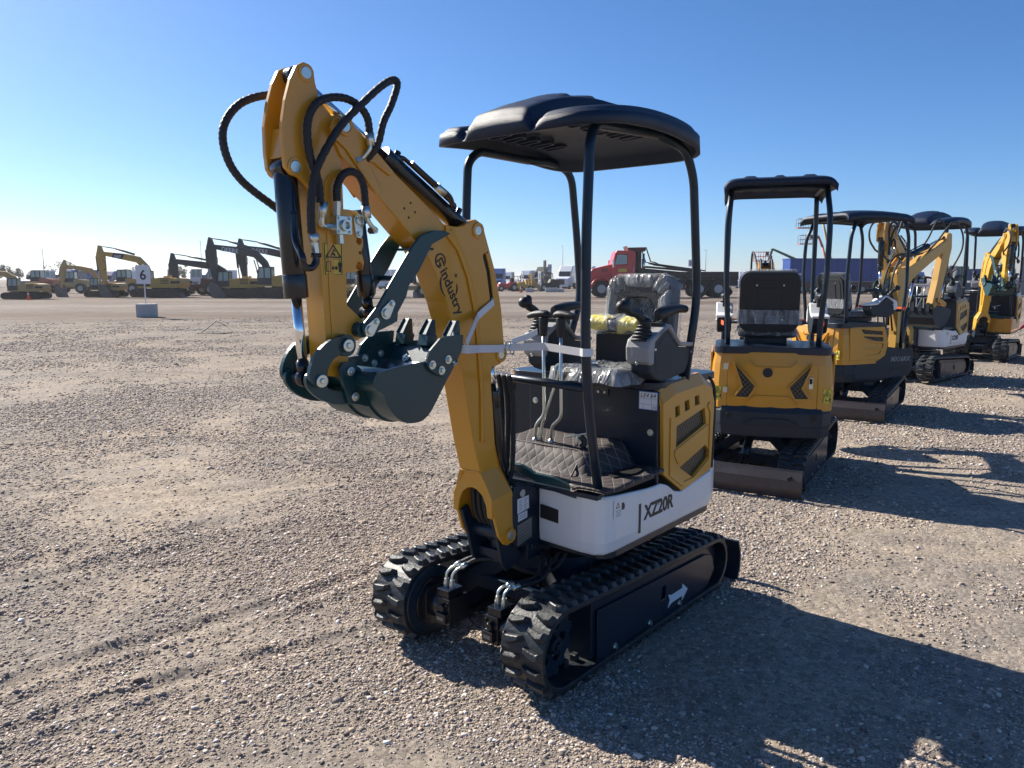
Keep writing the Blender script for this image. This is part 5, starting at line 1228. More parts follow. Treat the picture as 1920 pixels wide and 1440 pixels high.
def mx_boom(root, sw=0.0, tl=0.0, yel='yellow_pale'):
    push(swing(sw, 0.52, 0) @ tilt(tl, 0.60, 0.55))
    b = MB()
    b.prism([(0.65, 0.52), (0.66, 0.90), (0.625, 1.30), (0.66, 1.45), (0.78, 1.60), (1.10, 1.80), (1.42, 1.98), (1.50, 2.05), (1.48, 2.11), (1.42, 2.11), (1.08, 1.95), (0.72, 1.76), (0.60, 1.72), (0.50, 1.74), (0.46, 1.66), (0.50, 1.45), (0.53, 1.2), (0.55, 0.9), (0.54, 0.52)], -0.055, 0.055)
    for s in (1, -1): b.prism([(0.66, 0.80), (0.66, 0.50), (0.60, 0.44), (0.54, 0.50), (0.54, 0.80)], *sorted((0.056 * s, 0.10 * s)))
    bo = b.build('boom', yel, root, bevel=0.006)
    for s in (1, -1):
        g = MB(); g.prism([(0.46, 1.66), (0.50, 1.74), (0.60, 1.75), (0.64, 1.84), (0.58, 1.86), (0.44, 1.73)], *sorted((0.056 * s, 0.074 * s))); g.build('gusset_plate', 'yellow', bo, bevel=0.003)
    a = MB(); a.prism([(1.50, 2.22), (1.55, 2.20), (1.57, 2.02), (1.54, 1.90), (1.46, 1.60), (1.38, 1.30), (1.30, 1.24), (1.26, 1.30), (1.33, 1.60), (1.38, 1.93), (1.42, 2.10), (1.45, 2.20)], -0.045, 0.045)
    ar = a.build('arm', yel, root, bevel=0.005)
    ram(root, 'arm_cylinder', (0.64, 1.85), (1.49, 2.17), 0.55, 0.034, 0.017, pipe=1)
    ram(root, 'boom_cylinder', (0.70, 0.62), (0.88, 1.62), 0.6, 0.036, 0.018)
    ram(root, 'bucket_cylinder', (1.55, 1.98), (1.50, 1.32), 0.6, 0.034, 0.016)
    l = MB()
    for s in (1, -1): link_plate(l, (1.35, 1.35), (1.50, 1.30), 0.028, 0.028, *sorted((0.055 * s, 0.068 * s))); link_plate(l, (1.50, 1.30), (1.38, 1.16), 0.028, 0.028, *sorted((0.055 * s, 0.068 * s)))
    l.cyl((1.5, -0.07, 1.30), (1.5, 0.07, 1.30), 0.02, n=12); l.build('bucket_link', 'yellow', root, bevel=0.002)
    k = MB(); shell = [(1.40, 1.20), (1.36, 1.10), (1.28, 1.02), (1.18, 1.00), (1.08, 1.03), (1.02, 1.12), (1.00, 1.24)]; inn = [(1.388, 1.2), (1.35, 1.11), (1.276, 1.032), (1.18, 1.012), (1.087, 1.04), (1.03, 1.125), (1.012, 1.24)]
    k.prism(shell + inn[::-1], -0.20, 0.20)
    for s in (1, -1): k.prism(shell + [(1.15, 1.28), (1.38, 1.24)], *sorted((0.20 * s, 0.212 * s)))
    ko = k.build('bucket', 'charcoal', root, bevel=0.003)
    for y in (-0.15, -0.05, 0.05, 0.15): t = MB(); t.loft([[(0.99, y - .022, 1.20), (0.99, y + .022, 1.20), (1.03, y + .022, 1.20), (1.03, y - .022, 1.20)], [(0.985, y - .015, 1.31), (0.985, y + .015, 1.31), (0.997, y + .015, 1.31), (0.997, y - .015, 1.31)]], smooth=False); t.build('tooth', 'charcoal', ko)
    for q, y in enumerate((-0.05, 0.05)):
        h = MB(); h.tube([(0.46, y, 0.95), (0.38, y, 1.25), (0.36, y, 1.55), (0.46, y, 1.80), (0.62, y, 1.90), (0.80, y, 1.90), (0.95, y * .9, 1.93)], 0.011, n=8); h.build('hydraulic_hose', 'hose', root)
    for q, y in enumerate((-0.06, 0.06)):
        h = MB(); h.tube([(1.05, y, 1.97), (1.2, y, 2.08 + q * .05), (1.45, y * 1.6, 2.34 + q * .05), (1.66, y * 1.7, 2.24), (1.70, y * 1.7, 2.02), (1.58, y, 1.75)], 0.011, n=8); h.build('hydraulic_hose', 'hose', root)
    pop()
mat('yellow_pale', (0.56, 0.32, 0.065), 0.42, coat=0.2, var=0.08, vscale=3, dust=0.15)
def make_mx(name, label, pos, rz, up=0.0, sw=0.0, tl=0.0, group=None):
    root = thing(name, label, 'excavator', (pos[0], pos[1], 0), rz, group)
    undercarriage(root, False, 'steel_brown', arrow=False)
    push(Matrix.Rotation(R(up), 4, 'Z'))
    b = MB(); b.prism(superoutline(-0.60, 0.45, -0.42, 0.42, 0.08, 4), 0.44, 0.48, 'z'); b.build('turntable_deck', 'navy', root)
    # counterweight
    P = [(0.02, 0.43), (-0.45, 0.452), (-0.60, 0.44), (-0.69, 0.37), (-0.725, 0.2), (-0.735, 0.0), (-0.725, -0.2), (-0.69, -0.37), (-0.60, -0.44), (-0.45, -0.452), (0.02, -0.43)]
    rows = []
    for x, y in P:
        zt = 0.645 if x < -.5 else 0.62
        rows.append([(x * .90, y * .88, 0.385), (x * 0.985, y * 0.97, 0.40), (x * .995, y * .99, 0.475), (x, y, 0.49), (x, y, zt - .06), (x * .965, y * .965, zt), (x * .85, y * .85, zt), (x * .8, y * .8, 0.39)])
    b.loft(rows, smooth=False); cw = b.build('counterweight', 'charcoal', root, bevel=0.010, seg=3)
    b = MB(); b.add([], [])
    for y in (-0.31, 0.31):
        b = MB(); b.cyl((-0.70, y, 0.555), (-0.712, y, 0.555), 0.022, n=16); b.build('lifting_hole', 'black', cw)
    b = MB(); b.prism([(-0.20, 0.50), (-0.12, 0.545), (0.12, 0.545), (0.20, 0.50)], -0.742, -0.722, 'x'); b.build('moulded_ridge', 'charcoal', cw, bevel=0.004)
    # yellow hood: rear door and corner panels
    H0, H1 = 0.605, 1.045
    def arc(y):  # rear surface x at lateral y
        return -0.715 + 0.035 * (abs(y) / 0.33) ** 2.2
    door = MB(); rows = []
    for i in range(13):
        y = -0.325 + 0.65 * i / 12; x = arc(y); rows.append([(x, y, H0), (x - .004, y, 0.80), (x + .0, y, 0.95), (x + .018, y, H1), (x + .05, y, H1), (x + .05, y, H0)])
    door.loft(rows, smooth=False); do = door.build('rear_door', 'yellow', root, bevel=0.004)
    for s in (1, -1):
        out = [(0.235, 0.965), (0.262, 0.972), (0.225, 0.855), (0.150, 0.80), (0.165, 0.765), (0.245, 0.715), (0.175, 0.712), (0.120, 0.795), (0.205, 0.86)]
        out = [(0.275, 0.955), (0.205, 0.862), (0.130, 0.792), (0.165, 0.755), (0.218, 0.708), (0.262, 0.712), (0.222, 0.785), (0.218, 0.808), (0.262, 0.90)]
        out = [(0.275, 0.955), (0.195, 0.865), (0.125, 0.785), (0.170, 0.702), (0.262, 0.705), (0.210, 0.780), (0.218, 0.800)]
        fr = [(0.288, 0.975), (0.190, 0.872), (0.110, 0.785), (0.162, 0.688), (0.288, 0.692), (0.225, 0.782), (0.232, 0.800)]
        v = MB(); v.prism([(y * s, z) for y, z in fr], -0.7290, -0.700, 'x', holes=[[(y * s, z) for y, z in out]]); v.build('vent_frame', 'yellow', do, bevel=0.003)
        v = MB(); v.prism([(y * s, z) for y, z in out], -0.7185, -0.700, 'x'); v.build('vent_mesh', 'grille', do)
        c = MB(); c.tube([(-0.7195, 0.17 * s, 0.985), (-0.7205, 0.13 * s, 0.935), (-0.7215, 0.0, 0.935)], 0.004, n=6, sub=1); c.tube([(-0.7195, 0.19 * s, 0.655), (-0.721, 0.125 * s, 0.715), (-0.7215, 0.0, 0.715)], 0.004, n=6, sub=1); c.build('crease', 'yellow', do)
    e = MB(); e.ring((-0.724, 0.035, 0.893), (-0.710, 0.035, 0.893), 0.036, 0.026, 24); e.cyl((-0.722, 0.035, 0.893), (-0.715, 0.035, 0.893), 0.027, n=20); e.build('exhaust_port', 'black_plastic', do)
    e = MB(); e.box(-0.703, -0.690, -0.292, -0.262, 0.775, 0.865); lt = e.build('door_latch', 'zinc', do, bevel=0.004); e = MB(); e.box(-0.706, -0.70, -0.287, -0.267, 0.815, 0.855); e.build('handle', 'black', lt)
    for z in (0.93, 0.75): e = MB(); e.box(-0.702, -0.680, 0.325, 0.357, z - .022, z + .022); e.build('hinge', 'zinc', do, bevel=0.002)
    for s in (1, -1):
        q = [(-0.682, 0.330), (-0.668, 0.39), (-0.63, 0.432), (-0.57, 0.448), (-0.40, 0.452), (-0.06, 0.448)]
        c = MB(); rows = [[(x, y * s, H0), (x, y * s, 0.80), (x * .985, y * .985 * s, 0.95), (x * .965, y * .955 * s, H1), (x * .93 + .0, y * .9 * s, H1), (x * .93, y * .9 * s, H0)] for x, y in q]
        c.loft(rows, smooth=False); co = c.build('side_panel', 'yellow', root, bevel=0.005)
        # side face with slots
        c = MB(); pl = [(-0.05, 1.04), (0.02, 0.86), (-0.02, 0.70), (-0.10, 0.655), (-0.54, 0.655), (-0.56, 1.03)]
        holes = [[(-0.08, 0.985), (-0.40, 1.015), (-0.36, 0.965), (-0.075, 0.945)], [(-0.07, 0.915), (-0.36, 0.935), (-0.33, 0.885), (-0.06, 0.87)], [(-0.055, 0.84), (-0.32, 0.86), (-0.35, 0.80), (-0.065, 0.79)], [(-0.08, 0.76), (-0.345, 0.77), (-0.31, 0.71), (-0.12, 0.72)]]
        c.prism(pl, *sorted((0.443 * s, 0.4585 * s)), holes=holes); c.build('vented_cover', 'yellow', co, bevel=0.005)
        c = MB(); c.prism(off(pl, (-.27, .85), .95), *sorted((0.441 * s, 0.446 * s))); c.build('vent_mesh', 'grille', co)
        warn_sticker(co, *sorted((0.365 * s, 0.430 * s)), 0.665, 0.775, -0.668 if False else -0.671, -1, 'x', 'sticker_bright')
        # charcoal front skirt with number
        f = MB(); f.prism([(0.02, 0.80), (0.42, 0.755), (0.425, 0.52), (0.37, 0.455), (0.0, 0.42), (-0.45, 0.42), (-0.45, 0.60), (-0.12, 0.645)], *sorted((0.400 * s, 0.449 * s))); fo = f.build('front_skirt', 'charcoal', root, bevel=0.008)
        if s < 0: text('model_number', 'MX16RX', 0.078, (0.075, -0.4498, 0.625), (1, 0, 0.0), (0, -1, 0), 'grey_far', fo, offset=0.0025, shear=0.2)
        for i in range(11): 
            l = MB(); xx = 0.05 + 0.028 * i; l.prism([(xx, 0.52), (xx + .014, 0.52), (xx + .026, 0.56), (xx + .012, 0.56)], *sorted((0.4485 * s, 0.4495 * s))); l.build('louvre', 'black', fo)
    b = MB(); b.prism(superoutline(-0.69, 0.02, -0.43, 0.43, 0.09, 5), 1.03, 1.085, 'z'); b.build('top_deck', 'dark_panel', root, bevel=0.008)
    b = MB(); b.box(-0.02, 0.0, -0.40, 0.40, 0.5, 1.04); b.box(0.0, 0.42, -0.395, 0.395, 0.72, 0.75); b.box(0.39, 0.42, -0.395, 0.395, 0.50, 0.72); b.build('floor_plate', 'dark_panel', root, bevel=0.004)
    zc = 2.285
    for s in (1, -1):
        post(root, 'canopy_post', [(-0.52, 0.335 * s, 1.07), (-0.53, 0.340 * s, 1.25), (-0.565, 0.362 * s, 1.60), (-0.55, 0.368 * s, 1.95), (-0.54, 0.365 * s, 2.08), (-0.45, 0.345 * s, zc)], 0.021)
        post(root, 'canopy_post', [(0.30, 0.37 * s, 0.75), (0.30, 0.37 * s, 1.2), (0.34, 0.36 * s, 1.5), (0.33, 0.355 * s, 2.1), (0.26, 0.345 * s, zc)], 0.0195)
    post(root, 'roof_rail', [(-0.45, 0.345, zc + .01), (-0.2, 0.345, zc + .02), (0.26, 0.345, zc + .01)], 0.019)
    post(root, 'roof_rail', [(-0.45, -0.345, zc + .01), (-0.2, -0.345, zc + .02), (0.26, -0.345, zc + .01)], 0.019)
    post(root, 'roof_rail', [(-0.46, -0.345, zc), (-0.46, 0.345, zc)], 0.019)
    post(root, 'front_rail', [(0.305, -0.37, 1.22), (0.305, 0.37, 1.22)], 0.017)
    canopy_mx(root, -0.62, 0.36, 0.405, zc + 0.015)
    seat(root, -0.14, 0.03, 1.13, lean=8, w_=0.45, hb=0.47)
    b = MB(); b.prism(superoutline(-0.215, 0.275, 1.245, 1.355, 0.02, 3), -0.455, -0.36, 'x'); b.build('plastic_wrap', 'film', root)
    b = MB(); b.box(-0.30, 0.08, -0.12, 0.20, 1.085, 1.13); b.build('seat_base', 'black_plastic', root)
    console(root, 0.300, 0.435, False, 'white_panel', x=0.12); console(root, -0.435, -0.300, True, 'white_panel', x=0.12)
    for y in (0.08, -0.05):
        l = MB(); l.tube([(0.40, y, 0.80), (0.38, y, 1.1), (0.36, y, 1.30)], 0.008, n=8); lo = l.build('travel_lever', 'black_paint', root); g = MB(); g.obox((0.36, y, 1.32), (0.03, 0.08, 0.035)); g.build('grip', 'black_plastic', lo, bevel=0.006)
    xs = MB()
    for s in (1, -1): xs.prism([(0.45, 0.70), (0.55, 0.70), (0.66, 0.60), (0.66, 0.48), (0.55, 0.42), (0.45, 0.44)], *sorted((0.075 * s, 0.095 * s)))
    xs.cyl((0.52, 0, 0.42), (0.52, 0, 0.72), 0.05, n=18); xs.build('swing_bracket', 'navy', root, bevel=0.004)
    mx_boom(root, sw, tl)
    pop()
    return root
MPOS[1] = (2.16, 6.45)
m2 = make_mx('mini_excavator', 'second in the row, yellow mini excavator with its back and round exhaust hole towards us', MPOS[1], 90 - 31, up=15.5, tl=24, group='mini excavators parked in a row')
m3 = make_mx('mini_excavator', 'third in the row, yellow mini excavator with pale model lettering on its dark side panel', MPOS[2], 90 - 34, up=-36, sw=10, tl=2, group='mini excavators parked in a row')
m4 = make_xz('mini_excavator', 'fourth mini excavator in the row, white lower skirt and cream cover, behind the third', MPOS[3], HEAD - 7, yel='yellow_pale', sw=-2, detail=False, group='mini excavators parked in a row')
m5 = make_xz('mini_excavator', 'farthest of the row, yellow skirted mini excavator with its bright boom swung to the right', MPOS[4], HEAD, yel='yellow_bright', skirt='yellow', sw=30, detail=False, group='mini excavators parked in a row', model=False)
main['group'] = 'mini excavators parked in a row'
m4.scale = (1.12,) * 3; m5.scale = (1.15,) * 3; m5.location.x -= 0.08

# ------------------------------------------------------------------ loose things on and around the front machine
def local(root):   # builders below work in the front machine's own axes
    return Matrix.Translation((MPOS[0][0], MPOS[0][1], 0)) @ Matrix.Rotation(R(HEAD), 4, 'Z')
ML = local(main)
# quilted floor mat
push(ML)
mb = MB(); uvs = []
def mat_piece(rows):
    n = len(rows[0]); vs = [p for r in rows for p in r]
    mb.add(vs, [(i * n + j, i * n + j + 1, (i + 1) * n + j + 1, (i + 1) * n + j) for i in range(len(rows) - 1) for j in range(n - 1)], 0, True)
def lerp(a, b, t): return a + (b - a) * t
def mz(x, y):
    return 0.006 * math.sin(x * 23 + y * 9) + 0.004 * math.sin(y * 31 - x * 11)
def block(x, y):
    # padded hump over the pedals
    return 0.842
nx, ny = 30, 40
rows = []
for i in range(nx + 1):
    r = []
    for j in range(ny + 1):
        y = lerp(-0.275, 0.475, j / ny); t = i / nx; x = lerp(-0.078, 0.44, t)
        yl = 0.225 + 0.02
        edge_x = 0.185 ; fx = min(1, max(0, (x - edge_x) / 0.085)); fy = min(1, max(0, (y - yl + 0.12 * max(0, x)) / 0.085))
        fr = min(1, max(0, (-0.25 - y) / 0.03))
        k = max(fx * fx * (3 - 2 * fx), fy * fy * (3 - 2 * fy), fr * 0.3)
        z = lerp(0.848 - 0.03 * (x - .05), 0.752, k) + mz(x, y) * (0.4 + .6 * (1 - abs(2 * k - 1)))
        xx = x
        if y < 0.30: xx = min(xx, 0.300 + 0.35 * max(0, y - .1))
        elif x > 0.34: xx = min(x, 0.40)
        xx = xx - (0.0 if k < 1 else 0)
        if i >= nx - 2 and y < 0.33: z -= 0.012
        r.append((xx, y, z))
    rows.append(r)
hole = lambda p: (0.305 < p[1] * 0 + p[0] * 0 + 0 and False)
mat_piece(rows)
o = mb.build('floor_mat', 'quilt', None)
me = o.data; uvl = me.uv_layers.new(name='UVMap')
Mi = ML.inverted()
for lp in me.loops:
    p = Mi @ me.vertices[lp.vertex_index].co; uvl.data[lp.index].uv = (p.y, p.x - p.z * 0.75)
sd = o.modifiers.new('thick', 'SOLIDIFY'); sd.thickness = 0.012; sd.offset = 1
tag(o, 'brown quilted mat with pale diamond stitching on the floor of the nearest excavator', 'floor mat')
pop()
# a cut-out showing the side pocket of the mat and the lever slot
push(ML)
b = MB(); b.prism([(0.165, -0.10), (0.168, 0.19), (0.135, 0.20), (0.10, 0.03), (0.12, -0.10)], 0.849, 0.853, 'z')
so = b.build('lever_slot', 'black', o)
b = MB(); b.prism([(-0.02, 0.355), (0.18, 0.345), (0.20, 0.39), (0.08, 0.425), (-0.02, 0.41)], 0.768, 0.771, 'z'); b.build('pocket_opening', 'black', o)
b = MB(); b.tube([(0.19, -0.27, 0.852), (0.188, -0.1, 0.854), (0.187, 0.08, 0.853), (0.187, 0.215, 0.851), (0.24, 0.225, 0.80), (0.30, 0.235, 0.760)], 0.0045, n=6); b.build('piping', 'leather_edge', o)
b = MB(); b.tube([(0.187, 0.215, 0.851), (0.06, 0.235, 0.851), (-0.07, 0.255, 0.851)], 0.004, n=6); b.build('piping', 'leather_edge', o)
pop()
# white lashing straps
push(ML)
t = thing('tie_down_strap', 'white flat strap lashing the boom and bucket to the front canopy post', 'strap')
W_ = 0.030
b = MB()
b.ribbon([(0.93, 0.12, 1.352), (0.885, 0.197, 1.347), (0.70, 0.084, 1.330), (0.575, 0.070, 1.321), (0.525, 0.068, 1.320)], (0, 0.0, 1), W_)
b.ribbon([(0.525, 0.068, 1.320), (0.505, 0.075, 1.322), (0.44, 0.20, 1.328), (0.475, 0.40, 1.320), (0.492, 0.425, 1.320), (0.475, 0.442, 1.320), (0.45, 0.442, 1.320)], (0, 0, 1), W_)
b.build('strap_band', 'strap', t)
b = MB()
b.ribbon([(0.895, 0.200, 1.372), (0.70, 0.078, 1.457), (0.598, 0.069, 1.508), (0.596, 0.05, 1.512)], (0.2, 0, 1), W_ * .9); b.build('strap_band', 'strap', t)
b = MB(); b.ribbon([(0.93, 0.17, 1.40), (0.90, 0.13, 1.375), (0.87, 0.07, 1.350), (0.80, 0.05, 1.335)], (0.3, 0, 1), W_ * .9); b.build('strap_band', 'strap', t)
b = MB(); b.ribbon([(0.50, 0.08, 1.345), (0.45, 0.12, 1.365), (0.42, 0.15, 1.385)], (0.2, 0, 1), W_ * .8); b.build('strap_tail', 'strap', t)
b = MB()
for z in (1.296, 1.345): b.tube([(0.527, 0.073, z), (0.49, 0.082, z)], 0.0035, n=8, sub=1)
for x, y in ((0.527, 0.073), (0.508, 0.078), (0.49, 0.082)): b.tube([(x, y, 1.296), (x, y, 1.345)], 0.003, n=8, sub=1)
b.build('buckle', 'zinc', t)
pop()
# yellow wrapped vest, auction sheet
push(ML)
t = thing('folded_vest', 'yellow folded bundle with a dark stripe in clear film on the nearest seat', 'vest')
b = MB(); rs = random.Random(5)
secs = []
for i in range(13):
    y = 0.05 + 0.27 * i / 12; secs.append([(-0.14 + 0.05 * math.cos(a) + rs.uniform(-.003, .003), y, 1.395 + (0.034 + rs.uniform(-.004, .004)) * math.sin(a) - (.012 if i in (5, 6, 7) else 0)) for a in [2 * math.pi * k / 10 for k in range(10)]])
b.loft(secs); b.build('bundle', 'vest', t, bevel=0.0)
b = MB(); b.box(-0.195, -0.083, 0.155, 0.205, 1.355, 1.423); b.build('stripe', 'cushion', t, bevel=0.008)
b = MB(); b.loft([[(-0.135 + 0.064 * math.cos(a) + rs.uniform(-.004, .004), 0.03 + 0.305 * i / 14, 1.39 + (0.046 + rs.uniform(-.006, .006)) * math.sin(a)) for a in [2 * math.pi * k / 14 for k in range(14)]] for i in range(15)]); b.build('plastic_wrap', 'film', t)
t = thing('lot_tag', 'white paper tag with handwritten lot number on the dark panel under the nearest seat', 'paper tag')
zt = 1.052; y0, y1, z0, z1 = 0.338, 0.434, 1.020, 1.103
b = MB(); b.box(-0.0795, -0.0788, y0, y1, z0, z1); b.build('border', 'blue_ink', t)
b = MB(); b.box(-0.0788, -0.0782, y0 + .003, y1 - .003, z0 + .003, z1 - .003); b.build('sheet', 'paper', t)
b = MB()
for z in (1.07, 1.045): b.box(-0.0782, -0.0780, y0 + .003, y1 - .003, z, z + .001)
for y, za, zb in ((0.402, z0 + .004, 1.100), (0.362, z0 + .004, 1.045)): b.box(-0.0782, -0.0779, y, y + .001, za, zb)
b.build('ruled_line', 'blue_ink', t)
text('handwriting', 'LE4 64', 0.028, (-0.0777, 0.345, 1.076), (0, 1, 0), (1, 0, 0), 'ink', t, extrude=0.0001, shear=0.3)
text('handwriting', '7/27', 0.018, (-0.0777, 0.404, 1.026), (0, 1, 0), (1, 0, 0), 'ink', t, extrude=0.0001, shear=0.3)
pop()
for q in (t,): pass
# orange straps on the two machines seen from behind
def orange_strap(pos, rz, up, label, full):
    push(Matrix.Translation((pos[0], pos[1], 0)) @ Matrix.Rotation(R(rz + up), 4, 'Z'))
    b = MB()
    if full: b.ribbon([(-0.50, 0.37, 1.25), (-0.3, 0.39, 1.25), (0.28, 0.40, 1.24), (0.33, 0.36, 1.23), (0.33, -0.36, 1.23), (0.28, -0.40, 1.23), (-0.3, -0.39, 1.25), (-0.50, -0.37, 1.25)], (0, 0, 1), 0.035)
    else: b.ribbon([(0.335, 0.39, 1.245), (0.345, 0.20, 1.24), (0.345, -0.35, 1.24), (0.32, -0.395, 1.245), (0.28, -0.39, 1.245)], (0, 0, 1), 0.04)
    o = b.build('ratchet_strap', 'orange', None); pop(); return tag(o, label, 'strap', None)
orange_strap(MPOS[1], 59, 15.5, 'orange strap round the posts of the second excavator in the row', True)
orange_strap(MPOS[2], 56, -36, 'orange strap along the front rail of the third excavator in the row', False)
def white_strap(pos, sw, label, rz, sc):
    push(Matrix.Translation((pos[0], pos[1], 0)) @ Matrix.Rotation(R(rz), 4, 'Z') @ Matrix.Scale(sc, 4)); b = MB()
    b.ribbon([(0.85, 0.0 + sw, 1.36), (0.55, 0.07, 1.33), (0.47, 0.40, 1.33), (0.47, 0.445, 1.33)], (0, 0, 1), 0.035); b.ribbon([(0.47, 0.42, 1.335), (0.42, 0.0, 1.335), (0.36, -0.32, 1.335)], (0, 0, 1), 0.035)
    o = b.build('tie_down_strap', 'strap', None); pop(); tag(o, label, 'strap')
white_strap(MPOS[3], -0.1, 'white strap across the posts of the excavator with cream cover', HEAD - 7, 1.12)
white_strap(MPOS[4], 0.5, 'white strap across the posts of the farthest small yellow excavator', HEAD, 1.15)

# ------------------------------------------------------------------ the yard behind
def at(px, Y): return (px - 960) / F_PX * Y
def wheel(root, name, x, y, r, w_, rim='rim', hub=True, z=None):
    z = r if z is None else z
    b = MB(); b.cyl((x, y - w_ / 2, z), (x, y + w_ / 2, z), r, n=32); o = b.build('wheel', 'tire', root, bevel=r * .06)
    b = MB()
    for s in (1, -1): b.cyl((x, y + s * (w_ / 2 - .02), z), (x, y + s * (w_ / 2 + .012), z), r * .55, r * .48, n=24); b.cyl((x, y + s * (w_ / 2), z), (x, y + s * (w_ / 2 + .05), z), r * .18, n=12)
    b.build('rim', rim, o)
    return o
def cab_box(root, x0, x1, y0, y1, z0, z1, colm, glass='far_glass', slope=0.15):
    """glazed cab: pillars, roof and window panes"""
    b = MB(); t = 0.09
    b.prism([(x0, z0), (x1, z0), (x1, z0 + .45 * (z1 - z0)), (x1 - slope, z1), (x0, z1)], y0, y0 + t, holes=[[(x0 + t, z0 + .38 * (z1 - z0)), (x1 - t, z0 + .38 * (z1 - z0)), (x1 - t - slope * .8, z1 - t), (x0 + t, z1 - t)]])
    b.prism([(x0, z0), (x1, z0), (x1, z0 + .45 * (z1 - z0)), (x1 - slope, z1), (x0, z1)], y1 - t, y1, holes=[[(x0 + t, z0 + .38 * (z1 - z0)), (x1 - t, z0 + .38 * (z1 - z0)), (x1 - t - slope * .8, z1 - t), (x0 + t, z1 - t)]])
    b.box(x0, x1 - slope, y0 + t, y1 - t, z1 - t, z1); b.box(x0, x1, y0 + t, y1 - t, z0, z0 + .3 * (z1 - z0)); b.box((x0 + x1) / 2 - .04, (x0 + x1) / 2 + .04, y0 - .004, y0 + t, z0 + .3, z1 - .05); b.box((x0 + x1) / 2 - .04, (x0 + x1) / 2 + .04, y1 - t, y1 + .004, z0 + .3, z1 - .05)
    o = b.build('cab', colm, root)
    g = MB(); g.prism([(x0 + .03, z0 + .2), (x1 - .04, z0 + .2), (x1 - .04, z0 + .45 * (z1 - z0)), (x1 - slope - .04, z1 - .05), (x0 + .03, z1 - .05)], y0 + t * .4, y1 - t * .4); g.build('window', glass, o)
    return o
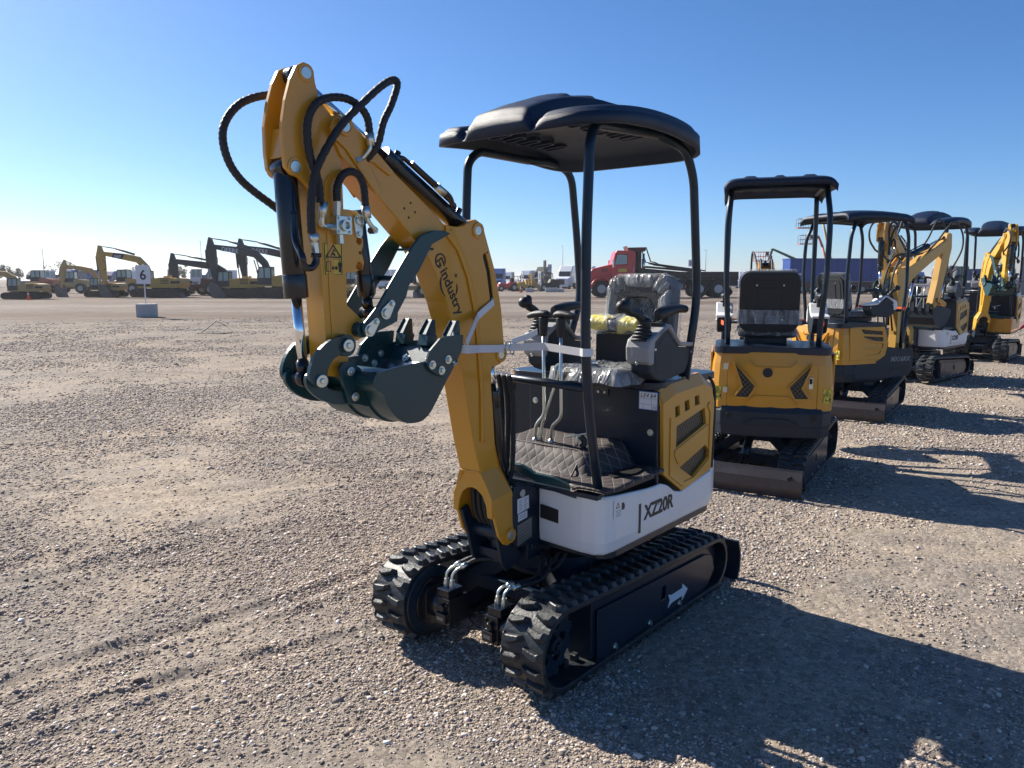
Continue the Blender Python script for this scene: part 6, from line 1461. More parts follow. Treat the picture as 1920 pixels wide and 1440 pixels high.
def big_exc(name, label, px, Y, rz=180, body='yellow_far', boomc='yellow_far', brand=None, sc=1.0, pose=0, hide_arm=False, armrot=0):
    r = thing(name, label, 'excavator', (at(px, Y), Y, 0), rz, 'large excavators parked across the yard'); r.scale = (sc,) * 3
    for s in (1, -1):
        b = MB(); pts = [(x, z) for x, z in belt_path(1.95, 0.42, 0.40, -1.95, 0.42, 0.40, 8)]
        b.prism(pts, *sorted((1.0 * s, 1.55 * s)))
        for i in range(26): b.box(-1.95 + i * .152, -1.95 + i * .152 + .07, *sorted((0.98 * s, 1.57 * s)), 0.80, 0.87)
        tr = b.build('crawler_track', 'track_far', r)
        b = MB()
        for i in range(6): b.cyl((-1.5 + i * .6, 1.50 * s, 0.22), (-1.5 + i * .6, 1.59 * s, 0.22), 0.15, n=12)
        b.cyl((-1.95, 1.5 * s, .42), (-1.95, 1.6 * s, .42), .3, n=18); b.cyl((1.95, 1.5 * s, .42), (1.95, 1.6 * s, .42), .3, n=18); b.box(-1.4, 1.4, *sorted((1.3 * s, 1.575 * s)), .36, .62)
        b.build('roller_frame', 'frame_dark', tr)
    b = MB(); b.cyl((0, 0, .6), (0, 0, 1.05), 0.75, n=24); b.box(-1.2, 1.2, -1, 1, .45, .75); b.build('undercarriage_frame', 'track_far', r)
    b = MB(); b.prism([(1.6, .95), (1.6, 1.15), (0.5, 1.2), (0.5, 1.75), (-0.6, 1.95), (-1.5, 1.95), (-2.3, 1.85), (-2.45, 1.4), (-2.3, .95)], -1.35, 1.35); b.box(-1.3, -.6, -.5, .5, 1.95, 2.1); b.cyl((-1.5, .7, 1.9), (-1.5, .7, 2.2), .07, n=10)
    bo = b.build('body', body, r, bevel=0.06)
    b = MB()
    for s in (1, -1):
        for i in range(4): b.box(-1.5, -.7, *sorted((1.35 * s, 1.365 * s)), 1.35 + i * .14, 1.42 + i * .14)
        b.box(-2.6, -1.7, *sorted((1.35 * s, 1.362 * s)), 1.35, 1.6)
    b.build('side_grille', 'frame_dark', bo)
    cab_box(r, 0.35, 1.55, 0.45, 1.38, 1.1, 2.6, 'boom_dark' if boomc != 'yellow_far' or True else body)
    W2 = 0.27
    poses = {0: dict(boom=[(0.9, 1.4), (0.6, 1.9), (1.55, 4.35), (1.9, 4.75), (2.6, 4.75), (5.6, 4.45), (5.95, 4.75), (5.75, 5.0), (2.6, 5.35), (1.7, 5.2), (1.1, 4.7), (0.3, 2.2), (0.3, 1.5)], k=(2.3, 5.35), tip=(5.75, 4.72)),}
    # boom outline, arm hanging down, bucket on the ground
    A = [(0.45, 1.35), (0.95, 1.35), (1.50, 2.75), (2.15, 3.40), (5.45, 4.10), (5.66, 4.3), (5.45, 4.48), (3.4, 4.28), (1.95, 3.98), (1.1, 3.1)]
    if pose == 1: A = [(0.45, 1.35), (0.95, 1.35), (1.55, 2.3), (2.35, 2.75), (6.1, 3.35), (6.35, 3.6), (6.1, 3.85), (3.6, 3.60), (2.1, 3.4), (1.2, 2.85)]
    b = MB(); b.prism(A, -W2, W2); bm_ = b.build('boom', boomc, r, bevel=0.03)
    if not hide_arm:
        tx, tz = (5.55, 4.25) if pose == 0 else (6.15, 3.60)
        push(tilt(armrot, tx, tz))
        b = MB(); b.prism([(tx - .15, tz - .25), (tx + .2, tz + .82), (tx + .40, tz + .86), (tx + .64, tz - .1), (tx + .56, tz - 1.0), (tx + .10, tz - 3.15), (tx - .15, tz - 3.1), (tx - .16, tz - 1.2)], -.2, .2); ar = b.build('arm', boomc, r, bevel=0.03)
        b = MB(); cx0 = (2.4, tz - .05) if pose == 0 else (2.6, tz + .05); b.cyl((cx0[0], 0, cx0[1]), (tx - 1.3, 0, tz + .52), .10, n=12); cy = b.build('arm_cylinder', boomc if boomc != 'yellow_far' else 'frame_dark', r); b = MB(); b.cyl((tx - 1.3, 0, tz + .52), (tx + .3, 0, tz + .78), .05, n=10); b.build('rod', 'frame_dark', cy)
        b = MB(); b.cyl((tx + .72, 0, tz - .2), (tx + .62, 0, tz - 1.7), .09, n=12); cy = b.build('bucket_cylinder', 'frame_dark', r); b = MB(); b.cyl((tx + .62, 0, tz - 1.7), (tx + .5, 0, tz - 2.8), .05, n=10); b.build('rod', 'rim', cy)
        b = MB(); bx = tx - .1; bz = tz - 3.1
        b.prism([(bx + .35, bz + .25), (bx + .55, bz - .15), (bx + .45, bz - .8), (bx + .1, bz - 1.25), (bx - .45, bz - 1.32), (bx - 1.0, bz - 1.1), (bx - .9, bz - 1.0), (bx - .3, bz - .1)], -.6, .6); b.build('bucket', 'bucket_far', r, bevel=0.03)
        b = MB(); b.tube([(tx, .23, tz - .6), (tx - .35, .28, tz - .9), (tx - .3, .25, tz - 1.4), (tx, .2, tz - 1.6)], .025, n=6); b.build('hydraulic_hose', 'hose', r); pop()
    b = MB()
    for s in (1, -1): b.cyl((1.5, .38 * s, 1.3), (1.85, .38 * s, 2.3), .1, n=10); 
    cy = b.build('boom_cylinder', 'frame_dark', r); b = MB()
    for s in (1, -1): b.cyl((1.85, .38 * s, 2.3), (2.1, .34 * s, 3.2 if pose == 0 else 2.8), .05, n=8)
    b.build('rod', 'rim', cy)
    if brand:
        # travel seen from its left flank in the photograph: lettering on the side that faces us
        txt, dark = brand
        fy = W2 + .012
        if dark: text('boom_lettering', txt, 0.50, (4.85, fy, 3.93) if pose == 0 else (5.0, fy, 4.1), (-1, 0, -.13 if pose == 0 else -.12), (0, 1, 0), 'white', bm_, offset=0.004, extrude=.004)
        else:
            b = MB(); b.prism([(4.6, 3.92), (4.35, 4.36), (3.3, 4.20), (3.55, 3.72)], W2, W2 + .008); pl = b.build('decal', 'ink', bm_)
            text('boom_lettering', txt, 0.34, (4.3, fy + .01, 3.95), (-1, 0, -.13), (0, 1, 0), 'white', pl, offset=0.012, extrude=.004)
    return r
YR = 66.0
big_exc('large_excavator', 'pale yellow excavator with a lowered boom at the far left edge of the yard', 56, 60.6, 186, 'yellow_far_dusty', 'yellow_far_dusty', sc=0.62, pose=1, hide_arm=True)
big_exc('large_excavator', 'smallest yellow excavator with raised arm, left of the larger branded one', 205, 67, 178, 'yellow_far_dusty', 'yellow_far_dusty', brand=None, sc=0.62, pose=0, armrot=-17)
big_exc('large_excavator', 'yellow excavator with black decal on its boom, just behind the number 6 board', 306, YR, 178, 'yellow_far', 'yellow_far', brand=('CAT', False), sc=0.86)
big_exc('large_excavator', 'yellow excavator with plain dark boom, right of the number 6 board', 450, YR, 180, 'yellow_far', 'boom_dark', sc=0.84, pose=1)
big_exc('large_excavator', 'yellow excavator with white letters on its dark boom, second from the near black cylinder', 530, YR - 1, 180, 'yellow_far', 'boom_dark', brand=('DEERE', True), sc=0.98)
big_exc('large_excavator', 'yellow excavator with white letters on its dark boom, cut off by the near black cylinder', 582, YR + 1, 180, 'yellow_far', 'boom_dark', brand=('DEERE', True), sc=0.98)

def loader(label, px, Y, rz, col, sc=1.0, name='wheel_loader', cat='loader', glass='far_glass'):
    r = thing(name, label, cat, (at(px, Y), Y, 0), rz, 'machines parked far behind'); r.scale = (sc,) * 3
    b = MB(); b.prism([(-2.4, .9), (-2.4, 1.9), (-.6, 2.0), (-.6, 1.3), (.9, 1.3), (.9, .8)], -.8, .8); b.build('body', col, r, bevel=.05)
    cab_box(r, -.75, .55, -.7, .7, 1.6, 3.1, 'white' if col == 'red_rust' else 'charcoal', glass)
    for x in (-1.6, 1.2):
        for y in (-.95, .95): wheel(r, 'wheel', x, y, .72, .5)
    b = MB()
    for s in (1, -1): b.prism([(.3, 1.5), (.5, 1.8), (1.6, 1.3), (2.6, .5), (2.4, .35), (1.5, 1.0)], *sorted((.4 * s, .55 * s)))
    b.build('lift_arm', col, r)
    b = MB(); b.prism([(2.4, .9), (2.2, .4), (2.4, .1), (3.3, .05), (3.3, .12), (2.6, .35), (2.55, .95)], -1.2, 1.2); b.build('bucket', 'bucket_far', r)
    return r
loader('dull red loader with white cab between the dark boomed excavator and its neighbour', 372, 74, 200, 'red_rust', .8)
loader('dull red loader half hidden behind the bucket of the left white-lettered excavator', 405, 76, 195, 'red_rust', .8)
loader('yellow loader seen between the mustard arm and its thumb cylinder', 664, 64, 165, 'yellow_far_dusty', .72)
loader('yellow loader seen between the thumb and the mustard boom', 772, 66, 15, 'yellow_far_dusty', .75)
loader('yellow wheel loader behind the largest left excavator, near the 6 board', 238, 78, 180, 'yellow_far', .8)
loader('yellow loader with blue-tinted cab far behind, left of the loaders by the 6 board', 140, 84, 190, 'yellow_far_dusty', .75)
loader('orange-brown loader behind the low pale excavator at far left', 78, 84, 185, 'orange_faded', .8)
loader('small dark red loader behind the smallest excavator', 98, 92, 180, 'red_rust', .8)
loader('brownish loader whose bucket shows right of the 6 board post', 330, 88, 188, 'orange_faded', .8)

def semi(label, px, Y, rz, col, sc=1.0, box=None, cat='truck'):
    r = thing('semi_truck', label, cat, (at(px, Y), Y, 0), rz, 'trucks lined up on the horizon'); r.scale = (sc,) * 3
    b = MB(); b.prism([(0.0, .5), (2.35, .5), (2.55, 1.2), (2.45, 1.75), (1.05, 2.05), (0.75, 2.9), (-.2, 3.85), (-1.7, 3.9), (-1.7, .9), (0, .9)], -1.15, 1.15); bo = b.build('cab', col, r, bevel=.12)
    b = MB(); b.prism([(1.04, 2.12), (0.74, 2.86), (.78, 2.9), (1.10, 2.14)], -.98, .98); b.prism([(.95, 2.05), (.65, 2.75), (-.1, 2.75), (-.1, 2.05)], -1.165, 1.165); b.build('window', 'dark_glass', bo)
    b = MB(); b.box(2.50, 2.58, -.5, .5, .75, 1.6); b.build('radiator', 'frame_dark', bo)
    for s in (1, -1): b = MB(); b.box(2.42, 2.56, *sorted((.68 * s, 1.05 * s)), 1.15, 1.35); b.build('headlight', 'chrome_dull', bo)
    b = MB(); b.box(2.3, 2.62, -1.15, 1.15, .35, .68); b.build('bumper', col, bo, bevel=.05)
    for x in (1.55, -1.6, -2.8):
        for y in (-.98, .98): wheel(r, 'wheel', x, y, .52, .32)
    b = MB(); b.box(-3.6, 1.0, -.45, .45, .75, 1.0); b.build('chassis', 'frame_dark', r)
    if box:
        b = MB(); b.box(-9.0, -2.2, -1.25, 1.25, 1.15, 3.95); b.build('trailer', box, r, bevel=.04)
    return r
TY = 128
semi('white truck with black windscreen right of the 27 board', 1061, 120, -112, 'white', .92)
semi('white truck partly behind the front canopy post', 1098, 120, -112, 'white', .90)
semi('blue truck cab just right of the mustard boom', 934, 112, -100, 'truck_blue', .78)
semi('dark green truck with rounded sleeper behind the forklifts', 1016, 132, -120, 'tarp_green', .92)
semi('dark red truck between the two white trucks', 1076, 150, -110, 'red', .98)
for i, (px, col, sc, box, Y, lab) in enumerate(((72, 'far_blue', .72, 'truck_blue', 118, 'blue box truck on the skyline behind the cone at far left'), (92, 'white', .72, 'white', 120, 'white truck on the skyline left of the smallest excavator boom'), (122, 'white', .75, 'truck_blue', 120, 'white and blue truck under the smallest raised boom'), (150, 'grey_far', .72, None, 122, 'grey truck cab behind the body of the smallest excavator'),
        (212, 'far_blue', .7, None, 118, 'dark blue cab left of the 6 board post'), (245, 'white', .72, None, 118, 'white cab behind the yellow wheel loader'), (388, 'truck_blue', .74, 'white', 120, 'pale blue truck between the red loaders'), (716, 'white', .75, 'white', 120, 'white truck behind the two thumb plates'), (950, 'white', .7, 'grey_far', 140, 'grey trailer behind the red mower'), (985, 'white', .75, 'white', 132, 'white trailer left of the dark green truck'),
        (1004, 'white', .75, 'grey_far', 140, 'pale trailer end beside the tall forklift mast'), (1180, 'white', .8, 'white', 150, 'white trailer roof seen behind the red truck bonnet'))):
    semi(lab, px, Y, -95 - 7 * (i % 4), col, sc, box)
# roofs of trucks and lorries seen over the roll-off bed
for i, (px, col, lab) in enumerate(((1258, 'white', 'white truck showing over the roll-off bed, nearest the red cab'), (1281, 'white', 'white trailer under the 28 board'), (1322, 'white', 'white truck right of the 28 board post'), (1345, 'truck_blue', 'blue truck seen over the bed between two canopy posts'), (1372, 'white', 'white truck left of the second canopy'), (1392, 'truck_blue', 'blue truck beside the low boom lift'), (1240, 'red', 'red roofed truck over the roll-off bed'), (1660, 'grey_far', 'grey truck under the canopies at right'), (1716, 'truck_blue', 'blue truck between the third and fourth canopies'))):
    semi(lab, px, 128 + 3 * (i % 3), -100 - 13 * (i % 4), col, .62 + .04 * (i % 3), None)

def forklift(label, px, Y, rz, col, mast, h=3.6, sc=1.0):
    r = thing('forklift', label, 'forklift', (at(px, Y), Y, 0), rz, 'forklifts by the concrete blocks'); r.scale = (sc,) * 3
    b = MB(); b.prism([(-1.5, .5), (-1.6, 1.5), (-.4, 1.6), (-.1, 1.1), (.9, 1.1), (.9, .5)], -.6, .6); b.build('body', col, r, bevel=.06)
    b = MB()
    for x, x2 in ((-.7, -.5), (.75, .4)):
        for y in (-.5, .5): b.cyl((x, y, 1.1), (x2, y, 2.3), .05, n=8)
    b.box(-.6, .5, -.55, .55, 2.28, 2.36); b.build('overhead_guard', 'frame_dark', r)
    b = MB()
    for y in (-.4, .4): b.box(1.0, 1.16, y - .07, y + .07, .15, h)
    for z in (.5, h * .5, h - .15): b.box(1.02, 1.12, -.4, .4, z, z + .12)
    b.build('mast', mast, r)
    b = MB()
    for y in (-.3, .3): b.box(1.16, 2.2, y - .06, y + .06, .12, .18); b.box(1.16, 1.24, y - .06, y + .06, .12, .9)
    b.build('fork', 'frame_dark', r)
    for x, q in ((.7, .48), (-1.0, .38)):
        for y in (-.6, .6): wheel(r, 'wheel', x, y, q, .3)
forklift('yellow forklift with a leaning yellow mast beside the cone', 984, 96, 30, 'yellow_far', 'yellow_far', 2.9, .75)
forklift('forklift with the tallest grey mast, left of the 27 board', 1006, 100, 12, 'yellow_far_dusty', 'bucket_far', 4.0, .98)
forklift('dark forklift with pale frame directly under the 27 board', 1026, 98, 195, 'frame_dark', 'white', 2.6, .95)
forklift('white forklift with short mast between red mower and cone', 968, 102, 20, 'white', 'white', 3.0, .8)
# red mower / tractor
r = thing('mower', 'red mower with black seat beside the blue truck cab', 'mower', (at(951, 96), 96, 0), 190); r.scale = (1.15,) * 3
b = MB(); b.prism([(-1.0, .4), (-.9, 1.0), (-.2, 1.0), (.1, .8), (.9, .95), (1.1, .5), (1.0, .3)], -.5, .5); b.build('body', 'red', r, bevel=.1); b = MB(); b.box(-.7, -.3, -.25, .25, 1.0, 1.45); b.build('seat', 'frame_dark', r, bevel=.05)
for x, q in ((.75, .33), (-.7, .42)):
    for y in (-.55, .55): wheel(r, 'wheel', x, y, q, .25)
def cblock(label, px, Y, w_, h, d=.6, name='concrete_block', grp='concrete blocks'):
    b = MB(); b.box(-w_ / 2, w_ / 2, -d / 2, d / 2, 0, h); o = b.build(name, 'concrete', None, bevel=.03, loc=(at(px, Y), Y, 0)); return tag(o, label, 'concrete block', grp)
cblock('pale concrete block right of the cone, left of the tall mast', 993, 91, .95, .45)
cblock('longest concrete block below the 27 board', 1032, 91, 1.3, .5)
cblock('small concrete block in front of the white truck', 1050, 91, .85, .42)
cblock('grey concrete block seen between thumb and mustard boom', 785, 66, .8, .5)
cblock('grey concrete block behind the silver bucket rod', 584, 66, .7, .6)
def cone(label, px, Y, sc=1.0):
    r = thing('traffic_cone', label, 'traffic cone', (at(px, Y), Y, 0)); r.scale = (sc,) * 3
    b = MB(); b.box(-.2, .2, -.2, .2, 0, .04); b.cyl((0, 0, .03), (0, 0, .75), .15, .025, n=18); b.build('cone_body', 'orange', r); b = MB(); b.cyl((0, 0, .45), (0, 0, .58), .083, .066, n=18); b.build('reflective_band', 'white', r)
cone('orange cone in front of the lowered excavator at far left', 59, 58, .85); cone('orange cone left of the concrete blocks', 976, 88, .95)
def numboard(label, px, Y, zc, w_, h, num, size, top='', block=None, post_top=True):
    r = thing('number_board', label, 'sign', (at(px, Y), Y, 0), 0, 'row number boards')
    b = MB(); b.box(-w_ / 2, w_ / 2, -.02, .02, zc - h / 2, zc + h / 2); bo = b.build('board', 'white', r, bevel=.006)
    b = MB(); b.cyl((0.02, .035, .3), (0.02, .035, zc + h / 2 + .05), .028, n=10); b.build('post', 'white_pole', r)
    text('number', num, size, (0, -.0215, zc - size * .36), (1, 0, 0), (0, -1, 0), 'ink', bo, align='CENTER', offset=size * .02)
    if top: text('small_lettering', top, size * .3, (0, -.0215, zc + h * .33), (1, 0, 0), (0, -1, 0), 'ink', bo, align='CENTER')
    return r
Y6 = 32.2
numboard('white board with a black 6 on a pole over a concrete block', 275, Y6 + .1, 1.6 + (522 - 515) * Y6 / F_PX, .585, .77, '6', .56)
b = MB(); b.prism([(-.37, 0), (.37, 0), (.37, .55), (-.37, .55)], -.3, .3, 'y'); o = b.build('concrete_block', 'concrete', None, bevel=.03, loc=(at(278, Y6), Y6, 0)); tag(o, 'grey concrete block holding up the number 6 board', 'concrete block', 'concrete blocks'); o.rotation_euler[2] = R(14)
numboard('white board with a 27 above the forklifts', 1030, 100, 1.6 + (522 - 503) * 100 / F_PX, .5, .95, '27', .5, 'ROW')
numboard('white board with a 28 above the roll-off bed', 1292, 76, 1.6 + (522 - 494) * 76 / F_PX, .56, .66, '28', .40, 'ROW')

# red roll-off truck
def rolloff():
    Y = 66.5; k = 1.15
    r = thing('roll_off_truck', 'red truck with a long empty hook frame behind its cab', 'truck', (at(1252, Y), Y, 0), 180); r.scale = (k,) * 3
    # x forward (towards image left), origin at mid wheelbase
    b = MB(); b.prism([(2.7, 1.2), (2.7, 3.2), (2.85, 3.38), (4.05, 3.42), (4.2, 3.25), (4.4, 2.45), (4.4, 1.2)][::-1], -1.1, 1.1, holes=[[(4.22, 2.4), (4.05, 3.12), (3.3, 3.12), (3.3, 2.4)]]); cb = b.build('cab', 'red', r, bevel=.06)
    r.scale = (k,) * 3
    b = MB(); b.prism([(4.20, 2.42), (4.04, 3.10), (3.32, 3.10), (3.32, 2.42)], -1.05, 1.05); b.build('window', 'far_glass', cb)
    b = MB(); b.prism([(3.35, 1.85), (3.95, 1.85), (3.95, 2.1), (3.35, 2.1)], 1.101, 1.112); b.build('door_sign', 'sticker_yellow', cb)
    b = MB(); b.prism([(4.3, 1.15), (6.0, 1.1), (6.08, 1.7), (5.85, 2.08), (4.3, 2.45)], -.85, .85); hd = b.build('bonnet', 'red', r, bevel=.1)
    for q in range(3): b = MB(); b.prism([(4.75 + q * .16, 1.86), (4.83 + q * .16, 1.86), (4.79 + q * .16, 2.1), (4.71 + q * .16, 2.1)], .85, .87); b.build('vent', 'frame_dark', hd)
    for s in (1, -1):
        b = MB(); b.prism([(5.15 + .86 * math.cos(R(a)), .60 + .90 * math.sin(R(a))) for a in range(0, 181, 15)] + [(5.15 + .70 * math.cos(R(a)), .60 + .74 * math.sin(R(a))) for a in range(180, -1, -15)], *sorted((.75 * s, 1.2 * s))); b.build('fender', 'red', r, bevel=.03)
    b = MB(); b.box(5.85, 6.05, -1.15, 1.15, .45, .85); b.build('bumper', 'chrome_dull', r, bevel=.03)
    wheel(r, 'wheel', 5.15, .95, .62, .3); wheel(r, 'wheel', 5.15, -.95, .62, .3)
    for x in (-2.0, -3.4):
        for y in (-.9, .9): wheel(r, 'wheel', x, y, .62, .55)
    b = MB(); b.box(-5.0, 5.6, -.45, .45, .85, 1.34); b.build('chassis', 'frame_dark', r)
    b = MB(); b.prism([(-4.9, 1.35), (-4.9, 1.88), (-.6, 1.88), (2.3, 2.15), (2.3, 1.5), (.6, 1.35)], -.95, .95); b.box(-4.8, -.9, .96, 1.12, 1.42, 1.84); fr = b.build('hook_bed', 'frame_dark', r, bevel=.02)
    b = MB()
    for y in (-.6, .6): b.cyl((1.9, y, 2.25), (-2.2, y, 1.9), .06, n=8); b.cyl((1.5, y * .7, 2.5), (-1.2, y * .7, 2.0), .05, n=8)
    b.build('hook_beam', 'frame_dark', fr)
    b = MB(); b.box(-1.0, 1.5, .5, 1.1, .55, 1.33); b.box(1.7, 2.65, .5, 1.1, .5, 1.4); b.build('side_locker', 'frame_dark', r, bevel=.03)
    b = MB()
    for y in (-.8, .8): b.box(2.25, 2.5, y - .1, y + .1, 1.3, 3.5)
    b.build('headboard', 'frame_dark', r)
    b = MB(); b.prism([(2.0, 3.35), (1.9, 3.65), (3.3, 3.62), (3.35, 3.75), (3.2, 3.3)], -1.0, 1.0); b.build('tarp_housing', 'red_rust', r, bevel=.03)
    b = MB()
    for s in (1, -1): b.tube([(1.95, 1.05 * s, 3.6), (1.6, 1.05 * s, 2.6), (1.3, 1.05 * s, 2.55), (1.0, 1.05 * s, 2.4), (-2.4, 1.05 * s, 1.95)], .045, n=8, sub=1)
    b.build('tarp_arm', 'frame_dark', r)
    b = MB(); b.cyl((2.05, .6, 1.3), (2.05, .6, 3.2), .09, n=12); b.cyl((2.05, .6, 1.9), (2.05, .6, 2.8), .12, n=12); b.build('exhaust_stack', 'chrome_dull', r)
    b = MB(); b.tube([(2.85, 1.16, 1.4), (2.85, 1.16, 2.6)], .02, n=6, sub=1); b.build('grab_rail', 'chrome_dull', cb)
    for s in (1, -1): b = MB(); b.box(4.30, 4.42, *sorted((1.15 * s, 1.3 * s)), 2.2, 2.75); b.build('mirror', 'chrome_dull', cb)
    b = MB()
    for y in (-.7, -.3, .1, .5): b.box(3.9, 4.0, y, y + .12, 3.14, 3.22)
    b.build('roof_light', 'orange', cb)
    b = MB(); b.prism([(-4.1, .35), (-3.95, 1.0), (-4.0, 1.0), (-4.25, .35)], -1.1, 1.1); b.build('mudflap', 'frame_dark', r)
rolloff()

# blue skip container on a trailer
Y = 84
r = thing('container_trailer', 'long trailer with red side rail carrying the blue container', 'trailer', (at(1556, Y), Y, 0), 180)
b = MB(); b.box(-5.0, 5.0, -1.1, 1.1, .95, 1.25); b.build('deck', 'frame_dark', r)
b = MB(); b.box(-5.0, 5.0, 1.1, 1.16, .7, 1.2); b.box(-5.0, 5.0, -1.16, -1.1, .7, 1.2); b.build('side_rail', 'red_rust', r)
for x in (-4.0, -2.8, 2.6, 3.8):
    for y in (-.9, .9): wheel(r, 'wheel', x, y, .5, .3)
r = thing('open_container', 'dark blue open-topped steel container with ribbed sides on a trailer', 'container', (at(1556, Y), Y, 1.27), 180)
b = MB(); b.box(-5.1, 5.1, -1.15, 1.15, 0, 2.35); bo = b.build('body', 'blue_box', r)
b = MB()
for i in range(9):
    for s in (1, -1): b.cut().box(-5.0 + i * 1.24, -4.9 + i * 1.24, *sorted((1.15 * s, 1.24 * s)), .05, 2.3)
b.build('side_rib', 'blue_box', bo)
b = MB(); b.box(-5.3, 5.15, -1.25, 1.25, 2.33, 2.45); b.build('top_rail', 'blue_box', bo)
for (px, Y_, w_, h, colm, lab, z) in ((1805, 100, 5.6, 1.0, 'blue_box', 'blue container behind the farthest seats at right', 1.8), (1912, 70, 2.2, 2.3, 'grey_far', 'grey ribbed container at the right edge', 1.2), (1781, 92, 2.0, 1.5, 'green_paint', 'green machine housing between the right canopies', 1.5)):
    r = thing('shipping_container', lab, 'container', (at(px, Y_), Y_, 0)); b = MB(); b.box(-w_ / 2, w_ / 2, -1.2, 1.2, 0.1, z + h); bo = b.build('body', colm, r, bevel=.02)
    b = MB(); n_ = int(w_ / .35)
    for i in range(n_): b.box(-w_ / 2 + i * .35 + .08, -w_ / 2 + i * .35 + .2, -1.25, -1.2, .2, z + h - .1)
    b.build('corrugation', colm, bo)
# boom lifts
def lift(label, px, Y, pts, arm, basket, sc=1.0, knuckle=None):
    r = thing('boom_lift', label, 'boom lift', (at(px, Y), Y, 0), 0, 'boom lifts above the skyline')
    b = MB(); b.box(-1.2, 1.2, -.8, .8, .5, 1.5); b.build('chassis', arm, r, bevel=.05)
    for x in (-1.0, 1.0):
        for y in (-.9, .9): wheel(r, 'wheel', x, y, .45, .3)
    b = MB()
    for a, c in zip(pts, pts[1:]): b.cyl((a[0], 0, a[1]), (c[0], 0, c[1]), .17, .13, n=8)
    b.build('boom', arm, r)
    e = pts[-1]; x, z = e; b = MB(); x -= .9
    for dx in (-.9, -.3, .3, .9):
        for dy in (-.4, .4): b.cyl((x + dx, dy, z - .1), (x + dx, dy, z + .95), .03, n=6)
    for zz in (z + .4, z + .95):
        for dy in (-.4, .4): b.cyl((x - .9, dy, zz), (x + .9, dy, zz), .03, n=6)
        for dx in (-.9, .9): b.cyl((x + dx, -.4, zz), (x + dx, .4, zz), .03, n=6)
    k = b.build('basket', basket if basket != 'orange_faded' else 'grey_far', r); b = MB(); b.box(x - .95, x + .95, -.45, .45, z - .2, z - .08); b.build('basket_floor', basket, k); b = MB(); b.box(x + .4, x + .75, -.3, .1, z + .5, z + 1.0); b.build('control_box', 'frame_dark', k)
YL = 96
def zz(py): return 1.6 + (522 - py) * YL / F_PX
def xx(px, base): return at(px, YL) - at(base, YL)
lift('low boom lift whose basket shows left of the blue container', 1500, YL, [(0, 1.5), (xx(1487, 1500), zz(488)), (xx(1441, 1500), zz(468)), (xx(1436, 1500), zz(488))], 'green_paint', 'red')
lift('tallest boom lift with grey boom and red floored basket behind the third canopy', 1560, YL, [(0, 1.5), (xx(1528, 1560), zz(405)), (xx(1512, 1560), zz(428))], 'yellow_far_dusty', 'orange_faded')
lift('boom lift with crossed red links below the tallest basket', 1552, YL + 3, [(0, 1.5), (xx(1533, 1552), zz(462)), (xx(1524, 1552), zz(442)), (xx(1515, 1552), zz(455))], 'orange_faded', 'orange_faded')
r = thing('crane_jib', 'red lattice jib standing up between the right-hand canopies', 'crane', (at(1842, 90), 90, 0)); b = MB()
for dx in (0, .5):
    b.cyl((dx, 0, 0), (dx - .3, 0, 3.9), .06, n=8)
for i in range(8): b.cyl((0 - i * .035, 0, .4 + i * .45), (.5 - i * .035, 0, .8 + i * .45), .04, n=6)
b.build('lattice', 'red', r); b = MB(); b.box(-.6, 1.1, -.6, .6, 0, 1.0); b.build('base', 'frame_dark', r)
# far lamp poles and small trees along the horizon
for i, (px, Yp, h) in enumerate(((92, 200, 9), (385, 240, 13), (468, 240, 10), (1054, 300, 14), (1319, 260, 11), (590, 210, 8))):
    b = MB(); b.cyl((0, 0, 0), (0, 0, h), .14, .07, n=8); b.box(-.8, .1, -.08, .08, h - .1, h); o = b.build('light_mast', 'grey_far', None, loc=(at(px, Yp), Yp, 0)); tag(o, 'slender light mast far off ' + ['left above the low pale excavator', 'between the red loaders', 'behind the middle dark booms', 'above the white trucks', 'right of the 28 board', 'just left of the mustard arm'][i], 'mast', 'far light masts')
def tree(px, Y, h, seed, label):
    rs = random.Random(seed); r = thing('far_tree', label, 'tree', (at(px, Y), Y, 0), 0, 'far trees on the horizon')
    b = MB(); b.tube([(0, 0, 0), (.1, 0, h * .3), (0, .1, h * .6)], lambda t: .25 * (1 - .6 * t), n=8)
    for k in range(6): a = rs.uniform(0, 6.28); b.tube([(0, 0, h * (.3 + .05 * k)), (h * .18 * math.cos(a), h * .18 * math.sin(a), h * (.5 + .06 * k)), (h * .3 * math.cos(a), h * .3 * math.sin(a), h * (.62 + .05 * k))], lambda t: .1 * (1 - .7 * t), n=5)
    b.build('trunk', 'bark', r)
    b = MB(); vs = []; fs = []
    cl = [(rs.gauss(0, .24) * h, rs.gauss(0, .24) * h, h * (.62 + rs.gauss(0, .13)), h * rs.uniform(.08, .17)) for _ in range(16)]
    for _ in range(1500):
        cx, cy, cz, rr = rs.choice(cl); v = Vector((rs.gauss(0, 1), rs.gauss(0, 1), rs.gauss(0, .8))).normalized() * rr * rs.uniform(.5, 1.05); p = Vector((cx, cy, cz)) + v
        u = Vector((rs.gauss(0, 1), rs.gauss(0, 1), rs.gauss(0, 1))).normalized() * h * .022; w_ = u.orthogonal().normalized() * h * .014; o_ = len(vs)
        vs += [tuple(p - u), tuple(p + w_), tuple(p + u), tuple(p - w_)]; fs.append((o_, o_ + 1, o_ + 2, o_ + 3))
    b.add(vs, fs); b.build('crown', 'leaf_far', r)
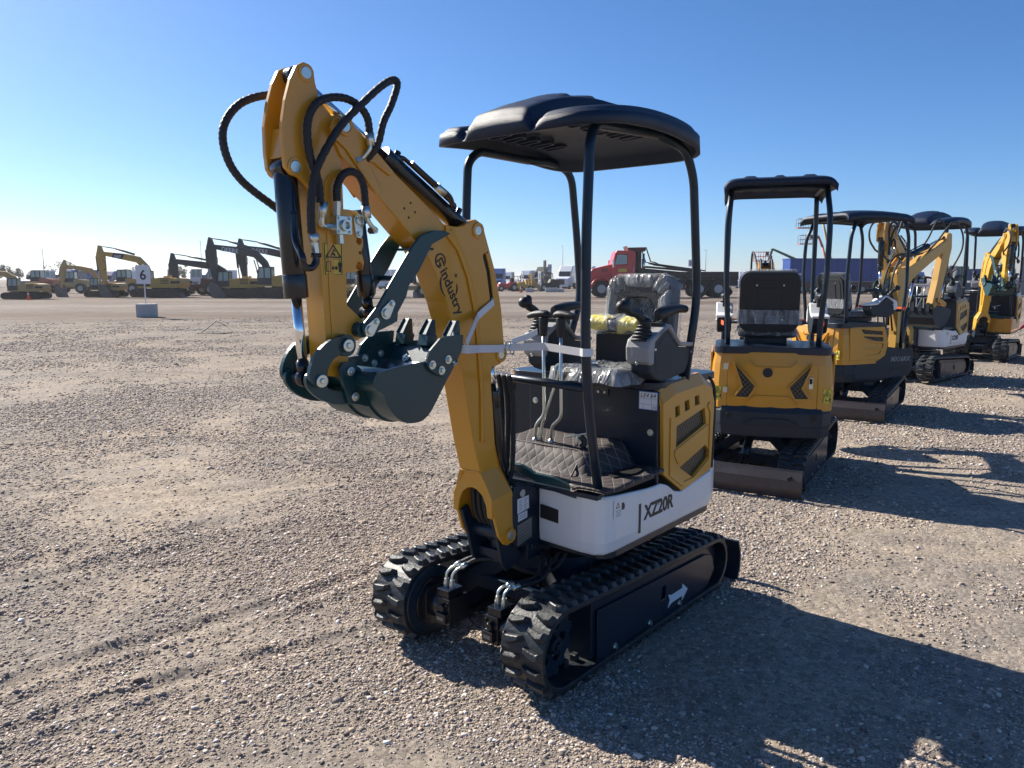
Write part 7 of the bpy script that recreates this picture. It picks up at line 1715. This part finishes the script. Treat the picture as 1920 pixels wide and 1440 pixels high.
for i, (px, Y_, h) in enumerate(((4, 150, 6.5), (22, 160, 6.8), (44, 170, 5.2), (112, 150, 5.0), (128, 145, 7.0), (262, 170, 6.0), (348, 190, 7.0), (100, 190, 5.0), (172, 200, 6.0))):
    tree(px, Y_, h * .72, 40 + i, 'small dark tree on the horizon ' + ['at the very left edge', 'left of the lowered excavator cab', 'above the lowered excavator cab', 'left of the smallest raised boom', 'under the smallest raised boom', 'left of the 6 board', 'behind the rear of the decal boomed excavator', 'by the far blue trucks', 'right of the smallest boom'][i])
# bent wire lying on the gravel
c = Vector((at(430, 23.0), 22.0, 0.02)); b = MB()
P = [(-.62, .1, .03), (-.52, -.05, .02), (-.45, .05, .03), (-.08, .25, .36), (.20, .1, .25), (.52, -.05, .06), (.30, -.2, .02), (-.50, -.02, .02)]
b.tube([tuple(c + Vector(p)) for p in P], .012, n=8, sub=1); o = b.build('bent_wire', 'frame_dark', None); tag(o, 'thin dark bent wire lying on the gravel in a triangle', 'wire')

# bystander reaching in at the right edge of the frame
def person():
    Y = 14.6; r = thing('person', 'person in a red plaid sleeve bending in from the right edge, hand stretched out', 'person', (10.20, Y, 0), 180)
    bm = [(0, 0, .88), (0.16, 0, 1.10), (0.34, 0, 1.26), (0.38, 0, 1.36), (0.40, 0, 1.44), (0.42, 0, 1.50),
          (0.30, 0.19, 1.22), (0.42, 0.24, 0.97), (0.60, 0.20, 0.73), (0.68, .19, .66),
          (0.30, -0.19, 1.22), (0.24, -0.24, 0.96), (0.32, -0.20, 0.74), (0.36, -0.19, 0.66),
          (-0.02, .10, .84), (0.10, .13, .50), (-0.06, .13, .09), (0.10, .13, .04), (-0.02, -.10, .84), (0.04, -.13, .48), (-0.14, -.13, .09), (0.02, -.13, .04)]
    ed = [(0, 1), (1, 2), (2, 3), (3, 4), (4, 5), (2, 6), (6, 7), (7, 8), (8, 9), (2, 10), (10, 11), (11, 12), (12, 13), (0, 14), (14, 15), (15, 16), (16, 17), (0, 18), (18, 19), (19, 20), (20, 21)]
    rad = [.15, .145, .15, .06, .085, .09, .07, .05, .035, .026, .07, .05, .035, .026, .095, .065, .045, .04, .095, .065, .045, .04]
    me = bpy.data.meshes.new('body'); me.from_pydata([(x, y, z) for x, y, z in bm], ed, []); o = bpy.data.objects.new('body', me); COL.objects.link(o); o.parent = r
    sk = o.modifiers.new('skin', 'SKIN'); me.skin_vertices[0].data[0].use_root = True
    for i, q in enumerate(rad): me.skin_vertices[0].data[i].radius = (q, q)
    o.modifiers.new('sub', 'SUBSURF').levels = 2; o.modifiers['sub'].render_levels = 2
    me.materials.append(MATS['plaid'])
    b = MB(); px, py, pz = .69, .19, .65
    b.loft([[(px - .02, py - .022, pz + .016), (px - .02, py + .022, pz + .016), (px - .02, py + .022, pz - .012), (px - .02, py - .022, pz - .012)], [(px + .07, py - .040, pz + .0), (px + .07, py + .040, pz + .0), (px + .07, py + .038, pz - .026), (px + .07, py - .038, pz - .026)]])
    for k, (dy, ln) in enumerate(((-.030, .062), (-.010, .072), (.011, .068), (.030, .052))):
        b.tube([(px + .06, py + dy, pz - .012), (px + .065 + ln * .5, py + dy * 1.1, pz - .018), (px + .06 + ln, py + dy * 1.15, pz - .04)], .009, n=8)
    b.tube([(px + .01, py - .030, pz), (px + .05, py - .060, pz - .012), (px + .085, py - .066, pz - .028)], .010, n=8); b.build('hand', 'skin', r)
    b = MB(); b.cyl((.42, 0, 1.54), (.44, 0, 1.63), .105, .09, n=20); b.cyl((.42, 0, 1.535), (.42, 0, 1.545), .16, n=24); b.build('hat', 'black', r)
mat('skin', (.36, .20, .14), .5)
_m = mat('plaid', (.30, .03, .05), .8); _n = _m.node_tree; _c = _n.nodes.new('ShaderNodeTexChecker'); _c.inputs['Scale'].default_value = 34; _c.inputs[1].default_value = (.36, .02, .04, 1); _c.inputs[2].default_value = (.10, .02, .05, 1)
_n.links.new(_n.nodes['Texture Coordinate'].outputs['Object'], _c.inputs[0]); _n.links.new(_c.outputs[0], _n.nodes['Principled BSDF'].inputs['Base Color'])
person()
# thin dusty air over the yard
hz = MB(); hz.box(-2600, 2600, -2600, 2600, -2.0, 16.0); ho = hz.build('haze', 'white', None); ho.data.materials.clear()
hm = bpy.data.materials.new('haze_air'); hm.use_nodes = True; hn = hm.node_tree; hn.nodes.clear()
vo = hn.nodes.new('ShaderNodeVolumePrincipled'); oo = hn.nodes.new('ShaderNodeOutputMaterial'); vo.inputs['Color'].default_value = (0.95, 0.95, 0.95, 1); vo.inputs['Density'].default_value = 0.0004; vo.inputs['Anisotropy'].default_value = 0.3
hn.links.new(vo.outputs[0], oo.inputs['Volume']); ho.data.materials.append(hm); tag(ho, kind='stuff'); tag(ho, 'pale dusty haze hanging low over the far yard', 'haze')
